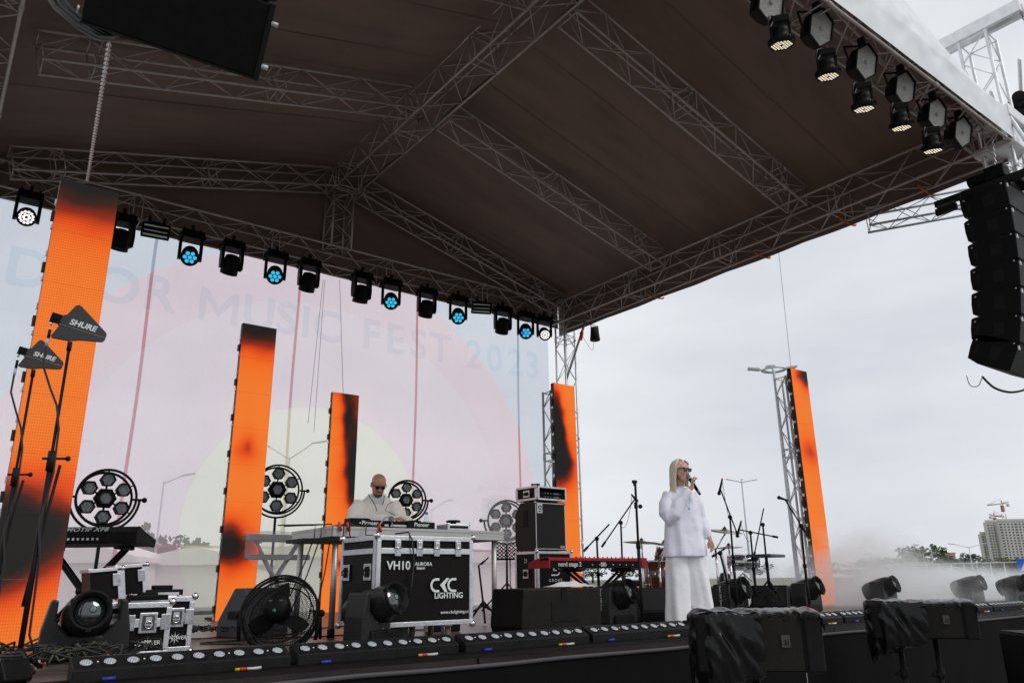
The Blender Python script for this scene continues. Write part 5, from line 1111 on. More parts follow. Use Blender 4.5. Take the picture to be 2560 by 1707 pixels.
# ---- drum kit
DK = thing('drum_kit', 'drum kit with brown shells and pale-gold cymbals behind the woman', 'drum kit', (7.9, 7.0, 0)); KW = 9.7
SHELL = mat('brown drum shell', (0.13, 0.035, 0.018), 0.25, 0, 0.25, 6, coat=0.6); CYMB = mat('cymbal bronze', (0.42, 0.38, 0.30), 0.3, 0.85, 0.15, 30); HEADB = mat('black drum head', (0.006, 0.006, 0.007), 0.25, 0, 0.1, coat=0.5); HOOP = mat('ivory hoop', (0.5, 0.45, 0.34), 0.4)
def loc(o, p): return Vector(p)-o.location
bd = P3(1674, 1447, KW); R_ = 0.30; n_ = Vector((-0.5, -0.87, 0)).normalized()
cc = loc(DK, (bd.x, bd.y, 0.31)); cc.z = 0.33
b = MB(); b.lathe([(R_, 0.0), (R_, 0.42)], cc, -n_, 32); o_ = b.build('bass_drum', SHELL, DK)
b = MB(); b.lathe([(R_*0.97, 0.004), (R_*0.5, 0.008), (0, 0.009)], cc+n_*0.01, n_, 32); b.build('drum_head', HEADB, o_)
b = MB(); b.lathe([(R_*0.98, 0.0), (R_*0.98, 0.02), (R_*1.035, 0.02), (R_*1.035, -0.03), (R_*1.01, -0.03)], cc, n_, 32); b.build('hoop', HOOP, o_)
a1_, b1_, _ = frame(n_)
for k in range(10):
    t2 = 2*pi*k/10; q = cc+a1_*(R_*1.05*math.cos(t2))+b1_*(R_*1.05*math.sin(t2)); b = MB(); b.cyl(q+n_*0.02, q-n_*0.12, 0.007, 6); b.sphere(q+n_*0.02, 0.014, 8, 5); b.build('lug', CHROME, o_)
def drum(name, c, r, h, tilt=(0, 0, 1), shell=SHELL, head=None):
    c = loc(DK, c); b = MB(); b.lathe([(r, 0), (r, h)], c, tilt, 28); o = b.build(name, shell, DK)
    for hh_ in (0.0, h):
        b = MB(); b.lathe([(r*1.0, hh_-0.012), (r*1.05, hh_-0.012), (r*1.05, hh_+0.012), (r, hh_+0.012)], c, tilt, 28); b.build('hoop', CHROME, o)
    a_, b_, d_ = frame(tilt)
    for k in range(8):
        t2 = 2*pi*k/8; q = c+a_*(r*1.04*math.cos(t2))+b_*(r*1.04*math.sin(t2)); b = MB(); b.cyl(q+d_*0.0, q+d_*h, 0.005, 6); b.cyl(q+d_*(h*0.35), q+d_*(h*0.65), 0.011, 6); b.build('lug', CHROME, o)
    b = MB(); b.lathe([(r*0.99, 0), (0, 0.002)], c+d_*(h), tilt, 24); b.build('drum_head', head or mat('white drum head', (0.6, 0.6, 0.6), 0.5), o)
fl = P3(1648, 1462, KW-0.1); drum('floor_tom', (fl.x, fl.y, 0.30), 0.17, 0.36)
tm_ = P3(1655, 1408, KW+0.1); drum('tom', (tm_.x+0.05, tm_.y, tm_.z-0.02), 0.14, 0.2, (0.1, -0.25, 1))
sn = P3(1860, 1418, 9.6); drum('snare', (sn.x, sn.y, sn.z-0.02), 0.185, 0.16, (0, 0, 1), mat('steel shell', (0.55, 0.56, 0.58), 0.2, 0.95, 0.1))
def cymbal(u, v, w, r, tilt, pole_base=(0, 0), m=CYMB, hat=False):
    p = loc(DK, P3(u, v, w)); b = MB(); b.lathe([(0.012, 0.028), (0.035, 0.024), (0.05, 0.012), (r*0.6, 0.005), (r, -0.006), (r*0.6, 0.0), (0.05, 0.007), (0.012, 0.02)], p, tilt, 32); o = b.build('cymbal', m, DK)
    b = MB(); b.cyl(p-Vector((0, 0, 0.05)), p+Vector((0, 0, 0.06)), 0.006, 6); b.cyl(p+Vector((0, 0, 0.025)), p+Vector((0, 0, 0.045)), 0.02, 8); b.build('wing_nut', BLKR, o)
    x, y = p.x+pole_base[0], p.y+pole_base[1]
    b = MB(); b.cyl((x, y, 0.15), (x, y, p.z*0.8), 0.013, 8); b.cyl((x, y, p.z*0.78), p-Vector((0, 0, 0.03)), 0.009, 6); b.build('cymbal_stand', CHROME, DK)
    for k in range(3):
        a_ = k*2*pi/3+u; b = MB(); b.cyl((x, y, 0.3), (x+0.26*math.cos(a_), y+0.26*math.sin(a_), 0.015), 0.008, 6); b.build('stand_leg', CHROME, DK)
cymbal(1604, 1355, 9.6, 0.23, (0.06, -0.02, 1)); cymbal(1660, 1361, 9.5, 0.21, (0.1, -0.1, 1), (-0.05, 0.05)); cymbal(1812, 1327, 9.3, 0.21, (-0.05, -0.2, 1), (-0.08, 0.1)); cymbal(1822, 1368, 9.5, 0.17, (0.0, 0.03, 1))
for k in range(9):
    b = MB(); p = P3(1625+8*k, 1440+(k*37) % 30, 9.4); q = P3(1640+7*k, 1500+(k*23) % 25, 9.2); b.tube(sag(loc(DK, p), loc(DK, q), 0.05), 0.004, 4); b.build('cable', CABLE if k % 3 else mat('orange cable', (0.6, 0.12, 0.02), 0.5), DK)
b = MB(); b.tube([loc(DK, P3(1637, 1430, 9.5)), loc(DK, P3(1640, 1530, 9.5))], 0.012, 8); b.build('rack_tube', CHROME, DK); b = MB(); b.tube([loc(DK, P3(1610, 1460, 9.5)), loc(DK, P3(1660, 1462, 9.5))], 0.010, 8); b.build('rack_tube', CHROME, DK)
for q in (1836, 1868, 1880): b = MB(); b.cyl(loc(DK, P3(1858, 1432, 9.6)), loc(DK, P3(q, 1452, 9.6)), 0.008, 6); b.build('snare_basket', CHROME, DK)
b = MB(); p = loc(DK, P3(1859, 1440, 9.6)); b.cyl(p, (p.x, p.y, 0.1), 0.011, 8); b.build('snare_stand', CHROME, DK)
sp = P3(1915, 1389, 9.4); t = thing('sample_pad', 'flat dark electronic pad on a clamp stand right of the snare drum', 'electronic pad', (sp.x, sp.y, sp.z), 0.25)
b = MB(); b.box((0, 0, 0), (0.50, 0.3, 0.035)); b.build('pad_body', mat('bluish black', (0.03, 0.05, 0.06), 0.35), t, bev=0.01); b = MB(); b.cyl((0, 0, -sp.z+0.15), (0, 0, 0), 0.018, 10); b.build('pole', STEELB, t)
for k in range(3):
    a_ = k*2*pi/3; b = MB(); b.tube([(0, 0, -sp.z+0.42), (0.2*math.cos(a_), 0.2*math.sin(a_), -sp.z+0.2), (0.3*math.cos(a_), 0.3*math.sin(a_), -sp.z+0.02)], 0.012, 6); b.build('leg', STEELB, t)
for k in range(10):
    b = MB(); b.tube([(0.17*math.cos(k+j*0.5), 0.12*math.sin(k*1.3+j*0.5), -sp.z+0.1+0.035*j) for j in range(8)], 0.004, 4); b.build('loose_cable', CABLE, t)
t = thing('drum_seat_cover', 'dark padded shape with white cloth between the woman and the snare drum', 'drum seat', (P3(1805, 1455, 9.8).x, P3(1805, 1455, 9.8).y, 0))
b = MB(); b.prism([(-0.2, 0), (0.16, 0), (0.12, 0.5), (0.02, 0.52)], (0, 0, 0), (0.8, -0.6, 0), (0, 0, 1), (0.6, 0.8, 0), 0.12); b.build('seat_pad', mat('blue black padding', (0.03, 0.045, 0.055), 0.7), t, bev=0.02)
b = MB(); b.grid(lambda a, c: (-0.02+0.1*a*c, -0.05, 0.85-0.42*c), 6, 8); b.build('white_cloth', mat('white cotton', (0.7, 0.7, 0.72), 0.9), t)

# ================================================================ ANTENNAS
def antenna(lab, uv, base, w, s):
    pc = P3(uv[0], uv[1], w); fx = onz(base[0], base[1])
    t = thing('paddle_antenna_stand', lab, 'antenna', (pc.x, pc.y, 0), face(pc.x, pc.y, 8), 'paddle antennas on microphone stands')
    Z0 = pc.z; S = s
    pl = [(-0.125, 0.055), (-0.085, 0.055), (-0.055, 0.075), (-0.028, 0.145), (-0.012, 0.158), (0.006, 0.152), (0.180, 0.038), (0.188, 0.022), (0.186, -0.015), (0.176, -0.028), (0.055, -0.058), (0.0, -0.082), (-0.085, -0.092), (-0.098, -0.08), (-0.076, -0.01), (-0.088, 0.005), (-0.125, 0.005)]
    Mr = T(0, 0, Z0) @ Matrix.Rotation(math.radians(9), 4, 'Y')
    b = MB(); b.M = Mr; b.prism([(x*S, z*S) for x, z in pl], (0, -0.008, 0), (1, 0, 0), (0, 0, 1), (0, 1, 0), 0.016); pd = b.build('paddle', mat('antenna plastic', (0.022, 0.022, 0.023), 0.5, 0, 0.25, 8, 0.05, 150), t, bev=0.003)
    text('SHURE', pd, Mr @ T(0.045*S, -0.012, 0.035*S) @ FRONT, 0.05*S, WHITEPRINT, bold=0.035, ext=0.001, shear=0.18)
    b = MB(); b.M = Mr; b.box((0.05*S, -0.0095, 0.002), (0.26*S, 0.003, 0.002)); b.build('seam_line', mat('grey line', (0.35, 0.34, 0.28), 0.5), pd)
    b = MB(); b.M = Mr; b.box((-0.105*S, -0.001, 0.032*S), (0.055*S, 0.032, 0.055*S)); b.box((-0.105*S, -0.02, 0.035*S), (0.03*S, 0.004, 0.03*S)); b.build('amplifier_box', BLKP, pd, bev=0.003)
    b = MB(); b.M = Mr; b.cyl((-0.118*S, 0, -0.02*S), (-0.118*S, 0, 0.006*S), 0.008, 8); b.build('connector', CHROME, pd)
    b = MB(); b.cyl((0.0, 0, 0.35), (-0.003, 0, Z0-0.10*S), 0.009, 8); b.cyl((-0.003, 0, Z0-0.14*S), (-0.003, 0, Z0-0.085*S), 0.014, 8); b.build('upper_tube', STEELB, t)
    zc_ = Z0*0.58
    b = MB(); b.cyl((0, 0, 0.03), (0, 0, zc_), 0.015, 8); b.cyl((0, 0, zc_-0.05), (0, 0, zc_+0.07), 0.023, 10); b.cyl((-0.05, -0.01, zc_+0.02), (0.08, -0.01, zc_+0.03), 0.008, 6); b.sphere((0.085, -0.01, zc_+0.03), 0.016, 8, 6); b.build('lower_tube', STEELB, t)
    b = MB(); b.cyl((0.05, 0.0, zc_-0.01), (-0.02, 0.02, 0.35), 0.009, 6); b.build('folded_boom', STEELB, t)
    b = MB(); b.lathe([(0.085, 0.0), (0.07, 0.03), (0.03, 0.11), (0.02, 0.13)], n=18); b.build('base', BLKR, t)
    for k in range(3):
        a_ = k*2*pi/3+0.8; b = MB(); b.cyl((0, 0, 0.1), (0.2*math.cos(a_), 0.2*math.sin(a_), 0.015), 0.012, 6); b.build('leg', STEELB, t)
    x0 = -0.118*S
    b = MB(); b.tube([(x0*1.0, 0, Z0-0.03*S), (x0*1.05, -0.01, Z0-0.12), (x0*1.05, -0.01, Z0-0.26), (x0*0.55, -0.01, Z0-0.40), (-0.02, -0.02, Z0-0.5), (0.01, -0.02, Z0-0.64), (0.02, -0.01, Z0-0.9), (-0.01, -0.02, Z0-1.2), (0.02, -0.02, 0.6), (0.03, -0.02, 0.2), (0.1, -0.03, 0.02)], 0.0065, 6); b.build('antenna_cable', CABLE, t)
    b = MB(); b.tube([(x0*1.0, 0, Z0-0.03*S), (x0*1.02, -0.01, Z0-0.085)], 0.009, 8); b.build('cable_plug', STEELB, t)
    b = MB(); b.tube([(x0*1.03, -0.012, Z0-0.09), (x0*1.05, -0.012, Z0-0.14)], 0.0085, 8); b.build('grey_sleeve', GALV, t)
    return t
antenna('nearer and higher black paddle antenna, right one of the two at the left', (182, 822), (65, 1620), 4.85, 1.03)
antenna('farther and lower black paddle antenna, left one of the two at the left edge', (90, 898), (8, 1600), 5.5, 0.93)

# ================================================================ LOUDSPEAKERS
# left array hanging close overhead
PAB = mat('array cabinet black', (0.006, 0.006, 0.006), 0.6, 0, 0.3, 14, 0.1, 150, spec=0.12)
LAo = Vector((0.66, 3.40, 2.9))
t = thing('line_array', 'huge dark loudspeaker array seen from below at the top left', 'loudspeaker', (0, 0, 0))
A, B, Cc, D = P3(200, 55, 4.0), P3(668, 216, 3.93), P3(715, 0, 3.93), P3(212, -40, 4.0)
# lowest cabinet: bottom face A-B edge nearest the viewer, body going up and back
dv_ = ray(430, 70).normalized(); e = (B-A); e = e-dv_*e.dot(dv_); L_ = e.length; ex = e.normalized(); bk = dv_
up = bk.cross(ex).normalized()
if up.z < 0: up = -up
hb = 0.42
for k in range(3):
    o0 = A + up*(k*(hb+0.02)) - ex*0.0 + bk*(0.02*k)
    b = MB(); pr = [(0, 0), (L_, 0), (L_+0.0, hb), (0.0, hb)]
    b.prism([(0, 0), (L_, 0), (L_, hb), (0, hb)], o0, ex, up, bk, 0.55); cb = b.build('cabinet', PAB, t, world=False, bev=0.012)
    b = MB(); b.prism([(0, 0.0), (L_, 0.0), (L_, 0.012), (0, 0.012)], o0-bk*0.012-up*0.006, ex, up, bk, 0.02); b.prism([(L_-0.02, 0), (L_+0.008, 0), (L_+0.008, hb), (L_-0.02, hb)], o0-bk*0.01, ex, up, bk, 0.02); b.build('rigging_rail', STEELB, cb)
    for zz in (0.08, hb-0.1):
        b = MB(); b.box((0, 0, 0), (0.05, 0.05, 0.06)); pp = o0+ex*(L_+0.015)+up*zz; b.M = Matrix.Identity(4)
        b2 = MB(); b2.cyl(pp-ex*0.01, pp+ex*0.028, 0.014, 8); b2.build('rigging_pin', GALV, cb)
    b = MB(); pp = o0+ex*(-0.012)+up*0.06; b.cyl(pp, pp-ex*0.01, 0.02, 8); b.build('rigging_pin', STEELD, cb)
cbp = [P3(90, -60, 4.6), P3(140, 20, 4.5), P3(200, 70, 4.4), P3(250, 96, 4.4), P3(290, 97, 4.3), P3(330, 80, 4.2)]
for dx in (0, 0.03, 0.07):
    b = MB(); b.tube([p+Vector((dx, 0, dx*0.4)) for p in cbp], 0.018, 6); b.build('cable', CABLE, t)
ct, cbm = P3(274, 105, 4.6), P3(218, 455, 7.4)
c_ = chain('chain', ct+Vector((0, 0, 0)), cbm, 0.0048, mat('bright chain', (0.6, 0.6, 0.6), 0.35, 0.8), None, 0.036)
tag(c_, 'bright steel chain hanging behind the left loudspeaker array', 'chain')
# right array, curving back at its foot
t = thing('line_array', 'tall black loudspeaker array hanging at the right edge with cables under it', 'loudspeaker', (11.43, 3.5, 3.4))
o = Vector((11.43, 3.5, 3.4))
ang = [0, 1, 2.5, 4, 6, 8.5, 24]; hs = [0.39]*6+[0.42]; top = Vector((11.43, 3.50, 5.74)); 
for k in range(7):
    a_ = math.radians(ang[k]); dn = Vector((0, math.sin(a_)*0.9+0.02*k, -math.cos(a_))).normalized(); bkv = Vector((0, dn.z*-1, dn.y)).normalized(); h = hs[k]
    b = MB(); dpt = 0.62 if k < 6 else 0.58
    p = top-o
    # cabinet narrower in height at the rear: gaps open between boxes
    front = [(0, 0), (0, -h+0.006)]
    V = lambda x, yb, zd: p + Vector((x, 0, 0)) + bkv*yb + dn*zd
    cut = 0.055
    poly = lambda x: [V(x, 0, 0), V(x, dpt*0.75, 0.0), V(x, dpt*0.95, 0.03), V(x, dpt, 0.05), V(x, dpt, h*0.5), V(x, dpt*0.97, h-cut), V(x, dpt*0.72, h-0.008), V(x, 0, h-0.008)]
    l0 = poly(0.0); l1 = poly(1.15); n = len(l0)
    b.add(l0+l1, [tuple(range(n)), tuple(range(2*n-1, n-1, -1))]+[(i, n+i, n+(i+1) % n, (i+1) % n) for i in range(n)])
    cb = b.build('cabinet', PAB, t, bev=0.006)
    b = MB(); b.add([V(0.012, -0.004, 0.01), V(1.14, -0.004, 0.01), V(1.14, -0.004, h-0.02), V(0.012, -0.004, h-0.02)], [(0, 1, 2, 3)]); b.build('grille', mat('array grille', (0.012, 0.0125, 0.013), 0.5, 0, 0.3, 60, 0.2, 260, spec=0.2), cb)
    b = MB(); b.tube([V(0, -0.006, 0.004), V(1.15, -0.006, 0.004)], 0.007, 5); b.tube([V(0, -0.006, h-0.012), V(1.15, -0.006, h-0.012)], 0.007, 5); b.build('edge_bead', DKG, cb)
    b = MB(); b.add([V(-0.004, dpt*0.30, h*0.3), V(-0.004, dpt*0.52, h*0.3), V(-0.004, dpt*0.52, h*0.75), V(-0.004, dpt*0.30, h*0.75)], [(0, 1, 2, 3)]); b.build('side_plate', BLKM, cb); b = MB(); b.add([V(-0.004, dpt*0.8, h*0.3), V(-0.004, dpt*0.88, h*0.3), V(-0.004, dpt*0.88, h*0.7), V(-0.004, dpt*0.8, h*0.7)], [(0, 1, 2, 3)]); b.build('side_plate', BLKM, cb)
    for (yb, zd) in ((0.05, 0.03), (dpt-0.06, 0.09)):
        q = V(-0.01, yb, zd); b = MB(); b.sphere(q, 0.014, 8, 6); b.build('rigging_pin', STEELD, cb)
    q = V(0.02, -0.014, 0.07); b = MB(); b.box(q, (0.03, 0.02, 0.06)); b.build('rigging_clip', TRIM, cb, bev=0.003)
    top = top + dn*h
end = top-o
b = MB(); b.tube(smooth([end+Vector((0.05, 0.35, 0.02)), end+Vector((0.25, 0.3, -0.12)), end+Vector((0.5, 0.2, -0.17)), end+Vector((0.8, 0.1, -0.1)), end+Vector((1.0, 0.05, 0.05))]), 0.016, 6); b.build('cable', CABLE, t)
b = MB(); b.tube(smooth([end+Vector((-0.02, 0.52, 0.06)), end+Vector((-0.01, 0.5, -0.08)), end+Vector((0.03, 0.42, -0.1)), end+Vector((0.05, 0.36, -0.0))]), 0.006, 5); b.build('thin_cable', mat('violet cable', (0.16, 0.08, 0.14), 0.5), t)
# rigging frame and hoist above it
z1 = 2.34
b = MB(); b.box((0.2, 0.35, z1+0.10), (0.09, 1.35, 0.09)); b.box((0.7, 0.3, z1+0.1), (0.09, 1.1, 0.09)); b.box((0.45, 0.05, z1+0.08), (0.6, 0.08, 0.07)); b.build('fly_bar', STEELB, t)
b = MB(); b.box((0.1, 0.85, z1-0.07), (0.06, 0.3, 0.1)); b.build('bracket', STEELB, t)
for y_, nm in ((0.62, 'cable_clamp'),):
    b = MB(); b.box((0.0, y_, z1+0.0), (0.05, 0.06, 0.09)); b.build(nm, STEELB, t)
b = MB(); b.box((0.28, 0.16, z1+0.27), (0.24, 0.26, 0.2)); b.cyl((0.28, 0.28, z1+0.28), (0.28, 0.55, z1+0.28), 0.085, 14); b.build('hoist_motor', BLKP, t, bev=0.015)
b = MB(); b.box((0.7, 0.05, z1+0.16), (0.5, 0.25, 0.07)); b.build('motor_plate', DKG, t, bev=0.01)
chain('chain', (11.43+0.28, 3.66, 3.4+z1+0.35), (11.73, 3.62, 3.4+z1+0.95), 0.008, STEELD, t, 0.045)

# bagged loudspeakers on stands in front of the stage
BAG = mat('black plastic bag', (0.005, 0.005, 0.005), 0.22, 0, 0.2, 5, 0.35, 6, spec=0.28, stretch=(2.2, 2.2, 0.6))
GRL = mat('speaker grille', (0.012, 0.011, 0.009), 0.6, 0, 0.2, 30, 0.5, 400, spec=0.15)
def bagged(lab, wp, pts, s, stands_, rz_off):
    """box placed from its upper right corner; long axis level, wrapped at the left end"""
    ctr = P3(*pts[0], wp); t = thing('bagged_loudspeaker', lab, 'loudspeaker', (ctr.x, ctr.y, ctr.z), face(ctr.x, ctr.y, rz_off))
    Lw, Hh, Dd = s
    b = MB(); b.prism([(-Lw/2, -Hh/2), (Lw/2-0.06, -Hh/2), (Lw/2-0.06, Hh/2-0.01), (-Lw/2, Hh/2-0.01)], (0, -Dd/2, 0), (1, 0, 0), (0, 0, 1), (0, 1, 0), Dd); b.build('cabinet', BLKP, t, bev=0.015)
    b = MB(); b.prism([(Lw/2-0.10, -Hh/2-0.005), (Lw/2, -Hh/2+0.0), (Lw/2+0.005, Hh/2-0.02), (Lw/2-0.03, Hh/2), (Lw/2-0.10, Hh/2)], (0, -Dd/2-0.01, 0), (1, 0, 0), (0, 0, 1), (0, 1, 0), Dd); b.build('end_cap', DKG, t, bev=0.015)
    b = MB(); b.grid(lambda a, c: (-0.03+(Lw/2-0.09)*a, -Dd/2-0.012-0.012*math.sin(pi*a), -Hh/2+0.015+(Hh-0.04)*c), 8, 2); b.build('grille', GRL, t)
    b = MB(); b.box((Lw*0.20, -Dd/2-0.027, 0.01), (0.048, 0.004, 0.068)); bd_ = b.build('badge', mat('dark badge', (0.05, 0.045, 0.04), 0.4), t)
    b = MB(); b.prism([(-0.012, -0.012), (0.002, -0.012), (0.002, 0.018), (-0.006, 0.018), (-0.006, -0.004), (-0.012, -0.004)], (Lw*0.20, -Dd/2-0.031, 0), (1, 0, 0), (0, 0, 1), (0, 1, 0), 0.002); b.box((Lw*0.20+0.013, -Dd/2-0.030, 0.006), (0.006, 0.003, 0.022)); b.box((Lw*0.20+0.013, -Dd/2-0.030, -0.012), (0.006, 0.003, 0.006)); b.build('badge_sign', BLKM, bd_)
    # loose bag over the left half and hanging below
    bagf = MB(); nseg = 90; rings = []
    stations = [-0.60, -0.585]+[-0.56+0.61*k/24 for k in range(25)]
    for i, sx_ in enumerate(stations):
        ring = []; f = i/(len(stations)-1)
        hang = 0.20*(1-f)**0.8+0.01; wr = 0.008+0.016*(1-f); sc = min(1, 0.35+1.1*f*2.2)
        for j in range(nseg):
            a_ = 2*pi*j/nseg; c_, s_ = math.cos(a_), math.sin(a_); k_ = 1/max(abs(c_), abs(s_))**0.75
            yy = c_*k_*(Dd/2+0.02)*sc; zz = s_*k_*(Hh/2+0.015)*(0.8+0.2*sc)
            if s_ < 0: zz -= hang*(-s_)*(0.6+0.6*abs(noise.noise(Vector((a_*2, f*3, 1)))))
            q = Vector((sx_*Lw/1.1, yy, zz)); e1 = q.x*0.84+(q.z+0.5*q.y)*0.54; e2 = q.x*0.54-(q.z+0.5*q.y)*0.84
            n_ = 1.4*(0.5-2.2*abs(noise.noise(Vector((e1*13+1.5*noise.noise(Vector((e1*3, e2*3, 7))), e2*2.4, 3)))))+0.7*noise.noise(Vector((e1*28, e2*6, 9)))
            q += Vector((0.3*n_, c_*n_, s_*n_))*wr*1.5
            ring.append(q)
        rings.append(ring)
    bagf.loft(rings); bo = bagf.build('plastic_bag', BAG, t); md = bo.modifiers.new('s', 'SUBSURF'); md.levels = 1; md.render_levels = 1
    # bag sheet over the top edge to the right end
    sh = MB(); sh.grid(lambda a, c: (-0.02+(Lw/2+0.05)*a, -Dd/2-0.02+(Dd+0.03)*c-0.02*(1-c)*noise.noise(Vector((a*8, 0, 0))), Hh/2+0.012+0.02*abs(noise.noise(Vector((a*7, c*3, 4))))-(0.05*(1-c)**6)-(0.08 if a > 0.97 else 0)), 40, 10)
    sh.build('bag_flap', BAG, t)
    for sx_ in stands_:
        b = MB(); b.cyl((sx_, 0.05, -ctr.z+GZ+0.02), (sx_, 0.05, -Hh/2), 0.022, 10); b.build('stand_pole', STEELB, t)
        b = MB(); b.cyl((sx_, 0.05, -Hh/2-0.32), (sx_, 0.05, -Hh/2-0.25), 0.034, 10); b.sphere((sx_-0.05, 0.03, -Hh/2-0.29), 0.022, 8, 6); b.build('stand_collar', BLKR, t)
        for k in range(3):
            a_ = k*2*pi/3; b = MB(); b.cyl((sx_, 0.05, -ctr.z+GZ+0.5), (sx_+0.45*math.cos(a_), 0.05+0.45*math.sin(a_), -ctr.z+GZ+0.02), 0.016, 6); b.build('stand_leg', STEELB, t)
    return t
bagged('nearer bagged loudspeaker, in glossy black plastic on a stand below the woman', 4.7, [(1885, 1600)], (0.72, 0.33, 0.36), (0.0,), 10)
bagged('farther bagged loudspeaker, in glossy black plastic on two poles at the right', 6.6, [(2300, 1548)], (0.80, 0.29, 0.36), (-0.18, 0.10), 10)
sb = P3(2560, 1640, 6.0); t = thing('subwoofer', 'black subwoofer box at the bottom right corner', 'subwoofer', (sb.x+0.30, sb.y-0.22, GZ), face(sb.x, sb.y, 25)); zt_ = P3(2530, 1594, 6.0).z-GZ
b = MB(); b.box((0.3, 0.35, zt_/2), (0.95, 0.8, zt_)); b.build('cabinet', PAB, t, bev=0.015); b = MB(); b.box((0.3, 0.35, zt_+0.004), (0.93, 0.78, 0.006)); b.build('top_panel', DKG, t); b = MB(); b.box((0.2, -0.055, zt_*0.75), (0.16, 0.01, 0.1)); b.build('handle', BLKM, t)
# ---- floor cables
cs = [([(2.2, 6.4, 0), (2.0, 6.75, 0), (2.5, 6.9, 0), (3.1, 6.75, 0), (3.6, 7.0, 0), (4.2, 6.9, 0)], 'black cable trailing across the floor from the fan towards the table'),
      ([(1.8, 5.9, 0), (2.1, 6.1, 0), (2.5, 6.0, 0), (2.7, 5.75, 0), (3.0, 5.9, 0), (3.4, 5.7, 0)], 'black cable lying on the floor in front of the fan'),
      ([(4.5, 6.0, 0), (4.9, 6.3, 0), (5.2, 6.1, 0), (5.6, 6.5, 0), (6.2, 6.3, 0)], 'black cable on the floor right of the table leg'),
      ([(1.9, 7.6, 0), (2.2, 7.3, 0), (2.6, 7.6, 0), (3.0, 7.3, 0), (3.6, 8.0, 0), (5.0, 8.3, 0)], 'thin cable running behind the grey wedge monitor')]
for pts, lb in cs:
    b = MB(); b.tube([p+Vector((0.03*noise.noise(p*2.3), 0.05*noise.noise(p*1.7), 0.008)) for p in smooth(pts)], 0.007, 5); tag(b.build('floor_cable', CABLE), lb, 'cable')
t = thing('cable_tangle', 'tangle of black cables on the floor between the cases and the grey wedge', 'cables', (2.0, 7.5, 0)); rnd = random.Random(3)
for k in range(16):
    c_ = Vector((rnd.uniform(-0.25, 0.45), rnd.uniform(-0.25, 0.25), 0.02)); b = MB(); rr = rnd.uniform(0.05, 0.16)
    b.tube([c_+Vector((rr*math.cos(j*0.6+k), rr*0.8*math.sin(j*0.6+k), 0.03+0.05*abs(math.sin(j*0.9+k)))) for j in range(11)], 0.006, 4); b.build('cable_loop', CABLE, t)
t = thing('cable_tangle', 'tangle of cables and white sockets at the foot of the antenna stands', 'cables', (0.45, 5.6, 0))
for k in range(20):
    c_ = Vector((rnd.uniform(-0.35, 0.75), rnd.uniform(-0.7, 0.75), 0.02)); b = MB(); rr = rnd.uniform(0.06, 0.24)
    b.tube([c_+Vector((rr*math.cos(j*0.6+k), rr*0.8*math.sin(j*0.6+k), 0.02+0.09*abs(math.sin(j*0.9+k)))) for j in range(11)], 0.007, 4); b.build('cable_loop', CABLE if k % 7 else mat('green cable', (0.05, 0.07, 0.02), 0.5), t)
for k in range(6):
    x, y = rnd.uniform(-0.3, 0.45), rnd.uniform(-0.3, 0.6); b = MB(); b.M = T(x, y, 0.03) @ rotz(rnd.uniform(-0.6, 0.6)); b.box((0, 0, 0), (0.26, 0.055, 0.045))
    o_ = b.build('socket_strip', mat('white sockets', (0.62, 0.63, 0.64), 0.5), t, bev=0.006)
    for j in range(4):
        b = MB(); b.M = T(x, y, 0.054); b.cyl((-0.09+0.06*j, 0, 0), (-0.09+0.06*j, 0, 0.003), 0.018, 10); b.build('socket', DKG, o_)
b = MB(); b.sphere((0.62, -0.1, 0.05), 0.02, 8, 6); b.build('orange_plug', mat('orange tape', (0.7, 0.12, 0.02)), t)
t = thing('small_floodlight', 'small dark floodlight lying left of the first light bar at the stage edge', 'floodlight', (0.52, 4.78, 0), 0.6)
b = MB(); b.M = Matrix.Rotation(-0.5, 4, 'X'); b.box((0, 0, 0.05), (0.16, 0.1, 0.11)); b.build('housing', BLKP, t, bev=0.01)
for k in range(6):
    b = MB(); b.M = Matrix.Rotation(-0.5, 4, 'X'); b.box((-0.065+0.026*k, 0.06, 0.05), (0.006, 0.03, 0.1)); b.build('cooling_fin', BLKM, t)
b = MB(); b.tube([(-0.1, 0, 0.06), (-0.1, 0, 0.01), (0.1, 0, 0.01), (0.1, 0, 0.06)], 0.008, 6); b.build('bracket', STEELB, t)
# ================================================================ PEOPLE
def remesh(vox, disp=0.0, size=0.1, smooth=6, tex='CLOUDS'):
    def f(o):
        r = o.modifiers.new('remesh', 'REMESH'); r.mode = 'VOXEL'; r.voxel_size = vox; r.use_smooth_shade = True
        s = o.modifiers.new('smooth', 'SMOOTH'); s.factor = 0.5; s.iterations = smooth
        if disp:
            t = bpy.data.textures.new('folds', tex); t.noise_scale = size
            d = o.modifiers.new('folds', 'DISPLACE'); d.texture = t; d.strength = disp; d.mid_level = 0.5; d.texture_coords = 'LOCAL'
    return f
def ell(cx, cy, cz, rx, ry, n=28, fold=0.0, nf=7, ph=0.0, tilt=0.0):
    o = []
    for j in range(n):
        a_ = 2*pi*j/n; k_ = 1+fold*math.sin(nf*a_+ph)+0.4*fold*math.sin((nf*2-3)*a_+2*ph)
        o.append((cx+rx*k_*math.cos(a_), cy+ry*k_*math.sin(a_), cz+tilt*math.cos(a_)))
    return o
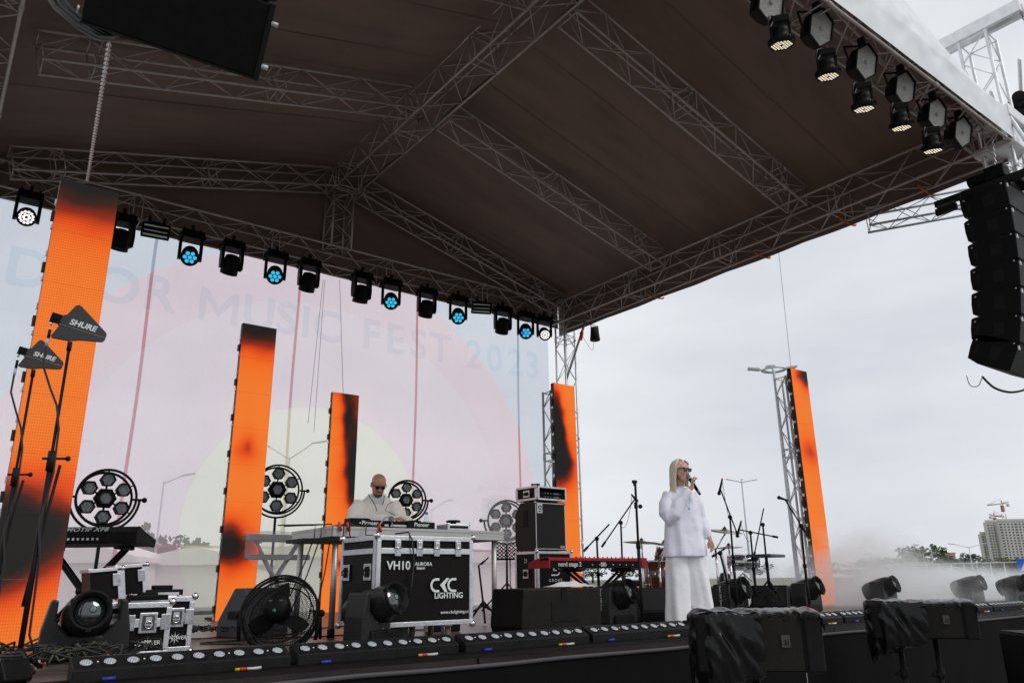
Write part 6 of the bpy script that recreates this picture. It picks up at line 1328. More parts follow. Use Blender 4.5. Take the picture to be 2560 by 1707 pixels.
def hand(mb, w, d, n, side, curl=(0.35, 0.5, 0.4), s=1.0, thumb=0.6):
    w = Vector(w); d = Vector(d).normalized(); n = Vector(n); n = (n-d*n.dot(d)).normalized(); ac = d.cross(n)*side
    rings = []
    for t_, hw, th in ((-0.01, 0.024, 0.019), (0.02, 0.030, 0.018), (0.05, 0.038, 0.016), (0.075, 0.040, 0.014), (0.088, 0.037, 0.011)):
        c = w+d*(t_*s); rings.append([c+ac*(hw*s*math.cos(2*pi*j/12))+n*(th*s*math.sin(2*pi*j/12)) for j in range(12)])
    mb.loft(rings)
    for k, L_ in enumerate((0.066, 0.074, 0.069, 0.054)):
        p = w+d*(0.082*s)+ac*((0.029-0.0195*k)*s); dd = (d+ac*(0.07*(1.5-k)*0.6)).normalized(); nn = n.copy(); pts = [p-d*0.02*s, p]
        ax = ac
        for q, f in enumerate((0.45, 0.30, 0.25)):
            R = Matrix.Rotation(curl[q]*(1+0.06*k)*(-side), 3, ax); 
            if (R @ dd).dot(n) < dd.dot(n): R = R.inverted()
            dd = (R @ dd).normalized(); p = p+dd*(L_*f*s); pts.append(p)
        mb.tube(pts, 0.009*s, 8, radii=[0.0098*s, 0.0095*s, 0.0088*s, 0.0080*s, 0.0062*s])
    p = w+ac*(0.026*s)+d*(0.022*s); d1 = (d*0.65+ac*0.65+n*0.35).normalized(); d2 = (d*0.85+ac*(0.1)+n*thumb).normalized()
    mb.tube([p-d1*0.01*s, p+d1*0.03*s, p+d1*0.03*s+d2*0.03*s, p+d1*0.03*s+d2*0.055*s], 0.01, 8, radii=[0.014*s, 0.0125*s, 0.0105*s, 0.0075*s])
HP = [(0.0, .022, -.078, -.045), (.05, .040, -.090, -.02), (.12, .050, -.094, .005), (.2, .058, -.090, .03), (.3, .066, -.089, .055), (.42, .072, -.088, .085), (.52, .075, -.083, .096), (.6, .076, -.089, .102), (.7, .077, -.091, .104), (.8, .073, -.084, .098), (.88, .062, -.068, .082), (.95, .043, -.044, .058), (.985, .024, -.02, .034)]
def head(mb, M, s=1.0, jaw=1.0):
    H_ = 0.232*s; n = 28; rings = []
    for t_, hw, fy, by in HP:
        ring = []
        for j in range(n):
            a_ = 2*pi*j/n; cx = hw*(jaw if t_ < 0.3 else 1)*s*math.cos(a_); my = (fy+by)/2*s; ry = (by-fy)/2*s; e_ = 0.9
            ring.append((cx, my+ry*math.sin(a_), (t_-0.5)*H_))
        rings.append(ring)
    mb.loft(rings, M=M)
    Hh = lambda t_: (t_-0.5)*H_
    # nose, lips, chin, brow, ears
    mb.loft([[(x*s, y*s, Hh(z)) for x, y, z in r] for r in ([(-.007, -.080, .56), (.007, -.080, .56), (.004, -.094, .565), (-.004, -.094, .565)], [(-.010, -.080, .46), (.010, -.080, .46), (.006, -.104, .45), (-.006, -.104, .45)], [(-.017, -.082, .36), (.017, -.082, .36), (.010, -.117, .365), (-.010, -.117, .365)], [(-.014, -.084, .33), (.014, -.084, .33), (.008, -.108, .335), (-.008, -.108, .335)])], M=M)
    mb.sphere((0, -.076*s, Hh(.055)), .022*s, 12, 8, (1.15, .85, .8), M=M)
    mb.sphere((-.032*s, -.068*s, Hh(.40)), .026*s, 12, 8, (1, .7, 1.1), M=M); mb.sphere((.032*s, -.068*s, Hh(.40)), .026*s, 12, 8, (1, .7, 1.1), M=M)
    mb.sphere((0, -.079*s, Hh(.66)), .045*s, 12, 8, (1.25, .3, .3), M=M)
    for sg in (-1, 1): mb.sphere((sg*.079*s, .012*s, Hh(.46)), .03*s, 12, 8, (.28, .6, 1.05), M=M)
    mb.sphere((0, -.090*s, Hh(.235)), .02*s, 12, 6, (1.1, .5, .42), M=M)
def glasses(par, M, s, round_=False):
    Hh = lambda t_: (t_-0.5)*0.232*s
    for sg in (-1, 1):
        if round_: pl = [(0.031*sg+0.026*math.cos(k*pi/7), 0.018*math.sin(k*pi/7)) for k in range(14)]
        else: pl = [(sg*.006, .016), (sg*.058, .020), (sg*.062, .006), (sg*.050, -.021), (sg*.020, -.021), (sg*.008, -.006)]
        b = MB(); b.M = M; b.prism([(x*s, z*s) for x, z in pl], (0, -.103*s, Hh(.545)), (1, 0, 0), (0, 0, 1), (0, 1, 0), .006*s); b.build('lens', mat('sunglass lens', (0.006, 0.006, 0.008), 0.12, 0, 0, spec=0.6), par)
        b = MB(); b.M = M; b.tube([(sg*.055*s, -.098*s, Hh(.60)), (sg*.073*s, -.085*s, Hh(.60)), (sg*.083*s, .01*s, Hh(.56))], .0035*s, 6); b.build('temple', BLKM, par)
    b = MB(); b.M = M; b.tube([(-.012*s, -.103*s, Hh(.60)), (0, -.107*s, Hh(.60)), (.012*s, -.103*s, Hh(.60))], .003, 6); b.build('bridge', BLKM, par)
# ---- singer
wb = onz(1727, 1564)
W_ = thing('person', 'woman with long blonde hair, loose white top and wide trousers holding a microphone', 'person', (wb.x, wb.y, 0), math.radians(-24))
W_.scale = (0.945,)*3; WM[W_.name] = WM[W_.name] @ Matrix.Diagonal((0.945, 0.945, 0.945, 1))
HM = T(0.0, -0.035, 1.615) @ rotz(math.radians(24)) @ Matrix.Rotation(math.radians(3), 4, 'X')
mo_ = HM @ Vector((0.0, -0.115, -0.06))              # in front of the mouth
hw_ = mo_ + Vector((0.015, -0.035, -0.115))           # right wrist
b = MB(); head(b, HM, 1.04, 0.92)
b.tube([(0, .03, 1.36), (0, .0, 1.46), (0, -.02, 1.56)], .05, 16, radii=[.075, .052, .05])
b.loft([ell(0, .02, .98, .15, .10), ell(0, .02, 1.15, .13, .09), ell(0, .01, 1.30, .14, .08), ell(0, .02, 1.38, .10, .06), ell(0, .02, 1.43, .06, .05)])
E1, E2 = Vector((-.19, -.05, 1.115)), Vector((.215, .02, 1.10)); L2 = Vector((.275, -.06, .885))
b.tube([(-.13, .02, 1.355), E1, hw_], .04, 12, radii=[.042, .034, .026]); b.tube([(.13, .02, 1.355), E2, L2], .04, 12, radii=[.042, .036, .025])
for sg in (-1, 1): b.tube([(sg*.08, .02, 1.0), (sg*.09, .0, .52), (sg*.10, .03, .09)], .08, 12, radii=[.09, .06, .042]); b.loft([ell(sg*.10, -.0, .02, .042, .11, 12), ell(sg*.10, .02, .06, .038, .08, 12), ell(sg*.10, .03, .10, .03, .04, 12)])
up_ = (mo_ - hw_).normalized()
hand(b, hw_, (0.05, -0.12, 0.95), (0.80, -0.35, 0.0), 1, (0.75, 0.95, 0.8), 0.98, 0.5)
hand(b, L2, (0.12, -0.25, -0.95), (-0.9, -0.2, -0.1), 1, (0.22, 0.35, 0.3), 0.98, 0.2)
body = b.build('body', SKIN, W_, mod=remesh(0.0062, smooth=3))
LIP = mat('lips', (0.50, 0.17, 0.15), 0.35, 0, 0.05)
b = MB(); b.M = HM; b.sphere((0, -.0985, -.0605), .018, 14, 8, (1.0, .3, .2)); b.sphere((0, -.096, -.0675), .015, 14, 8, (1.0, .35, .25)); b.build('lips', LIP, body)
glasses(W_, HM, 1.05)
b = MB(); b.M = HM; b.tube([(-.082, .012, -.035), (-.084, .01, -.055), (-.082, .012, -.06)], .003, 6); b.build('earring', mat('gold', (0.7, 0.5, 0.2), 0.25, 1), W_)
# hair
HAIR = mat('pale blonde hair', (0.78, 0.68, 0.53), 0.42, 0, 0.25, 30, 0.5, 60, stretch=(8, 8, 0.4))
def hf(a, c):
    th = (a-0.5)*2*math.radians(108); ct = c
    # centre of skull in head space, back = +Y
    if ct < 0.35:
        ph = ct/0.35*pi/2; rx, ry, z = .090*math.sin(ph), .110*math.sin(ph), .02+.112*math.cos(ph)
    else:
        q = (ct-0.35)/0.65; rx = .090+.012*math.sin(pi*q)+.012*q; ry = .110-.004*q; z = .02-q*.30
    w_ = 0.007*noise.noise(Vector((th*5, c*1.5, 1)))+0.004*noise.noise(Vector((th*16, c*1.0, 6)))
    y0 = 0.008
    fr_ = max(0, abs(th)-math.radians(95))/math.radians(33)
    x = (rx+w_)*math.sin(th); y = y0+(ry+w_)*math.cos(th)
    if ct >= 0.35: x *= 1-0.04*fr_; 
    if ct < 0.35: z += w_*0.5
    return (x, y + (0.012*fr_ if ct > .4 else 0), z + (0.03*noise.noise(Vector((th*9, 5, 2))) if ct > 0.97 else 0))
b = MB(); b.M = HM; b.grid(hf, 90, 34); hr = b.build('hair', HAIR, W_); md = hr.modifiers.new('t', 'SOLIDIFY'); md.thickness = 0.014; md.offset = 0
b = MB(); b.M = HM
for k in range(26):   # loose strands at the front and the parting
    sg = -1 if k % 2 else 1; o_ = k*0.0035
    b.tube([(sg*.006, -.07+o_, .118-o_*0.2), (sg*(.045), -.078+o_*0.9, .088), (sg*(.080), -.035+o_, .03), (sg*.090, .012+o_*0.6, -.05), (sg*(.098+0.01*math.sin(k)), .03+o_*0.5, -.15), (sg*(.10+0.012*math.sin(k*2)), .03+o_*0.4, -.235)], .0055, 5, radii=[.004, .008, .008, .007, .006, .002])
b.build('hair_strands', HAIR, hr)
# top
TOP = mat('white jersey', (0.84, 0.84, 0.95), 0.85, 0, 0.03, 3, 0.08, 10, sheen=0.15); TRO = mat('white trousers', (0.88, 0.88, 0.90), 0.85, 0, 0.04, 3, 0.08, 10, sheen=0.15)
b = MB()
b.loft([ell(.0, .0, z, rx, ry, 40, f, 7, z*3) for z, rx, ry, f in ((.70, .245, .165, .06), (.78, .236, .16, .055), (.9, .222, .15, .045), (1.05, .208, .14, .035), (1.2, .20, .135, .02), (1.31, .195, .125, .0), (1.375, .16, .10, 0), (1.42, .10, .078, 0), (1.45, .07, .065, 0))])
def arm(pts, rad):
    b.tube(pts, .05, 16, radii=rad)
arm([(-.13, .01, 1.37), (-.175, -.0, 1.26), E1+Vector((-.005, 0, .035)), E1+Vector((.0, -.02, -.015)), E1+Vector((.045, -.05, .03)), E1.lerp(hw_, .55), E1.lerp(hw_, .80), E1.lerp(hw_, .9)], [.068, .086, .094, .088, .080, .062, .048, .036])
arm([(.13, .01, 1.37), (.178, .015, 1.26), E2, E2.lerp(L2, .5), E2.lerp(L2, .82), E2.lerp(L2, .95)], [.068, .078, .074, .066, .048, .036])
def topmod(o):
    remesh(0.0085, 0.030, 0.34, 3)(o); remesh2 = bpy.data.textures.new('small folds', 'CLOUDS'); remesh2.noise_scale = 0.17
    d = o.modifiers.new('small', 'DISPLACE'); d.texture = remesh2; d.strength = 0.009; d.mid_level = 0.5
top_ = b.build('white_top', TOP, W_, mod=topmod)
b = MB()
for sg in (-1, 1):
    b.loft([ell(sg*x, yy, z, rx, ry, 40, f, 5, sg+z*2) for x, yy, z, rx, ry, f in ((.055, .0, 1.0, .10, .10, 0), (.085, 0, .85, .112, .115, .02), (.105, .0, .6, .118, .12, .05), (.120, -.01, .35, .122, .125, .075), (.134, -.01, .12, .130, .135, .09), (.138, -.01, .012, .134, .138, .10))])
b.build('wide_trousers', TRO, W_, mod=remesh(0.009, 0.014, 0.16, 3))
SHOE = mat('pale pink shoe', (0.62, 0.40, 0.42), 0.5)
for sg in (-1, 1):
    b = MB(); b.loft([ell(sg*.10, -.06, .0, .045, .13, 16), ell(sg*.10, -.06, .03, .048, .135, 16), ell(sg*.10, -.04, .07, .038, .10, 16), ell(sg*.10, .0, .09, .03, .05, 16)]); b.build('shoe', SHOE, W_)
b = MB(); b.tube([(-.05, -.04, 1.435), (-.045, -.13, 1.30), (.0, -.17, 1.20), (.045, -.13, 1.31), (.05, -.04, 1.435)], .0025, 5); b.sphere((.0, -.175, 1.195), .010, 8, 6); b.build('necklace', mat('blue pendant', (0.05, 0.15, 0.5), 0.3), W_)
b = MB(); b.tube([L2+Vector((.012, -.05, -.15)), L2+Vector((.012, -.045, -.155))], .0095, 8); b.build('ring', CHROME, W_)
# microphone held at the mouth
mw = WM[W_.name] @ (mo_ + Vector((0.0, 0.005, -0.005)))
mdw = (WM[W_.name].to_3x3() @ Vector((0.42, -0.20, -0.85))).normalized()
t = thing('microphone', 'black handheld microphone in the singer\'s right hand at her mouth', 'microphone', mw)
b = MB(); b.sphere((0, 0, 0), .024, 14, 10); b.build('grille_ball', mat('mic mesh'  , (0.3, 0.3, 0.31)), t)
b = MB(); b.cyl(mdw*0.015, mdw*0.17, .021, 14, .016); b.cyl(mdw*0.172, mdw*0.18, .017, 14); b.cyl(mdw*0.183, mdw*0.215, .014, 14, .012); b.build('handle', BLKP, t)
b = MB(); b.cyl(mdw*0.014, mdw*0.022, .0235, 14); b.cyl(mdw*0.170, mdw*0.174, .0175, 14); b.build('ring', CHROME, t)
# ---- DJ
dj = P3(947, 1211, 8.9); DJ = thing('person', 'bald man with dark sunglasses in a cream fleece jacket bending over the DJ table', 'person', (dj.x+0.02, dj.y+0.06, 0), face(dj.x, dj.y, 6)); fz = dj.z
HD = T(0, -0.06, fz) @ rotz(math.radians(8)) @ Matrix.Rotation(math.radians(33), 4, 'X')
WMi = WM[DJ.name].inverted(); HR = WMi @ ony(1003, 1288, 7.28); HR.z = tz+0.13; HL = WMi @ ony(1030, 1300, 7.45); HL.z = tz+0.11
sh = fz-0.165
b = MB(); head(b, HD, 1.04, 1.12)
b.tube([(0, .05, sh-.02), (0, .02, sh+.06), (0, -.03, fz-.06)], .06, 16, radii=[.08, .062, .06])
b.loft([ell(0, .12, .95, .17, .12), ell(0, .10, 1.1, .17, .12), ell(0, .07, sh-.08, .2, .12), ell(0, .05, sh, .15, .08), ell(0, .04, sh+.03, .07, .06)])
for sg in (-1, 1): b.tube([(sg*.09, .12, .98), (sg*.1, .10, .5), (sg*.11, .12, .08)], .08, 12, radii=[.10, .07, .05]); b.loft([ell(sg*.11, .04, .02, .045, .12, 12), ell(sg*.11, .08, .08, .04, .07, 12)])
ER = Vector((-.26, -.16, sh-.27)); EL = Vector((.27, -.10, sh-.26))
b.tube([(-.19, .05, sh-.04), ER, HR], .05, 12, radii=[.055, .045, .028]); b.tube([(.19, .05, sh-.04), EL, HL], .05, 12, radii=[.055, .045, .028])
hand(b, HR, (HR-ER).normalized()+Vector((0, 0, -0.35)), (0, 0.1, -1), 1, (0.5, 0.6, 0.5), 1.1, 0.7)
hand(b, HL, (HL-EL).normalized()+Vector((0, 0, -0.3)), (0, 0, -1), -1, (0.3, 0.4, 0.3), 1.05, 0.5)
body = b.build('body', SKIN2, DJ, mod=remesh(0.0062, smooth=3))
glasses(DJ, HD, 1.04, True)
b = MB(); b.M = HD
BRD = mat('short beard', (0.10, 0.045, 0.028), 0.8, 0, 0.4, 60, 0.4, 200)
b.loft([[(hw*1.02*math.cos(a_), yy+ry*1.04*math.sin(a_), z) for a_ in [pi+pi*k/16 for k in range(17)]] for hw, yy, ry, z in ((.030, -.055, .030, -.121), (.050, -.045, .052, -.108), (.060, -.038, .060, -.088), (.064, -.03, .055, -.066))], cap=False); bd_ = b.build('beard', BRD, DJ)
b = MB(); b.M = HD; b.tube([(-.028, -.094, -.052), (0, -.104, -.040), (.028, -.094, -.052)], .006, 6); b.build('moustache', BRD, DJ)
b = MB(); b.M = HD; b.sphere((0, -.1, -.063), .017, 12, 6, (1.1, .3, .22)); b.build('lips', LIP, DJ)
FLE = mat('cream fleece', (0.88, 0.82, 0.75), 0.95, 0, 0.08, 8, 0.6, 110, sheen=0.5)
b = MB()
b.loft([ell(0, .11, .92, .235, .165, 36, .02), ell(0, .10, 1.05, .235, .165, 36, .015), ell(0, .08, sh-.14, .245, .155, 36), ell(0, .06, sh-.05, .225, .125, 36), ell(0, .05, sh+.015, .15, .095, 36), ell(0, .045, sh+.07, .092, .082, 36)])
b.tube([(-.17, .05, sh-.06), (-.24, -.02, sh-.16), ER, ER+Vector((.06, -.05, .0)), ER.lerp(HR, .6), ER.lerp(HR, .9)], .08, 16, radii=[.10, .10, .095, .088, .068, .048])
b.tube([(.17, .05, sh-.06), (.24, -.0, sh-.16), EL, EL.lerp(HL, .5), EL.lerp(HL, .88)], .08, 16, radii=[.10, .10, .09, .075, .05])
b.build('fleece_jacket', FLE, DJ, mod=remesh(0.010, 0.022, 0.13, 5))
b = MB(); b.prism([(-.075, .0), (.055, .0), (.045, -.09), (.0, -.17), (-.035, -.10)], (0.01, -.085, sh+.005), (1, 0, 0), (0, -.30, .95), (0, 1, 0), .01); b.build('white_shirt', mat('white cotton', (0.7, 0.7, 0.72)), DJ, bev=0.004)
ZIP = mat('dark zip', (0.10, 0.07, 0.09), 0.5)
b = MB(); b.tube([(-.11, -.03, sh+.055), (-.08, -.075, sh+.0), (-.035, -.108, sh-.07), (-.01, -.115, sh-.14)], .0045, 5); b.build('zip', ZIP, DJ)
b = MB(); b.tube([(.07, -.06, sh+.04), (.065, -.09, sh-.02), (.05, -.11, sh-.07)], .0045, 5); b.build('zip', ZIP, DJ)
b = MB(); b.tube([(.17, -.085, sh-.03), (.11, -.115, sh-.06), (.08, -.13, sh-.13), (.14, -.135, sh-.16), (.20, -.12, sh-.18)], .004, 5); b.build('pocket_piping', ZIP, DJ)
b = MB()
for sg in (-1, 1): b.tube([(sg*.09, .12, 1.0), (sg*.1, .10, .5), (sg*.11, .12, .06)], .08, 14, radii=[.125, .10, .085])
b.build('dark_trousers', mat('dark trousers', (0.03, 0.03, 0.035), 0.8), DJ, mod=remesh(0.012, 0.01, 0.2, 3))
for sg in (-1, 1):
    b = MB(); b.box((sg*.11, .05, .03), (.09, .27, .06)); b.build('shoe', BLKM, DJ, bev=0.02)

# ================================================================ FAR SURROUNDINGS
CONC = mat('pale concrete wall', (0.55, 0.54, 0.52), 0.85, 0, 0.08, 0.1); WIN = mat('dark window opening', (0.05, 0.055, 0.07), 0.4, 0, 0.3, 0.2); BEIGE = mat('beige facade', (0.58, 0.57, 0.54), 0.85, 0, 0.08, 0.1)
far = 430
def gp(u, w, v=1410): p = atd(u, v, w); return Vector((p.x, p.y, GZ))
def block(t, u0, u1, vtop, w, dep, nrow, ncol, mt):
    a_, b_ = gp(u0, w), gp(u1, w); ht = atd((u0+u1)/2, vtop, w).z-GZ; d = (b_-a_); Lh = d.length; ex = d.normalized(); ey = Vector((-ex.y, ex.x, 0))
    if ey.dot(a_) < 0: ey = -ey
    b = MB(); b.prism([(0, 0), (Lh, 0), (Lh, ht), (0, ht)], a_, ex, Vector((0, 0, 1)), ey, dep); b.prism([(-.5, ht), (Lh+.5, ht), (Lh+.5, ht+1.2), (-.5, ht+1.2)], a_-ey*0.3, ex, Vector((0, 0, 1)), ey, 0.6); wl = b.build('wall', mt, t, world=True)
    b = MB(); rs = ht/nrow; cs_ = Lh/ncol
    for i in range(nrow-1):
        for j in range(ncol):
            wd = cs_*(0.62 if (j % 4 == 0) else 0.42); c = a_+ex*(cs_*(j+0.5))+Vector((0, 0, rs*(i+0.9)))-ey*0.02
            b.prism([(-wd/2, -rs*0.24), (wd/2, -rs*0.24), (wd/2, rs*0.24), (-wd/2, rs*0.24)], c-ey*0.12, ex, Vector((0, 0, 1)), ey, 0.1)
    b.build('windows', WIN, wl, world=True)['kind'] = 'stuff'
t = thing('apartment_block', 'unfinished grey concrete apartment block with rows of dark windows at the right edge', 'apartment block', gp(2480, far))
block(t, 2466, 2488, 1333, far+4, 3, 17, 3, CONC); block(t, 2485, 2520, 1302, far, 3, 20, 5, BEIGE); block(t, 2516, 2660, 1299, far-4, 3, 20, 15, CONC)
t = thing('apartment_block', 'small distant pinkish block above the trees left of the big apartment block', 'apartment block', gp(2385, 620)); block(t, 2376, 2392, 1384, 620, 14, 8, 3, mat('pink facade', (0.42, 0.30, 0.27), 0.85)); 
CRW = mat('crane white', (0.6, 0.6, 0.6), 0.6); CRR = mat('crane red', (0.42, 0.18, 0.18), 0.6)
def crane(lab, u, vb, vt, w, jib):
    a_ = gp(u, w); zb_, zt_ = atd(u, vb, w).z, atd(u, vt, w).z; t = thing('tower_crane', lab, 'crane', a_)
    b = MB(); s_ = 1.1
    for sx_ in (-s_, s_): b.cyl((a_.x+sx_*0.8, a_.y-sx_*0.6, GZ), (a_.x+sx_*0.8, a_.y-sx_*0.6, zt_-6), 0.35, 5)
    k = zb_
    while k < zt_-8: b.cyl((a_.x-s_*.8, a_.y+s_*.6, k), (a_.x+s_*.8, a_.y-s_*.6, k+3), 0.14, 4); k += 3
    b.build('mast', CRW, t, world=True)
    b = MB(); b.box((a_.x, a_.y, zt_-3), (1.6, 1.6, 4)); b.build('cab', CRR, t, world=True)
    r_ = Vector((0.8, -0.6, 0)); b = MB(); c = Vector((a_.x, a_.y, zt_)); b.cyl(c, c+r_*jib+Vector((0, 0, -abs(jib)*0.08)), 0.5, 5); b.cyl(c+Vector((0, 0, 3)), c+r_*jib*0.8, 0.12, 4); b.build('jib', CRR if jib > 0 else CRW, t, world=True)
    b = MB(); b.cyl(c, c-r_*jib*0.45+Vector((0, 0, 1)), 0.6, 5); b.box(tuple(c-r_*jib*0.4+Vector((0, 0, -1))), (1.6, 1.4, 1.6)); b.build('counter_jib', CRW, t, world=True)
    b = MB(); b.cyl(c, c+Vector((0, 0, 2)), 0.35, 5); b.build('tower_head', CRR, t, world=True)
crane('taller red and white tower crane behind the apartment block', 2534, 1300, 1254, 460, -9); crane('shorter red tower crane behind the apartment block', 2509, 1296, 1286, 470, 6)
# lamp posts
LAMP = mat('lamp post grey', (0.42, 0.46, 0.50), 0.5, 0.2)
def lamp(lab, u, vt, w, arms, zb=None, r=0.12, head_=(1.2, 0.3, 0.1)):
    a_ = gp(u, w, vt); tz_ = atd(u, vt, w).z; t = thing('lamp_post', lab, 'lamp post', a_)
    b = MB(); b.cyl((a_.x, a_.y, GZ), (a_.x, a_.y, tz_), r, 8, r*0.6); b.build('pole', LAMP, t, world=True)
    r_ = Vector((0.8, -0.6, 0)); f_ = Vector((0.6, 0.8, 0))
    for (dx, dy, dz) in arms:
        e_ = Vector((a_.x, a_.y, tz_))+r_*dx+f_*dy+Vector((0, 0, dz)); b = MB(); b.cyl((a_.x, a_.y, tz_-0.1), e_, r*0.4, 6); b.build('arm', LAMP, t, world=True)
        b = MB(); b.M = T(e_) @ rotz(math.atan2(-0.6*dx+0.8*dy, 0.8*dx+0.6*dy)) @ Matrix.Rotation(-0.15, 4, 'Y'); b.box((head_[0]*0.4, 0, 0), head_); b.build('lamp_head', LAMP, t, world=False) if False else None
        bb = MB(); bb.M = b.M; bb.box((head_[0]*0.4, 0, 0), head_); bb.build('lamp_head', mat('lamp head grey', (0.5, 0.5, 0.5), 0.5), t, world=True)
    return t, a_, tz_
t, a_, tz_ = lamp('tall floodlight mast just left of the far right LED column', 1934, 925, 27, [(-0.5, 0.1, 0.05), (0.02, 0.25, 0.22), (0.45, 0, 0.06)], r=0.085, head_=(0.4, 0.26, 0.06))
b = MB(); b.tube([(a_.x+0.4*math.cos(k*pi/8), a_.y+0.4*math.sin(k*pi/8), tz_+0.0) for k in range(16)], 0.03, 5, closed=True); b.build('ring', LAMP, t, world=True)
lamp('distant double-armed mast seen between the microphone stands', 1854, 1202, 62, [(-0.9, 0, 0.1), (0.2, .6, 0.2), (0.9, 0, 0.05)], r=0.09, head_=(0.4, 0.2, 0.06))
lamp('distant two-armed street lamp left of the apartment block', 2422, 1367, 120, [(-2.2, 0, 0.45), (1.9, 0, 0.4)], r=0.1, head_=(1.0, 0.25, 0.1))
lamp('distant street lamp, left one above the far trees', 2308, 1386, 150, [(-2.2, 0, 0.5)], r=0.1); lamp('distant street lamp, right one above the far trees', 2328, 1374, 150, [(-2.2, 0, 0.3)], r=0.1)
lamp('far small street lamp over the haze behind the white car', 2188, 1388, 150, [(-0.8, 0, 0.1), (0.7, 0, 0.1)], r=0.1)
lamp('street lamp showing through the yellow circle of the banner', 724, 1142, 34, [(-1.0, 0, 0.5), (1.0, 0, 0.6)], r=0.055, head_=(0.7, 0.14, 0.05))
lamp('street lamp showing through the pink left part of the banner', 410, 1203, 34, [(0.8, 0, 0.25)], r=0.05, head_=(0.6, 0.12, 0.05)); lamp('street lamp showing through the banner right of the DJ', 1079, 1272, 60, [(-1.1, 0, 0.6), (1.1, 0, 0.6)], r=0.05, head_=(0.6, 0.12, 0.05))
# trees
def leafmat(n, c): return mat(n, c, 0.75, 0, 0.35, 0.6, spec=0.2)
LF = [leafmat('dark green leaves', (0.035, 0.055, 0.02)), leafmat('mid green leaves', (0.06, 0.085, 0.028)), leafmat('yellow green leaves', (0.11, 0.12, 0.035))]
BARK = mat('bark', (0.08, 0.06, 0.045), 0.9)
rt = random.Random(11)
def tree_meshes(seed, nleaf=420):
    r_ = random.Random(seed); b = MB(); cl = [(r_.uniform(-.32, .32), r_.uniform(-.32, .32), r_.uniform(.38, .88), r_.uniform(.13, .24)) for _ in range(13)]
    for k in range(nleaf):
        c = r_.choice(cl); a_ = r_.uniform(0, 2*pi); e_ = math.acos(r_.uniform(-1, 1)); rr = c[3]*r_.uniform(0.55, 1.1)
        p = Vector((c[0]+rr*math.sin(e_)*math.cos(a_), c[1]+rr*math.sin(e_)*math.sin(a_), c[2]+rr*math.cos(e_)*0.8)); s = r_.uniform(0.025, 0.06)
        u = Vector((r_.uniform(-1, 1), r_.uniform(-1, 1), r_.uniform(-1, 1))).normalized(); w = u.orthogonal().normalized()
        b.add([p-u*s, p+w*s*0.7, p+u*s, p-w*s*0.7], [(0, 1, 2, 3)])
    t_ = MB(); t_.tube([(0, 0, 0), (0.01, 0, .3), (0.0, 0.01, .62)], .03, 7, radii=[.035, .024, .008])
    for k in range(5): a_ = k*1.3+seed; t_.tube([(0, 0, .28+.06*k), (.14*math.cos(a_), .14*math.sin(a_), .45+.07*k), (.24*math.cos(a_), .24*math.sin(a_), .62+.05*k)], .01, 5, radii=[.014, .009, .004])
    return b, t_
protos = []
for k in range(4):
    b, t_ = tree_meshes(k+20); protos.append((b.mesh('crown', LF[k % 3]), t_.mesh('trunk', BARK)))
def tree(lab, u, w, h, wd, k):
    a_ = gp(u, w); t = thing('tree', lab, 'tree', a_, rt.uniform(0, 6), 'far trees around the car park')
    inst('crown', protos[k][0], t, Matrix.Diagonal((wd, wd, h, 1))); inst('trunk', protos[k][1], t, Matrix.Diagonal((wd, wd, h, 1)))
where = ['far tree at the left end of the row beyond the smoke', 'far tree second in the row beyond the smoke', 'far tree behind the grassy mound, left side', 'far tree behind the grassy mound, right side', 'tallest far tree in the row, right of the mound', 'far bushy tree under the distant street lamps', 'far tree below the small pinkish block', 'far tree just right of the small pinkish block', 'far tree under the two-armed street lamp', 'far tree at the left foot of the apartment block']
for k in range(10): tree(where[k], 2150+k*32+rt.uniform(-6, 6), 200+rt.uniform(-25, 25), (5.5, 6, 6.5, 7.5, 10, 8, 6.5, 7, 7, 6)[k], 11+rt.uniform(-2, 4), k % 4)
w2 = ['yellowish tree in front of the apartment block, left', 'yellowish tree in front of the apartment block, middle', 'yellowish tree in front of the apartment block, beside the blue sign']
for k in range(3): tree(w2[k], 2490+k*26, 95+5*k, 3.6, 5, 2 if k != 1 else 1)
w3 = ['tree showing dimly through the banner left of the round light', 'tree showing dimly through the banner below the round light', 'tree showing through the banner near the second orange column', 'tree seen through the yellow circle of the banner', 'tree seen through the banner left of the second column']
for k, (u, h_) in enumerate(((350, 4.6), (395, 5.2), (440, 4.8), (500, 4.4), (470, 4.0))): tree(w3[k], u, 46+3*k, h_, 5, k % 2)
rest = ['distant tree behind the red piano', 'distant tree behind the drum kit, left', 'distant tree behind the drum kit, right', 'distant tree behind the snare drum', 'distant tree behind the far right orange column']
for k, u in enumerate((1480, 1560, 1640, 1880, 2060)): tree(rest[k], u, 330, 8, 16, k % 4)
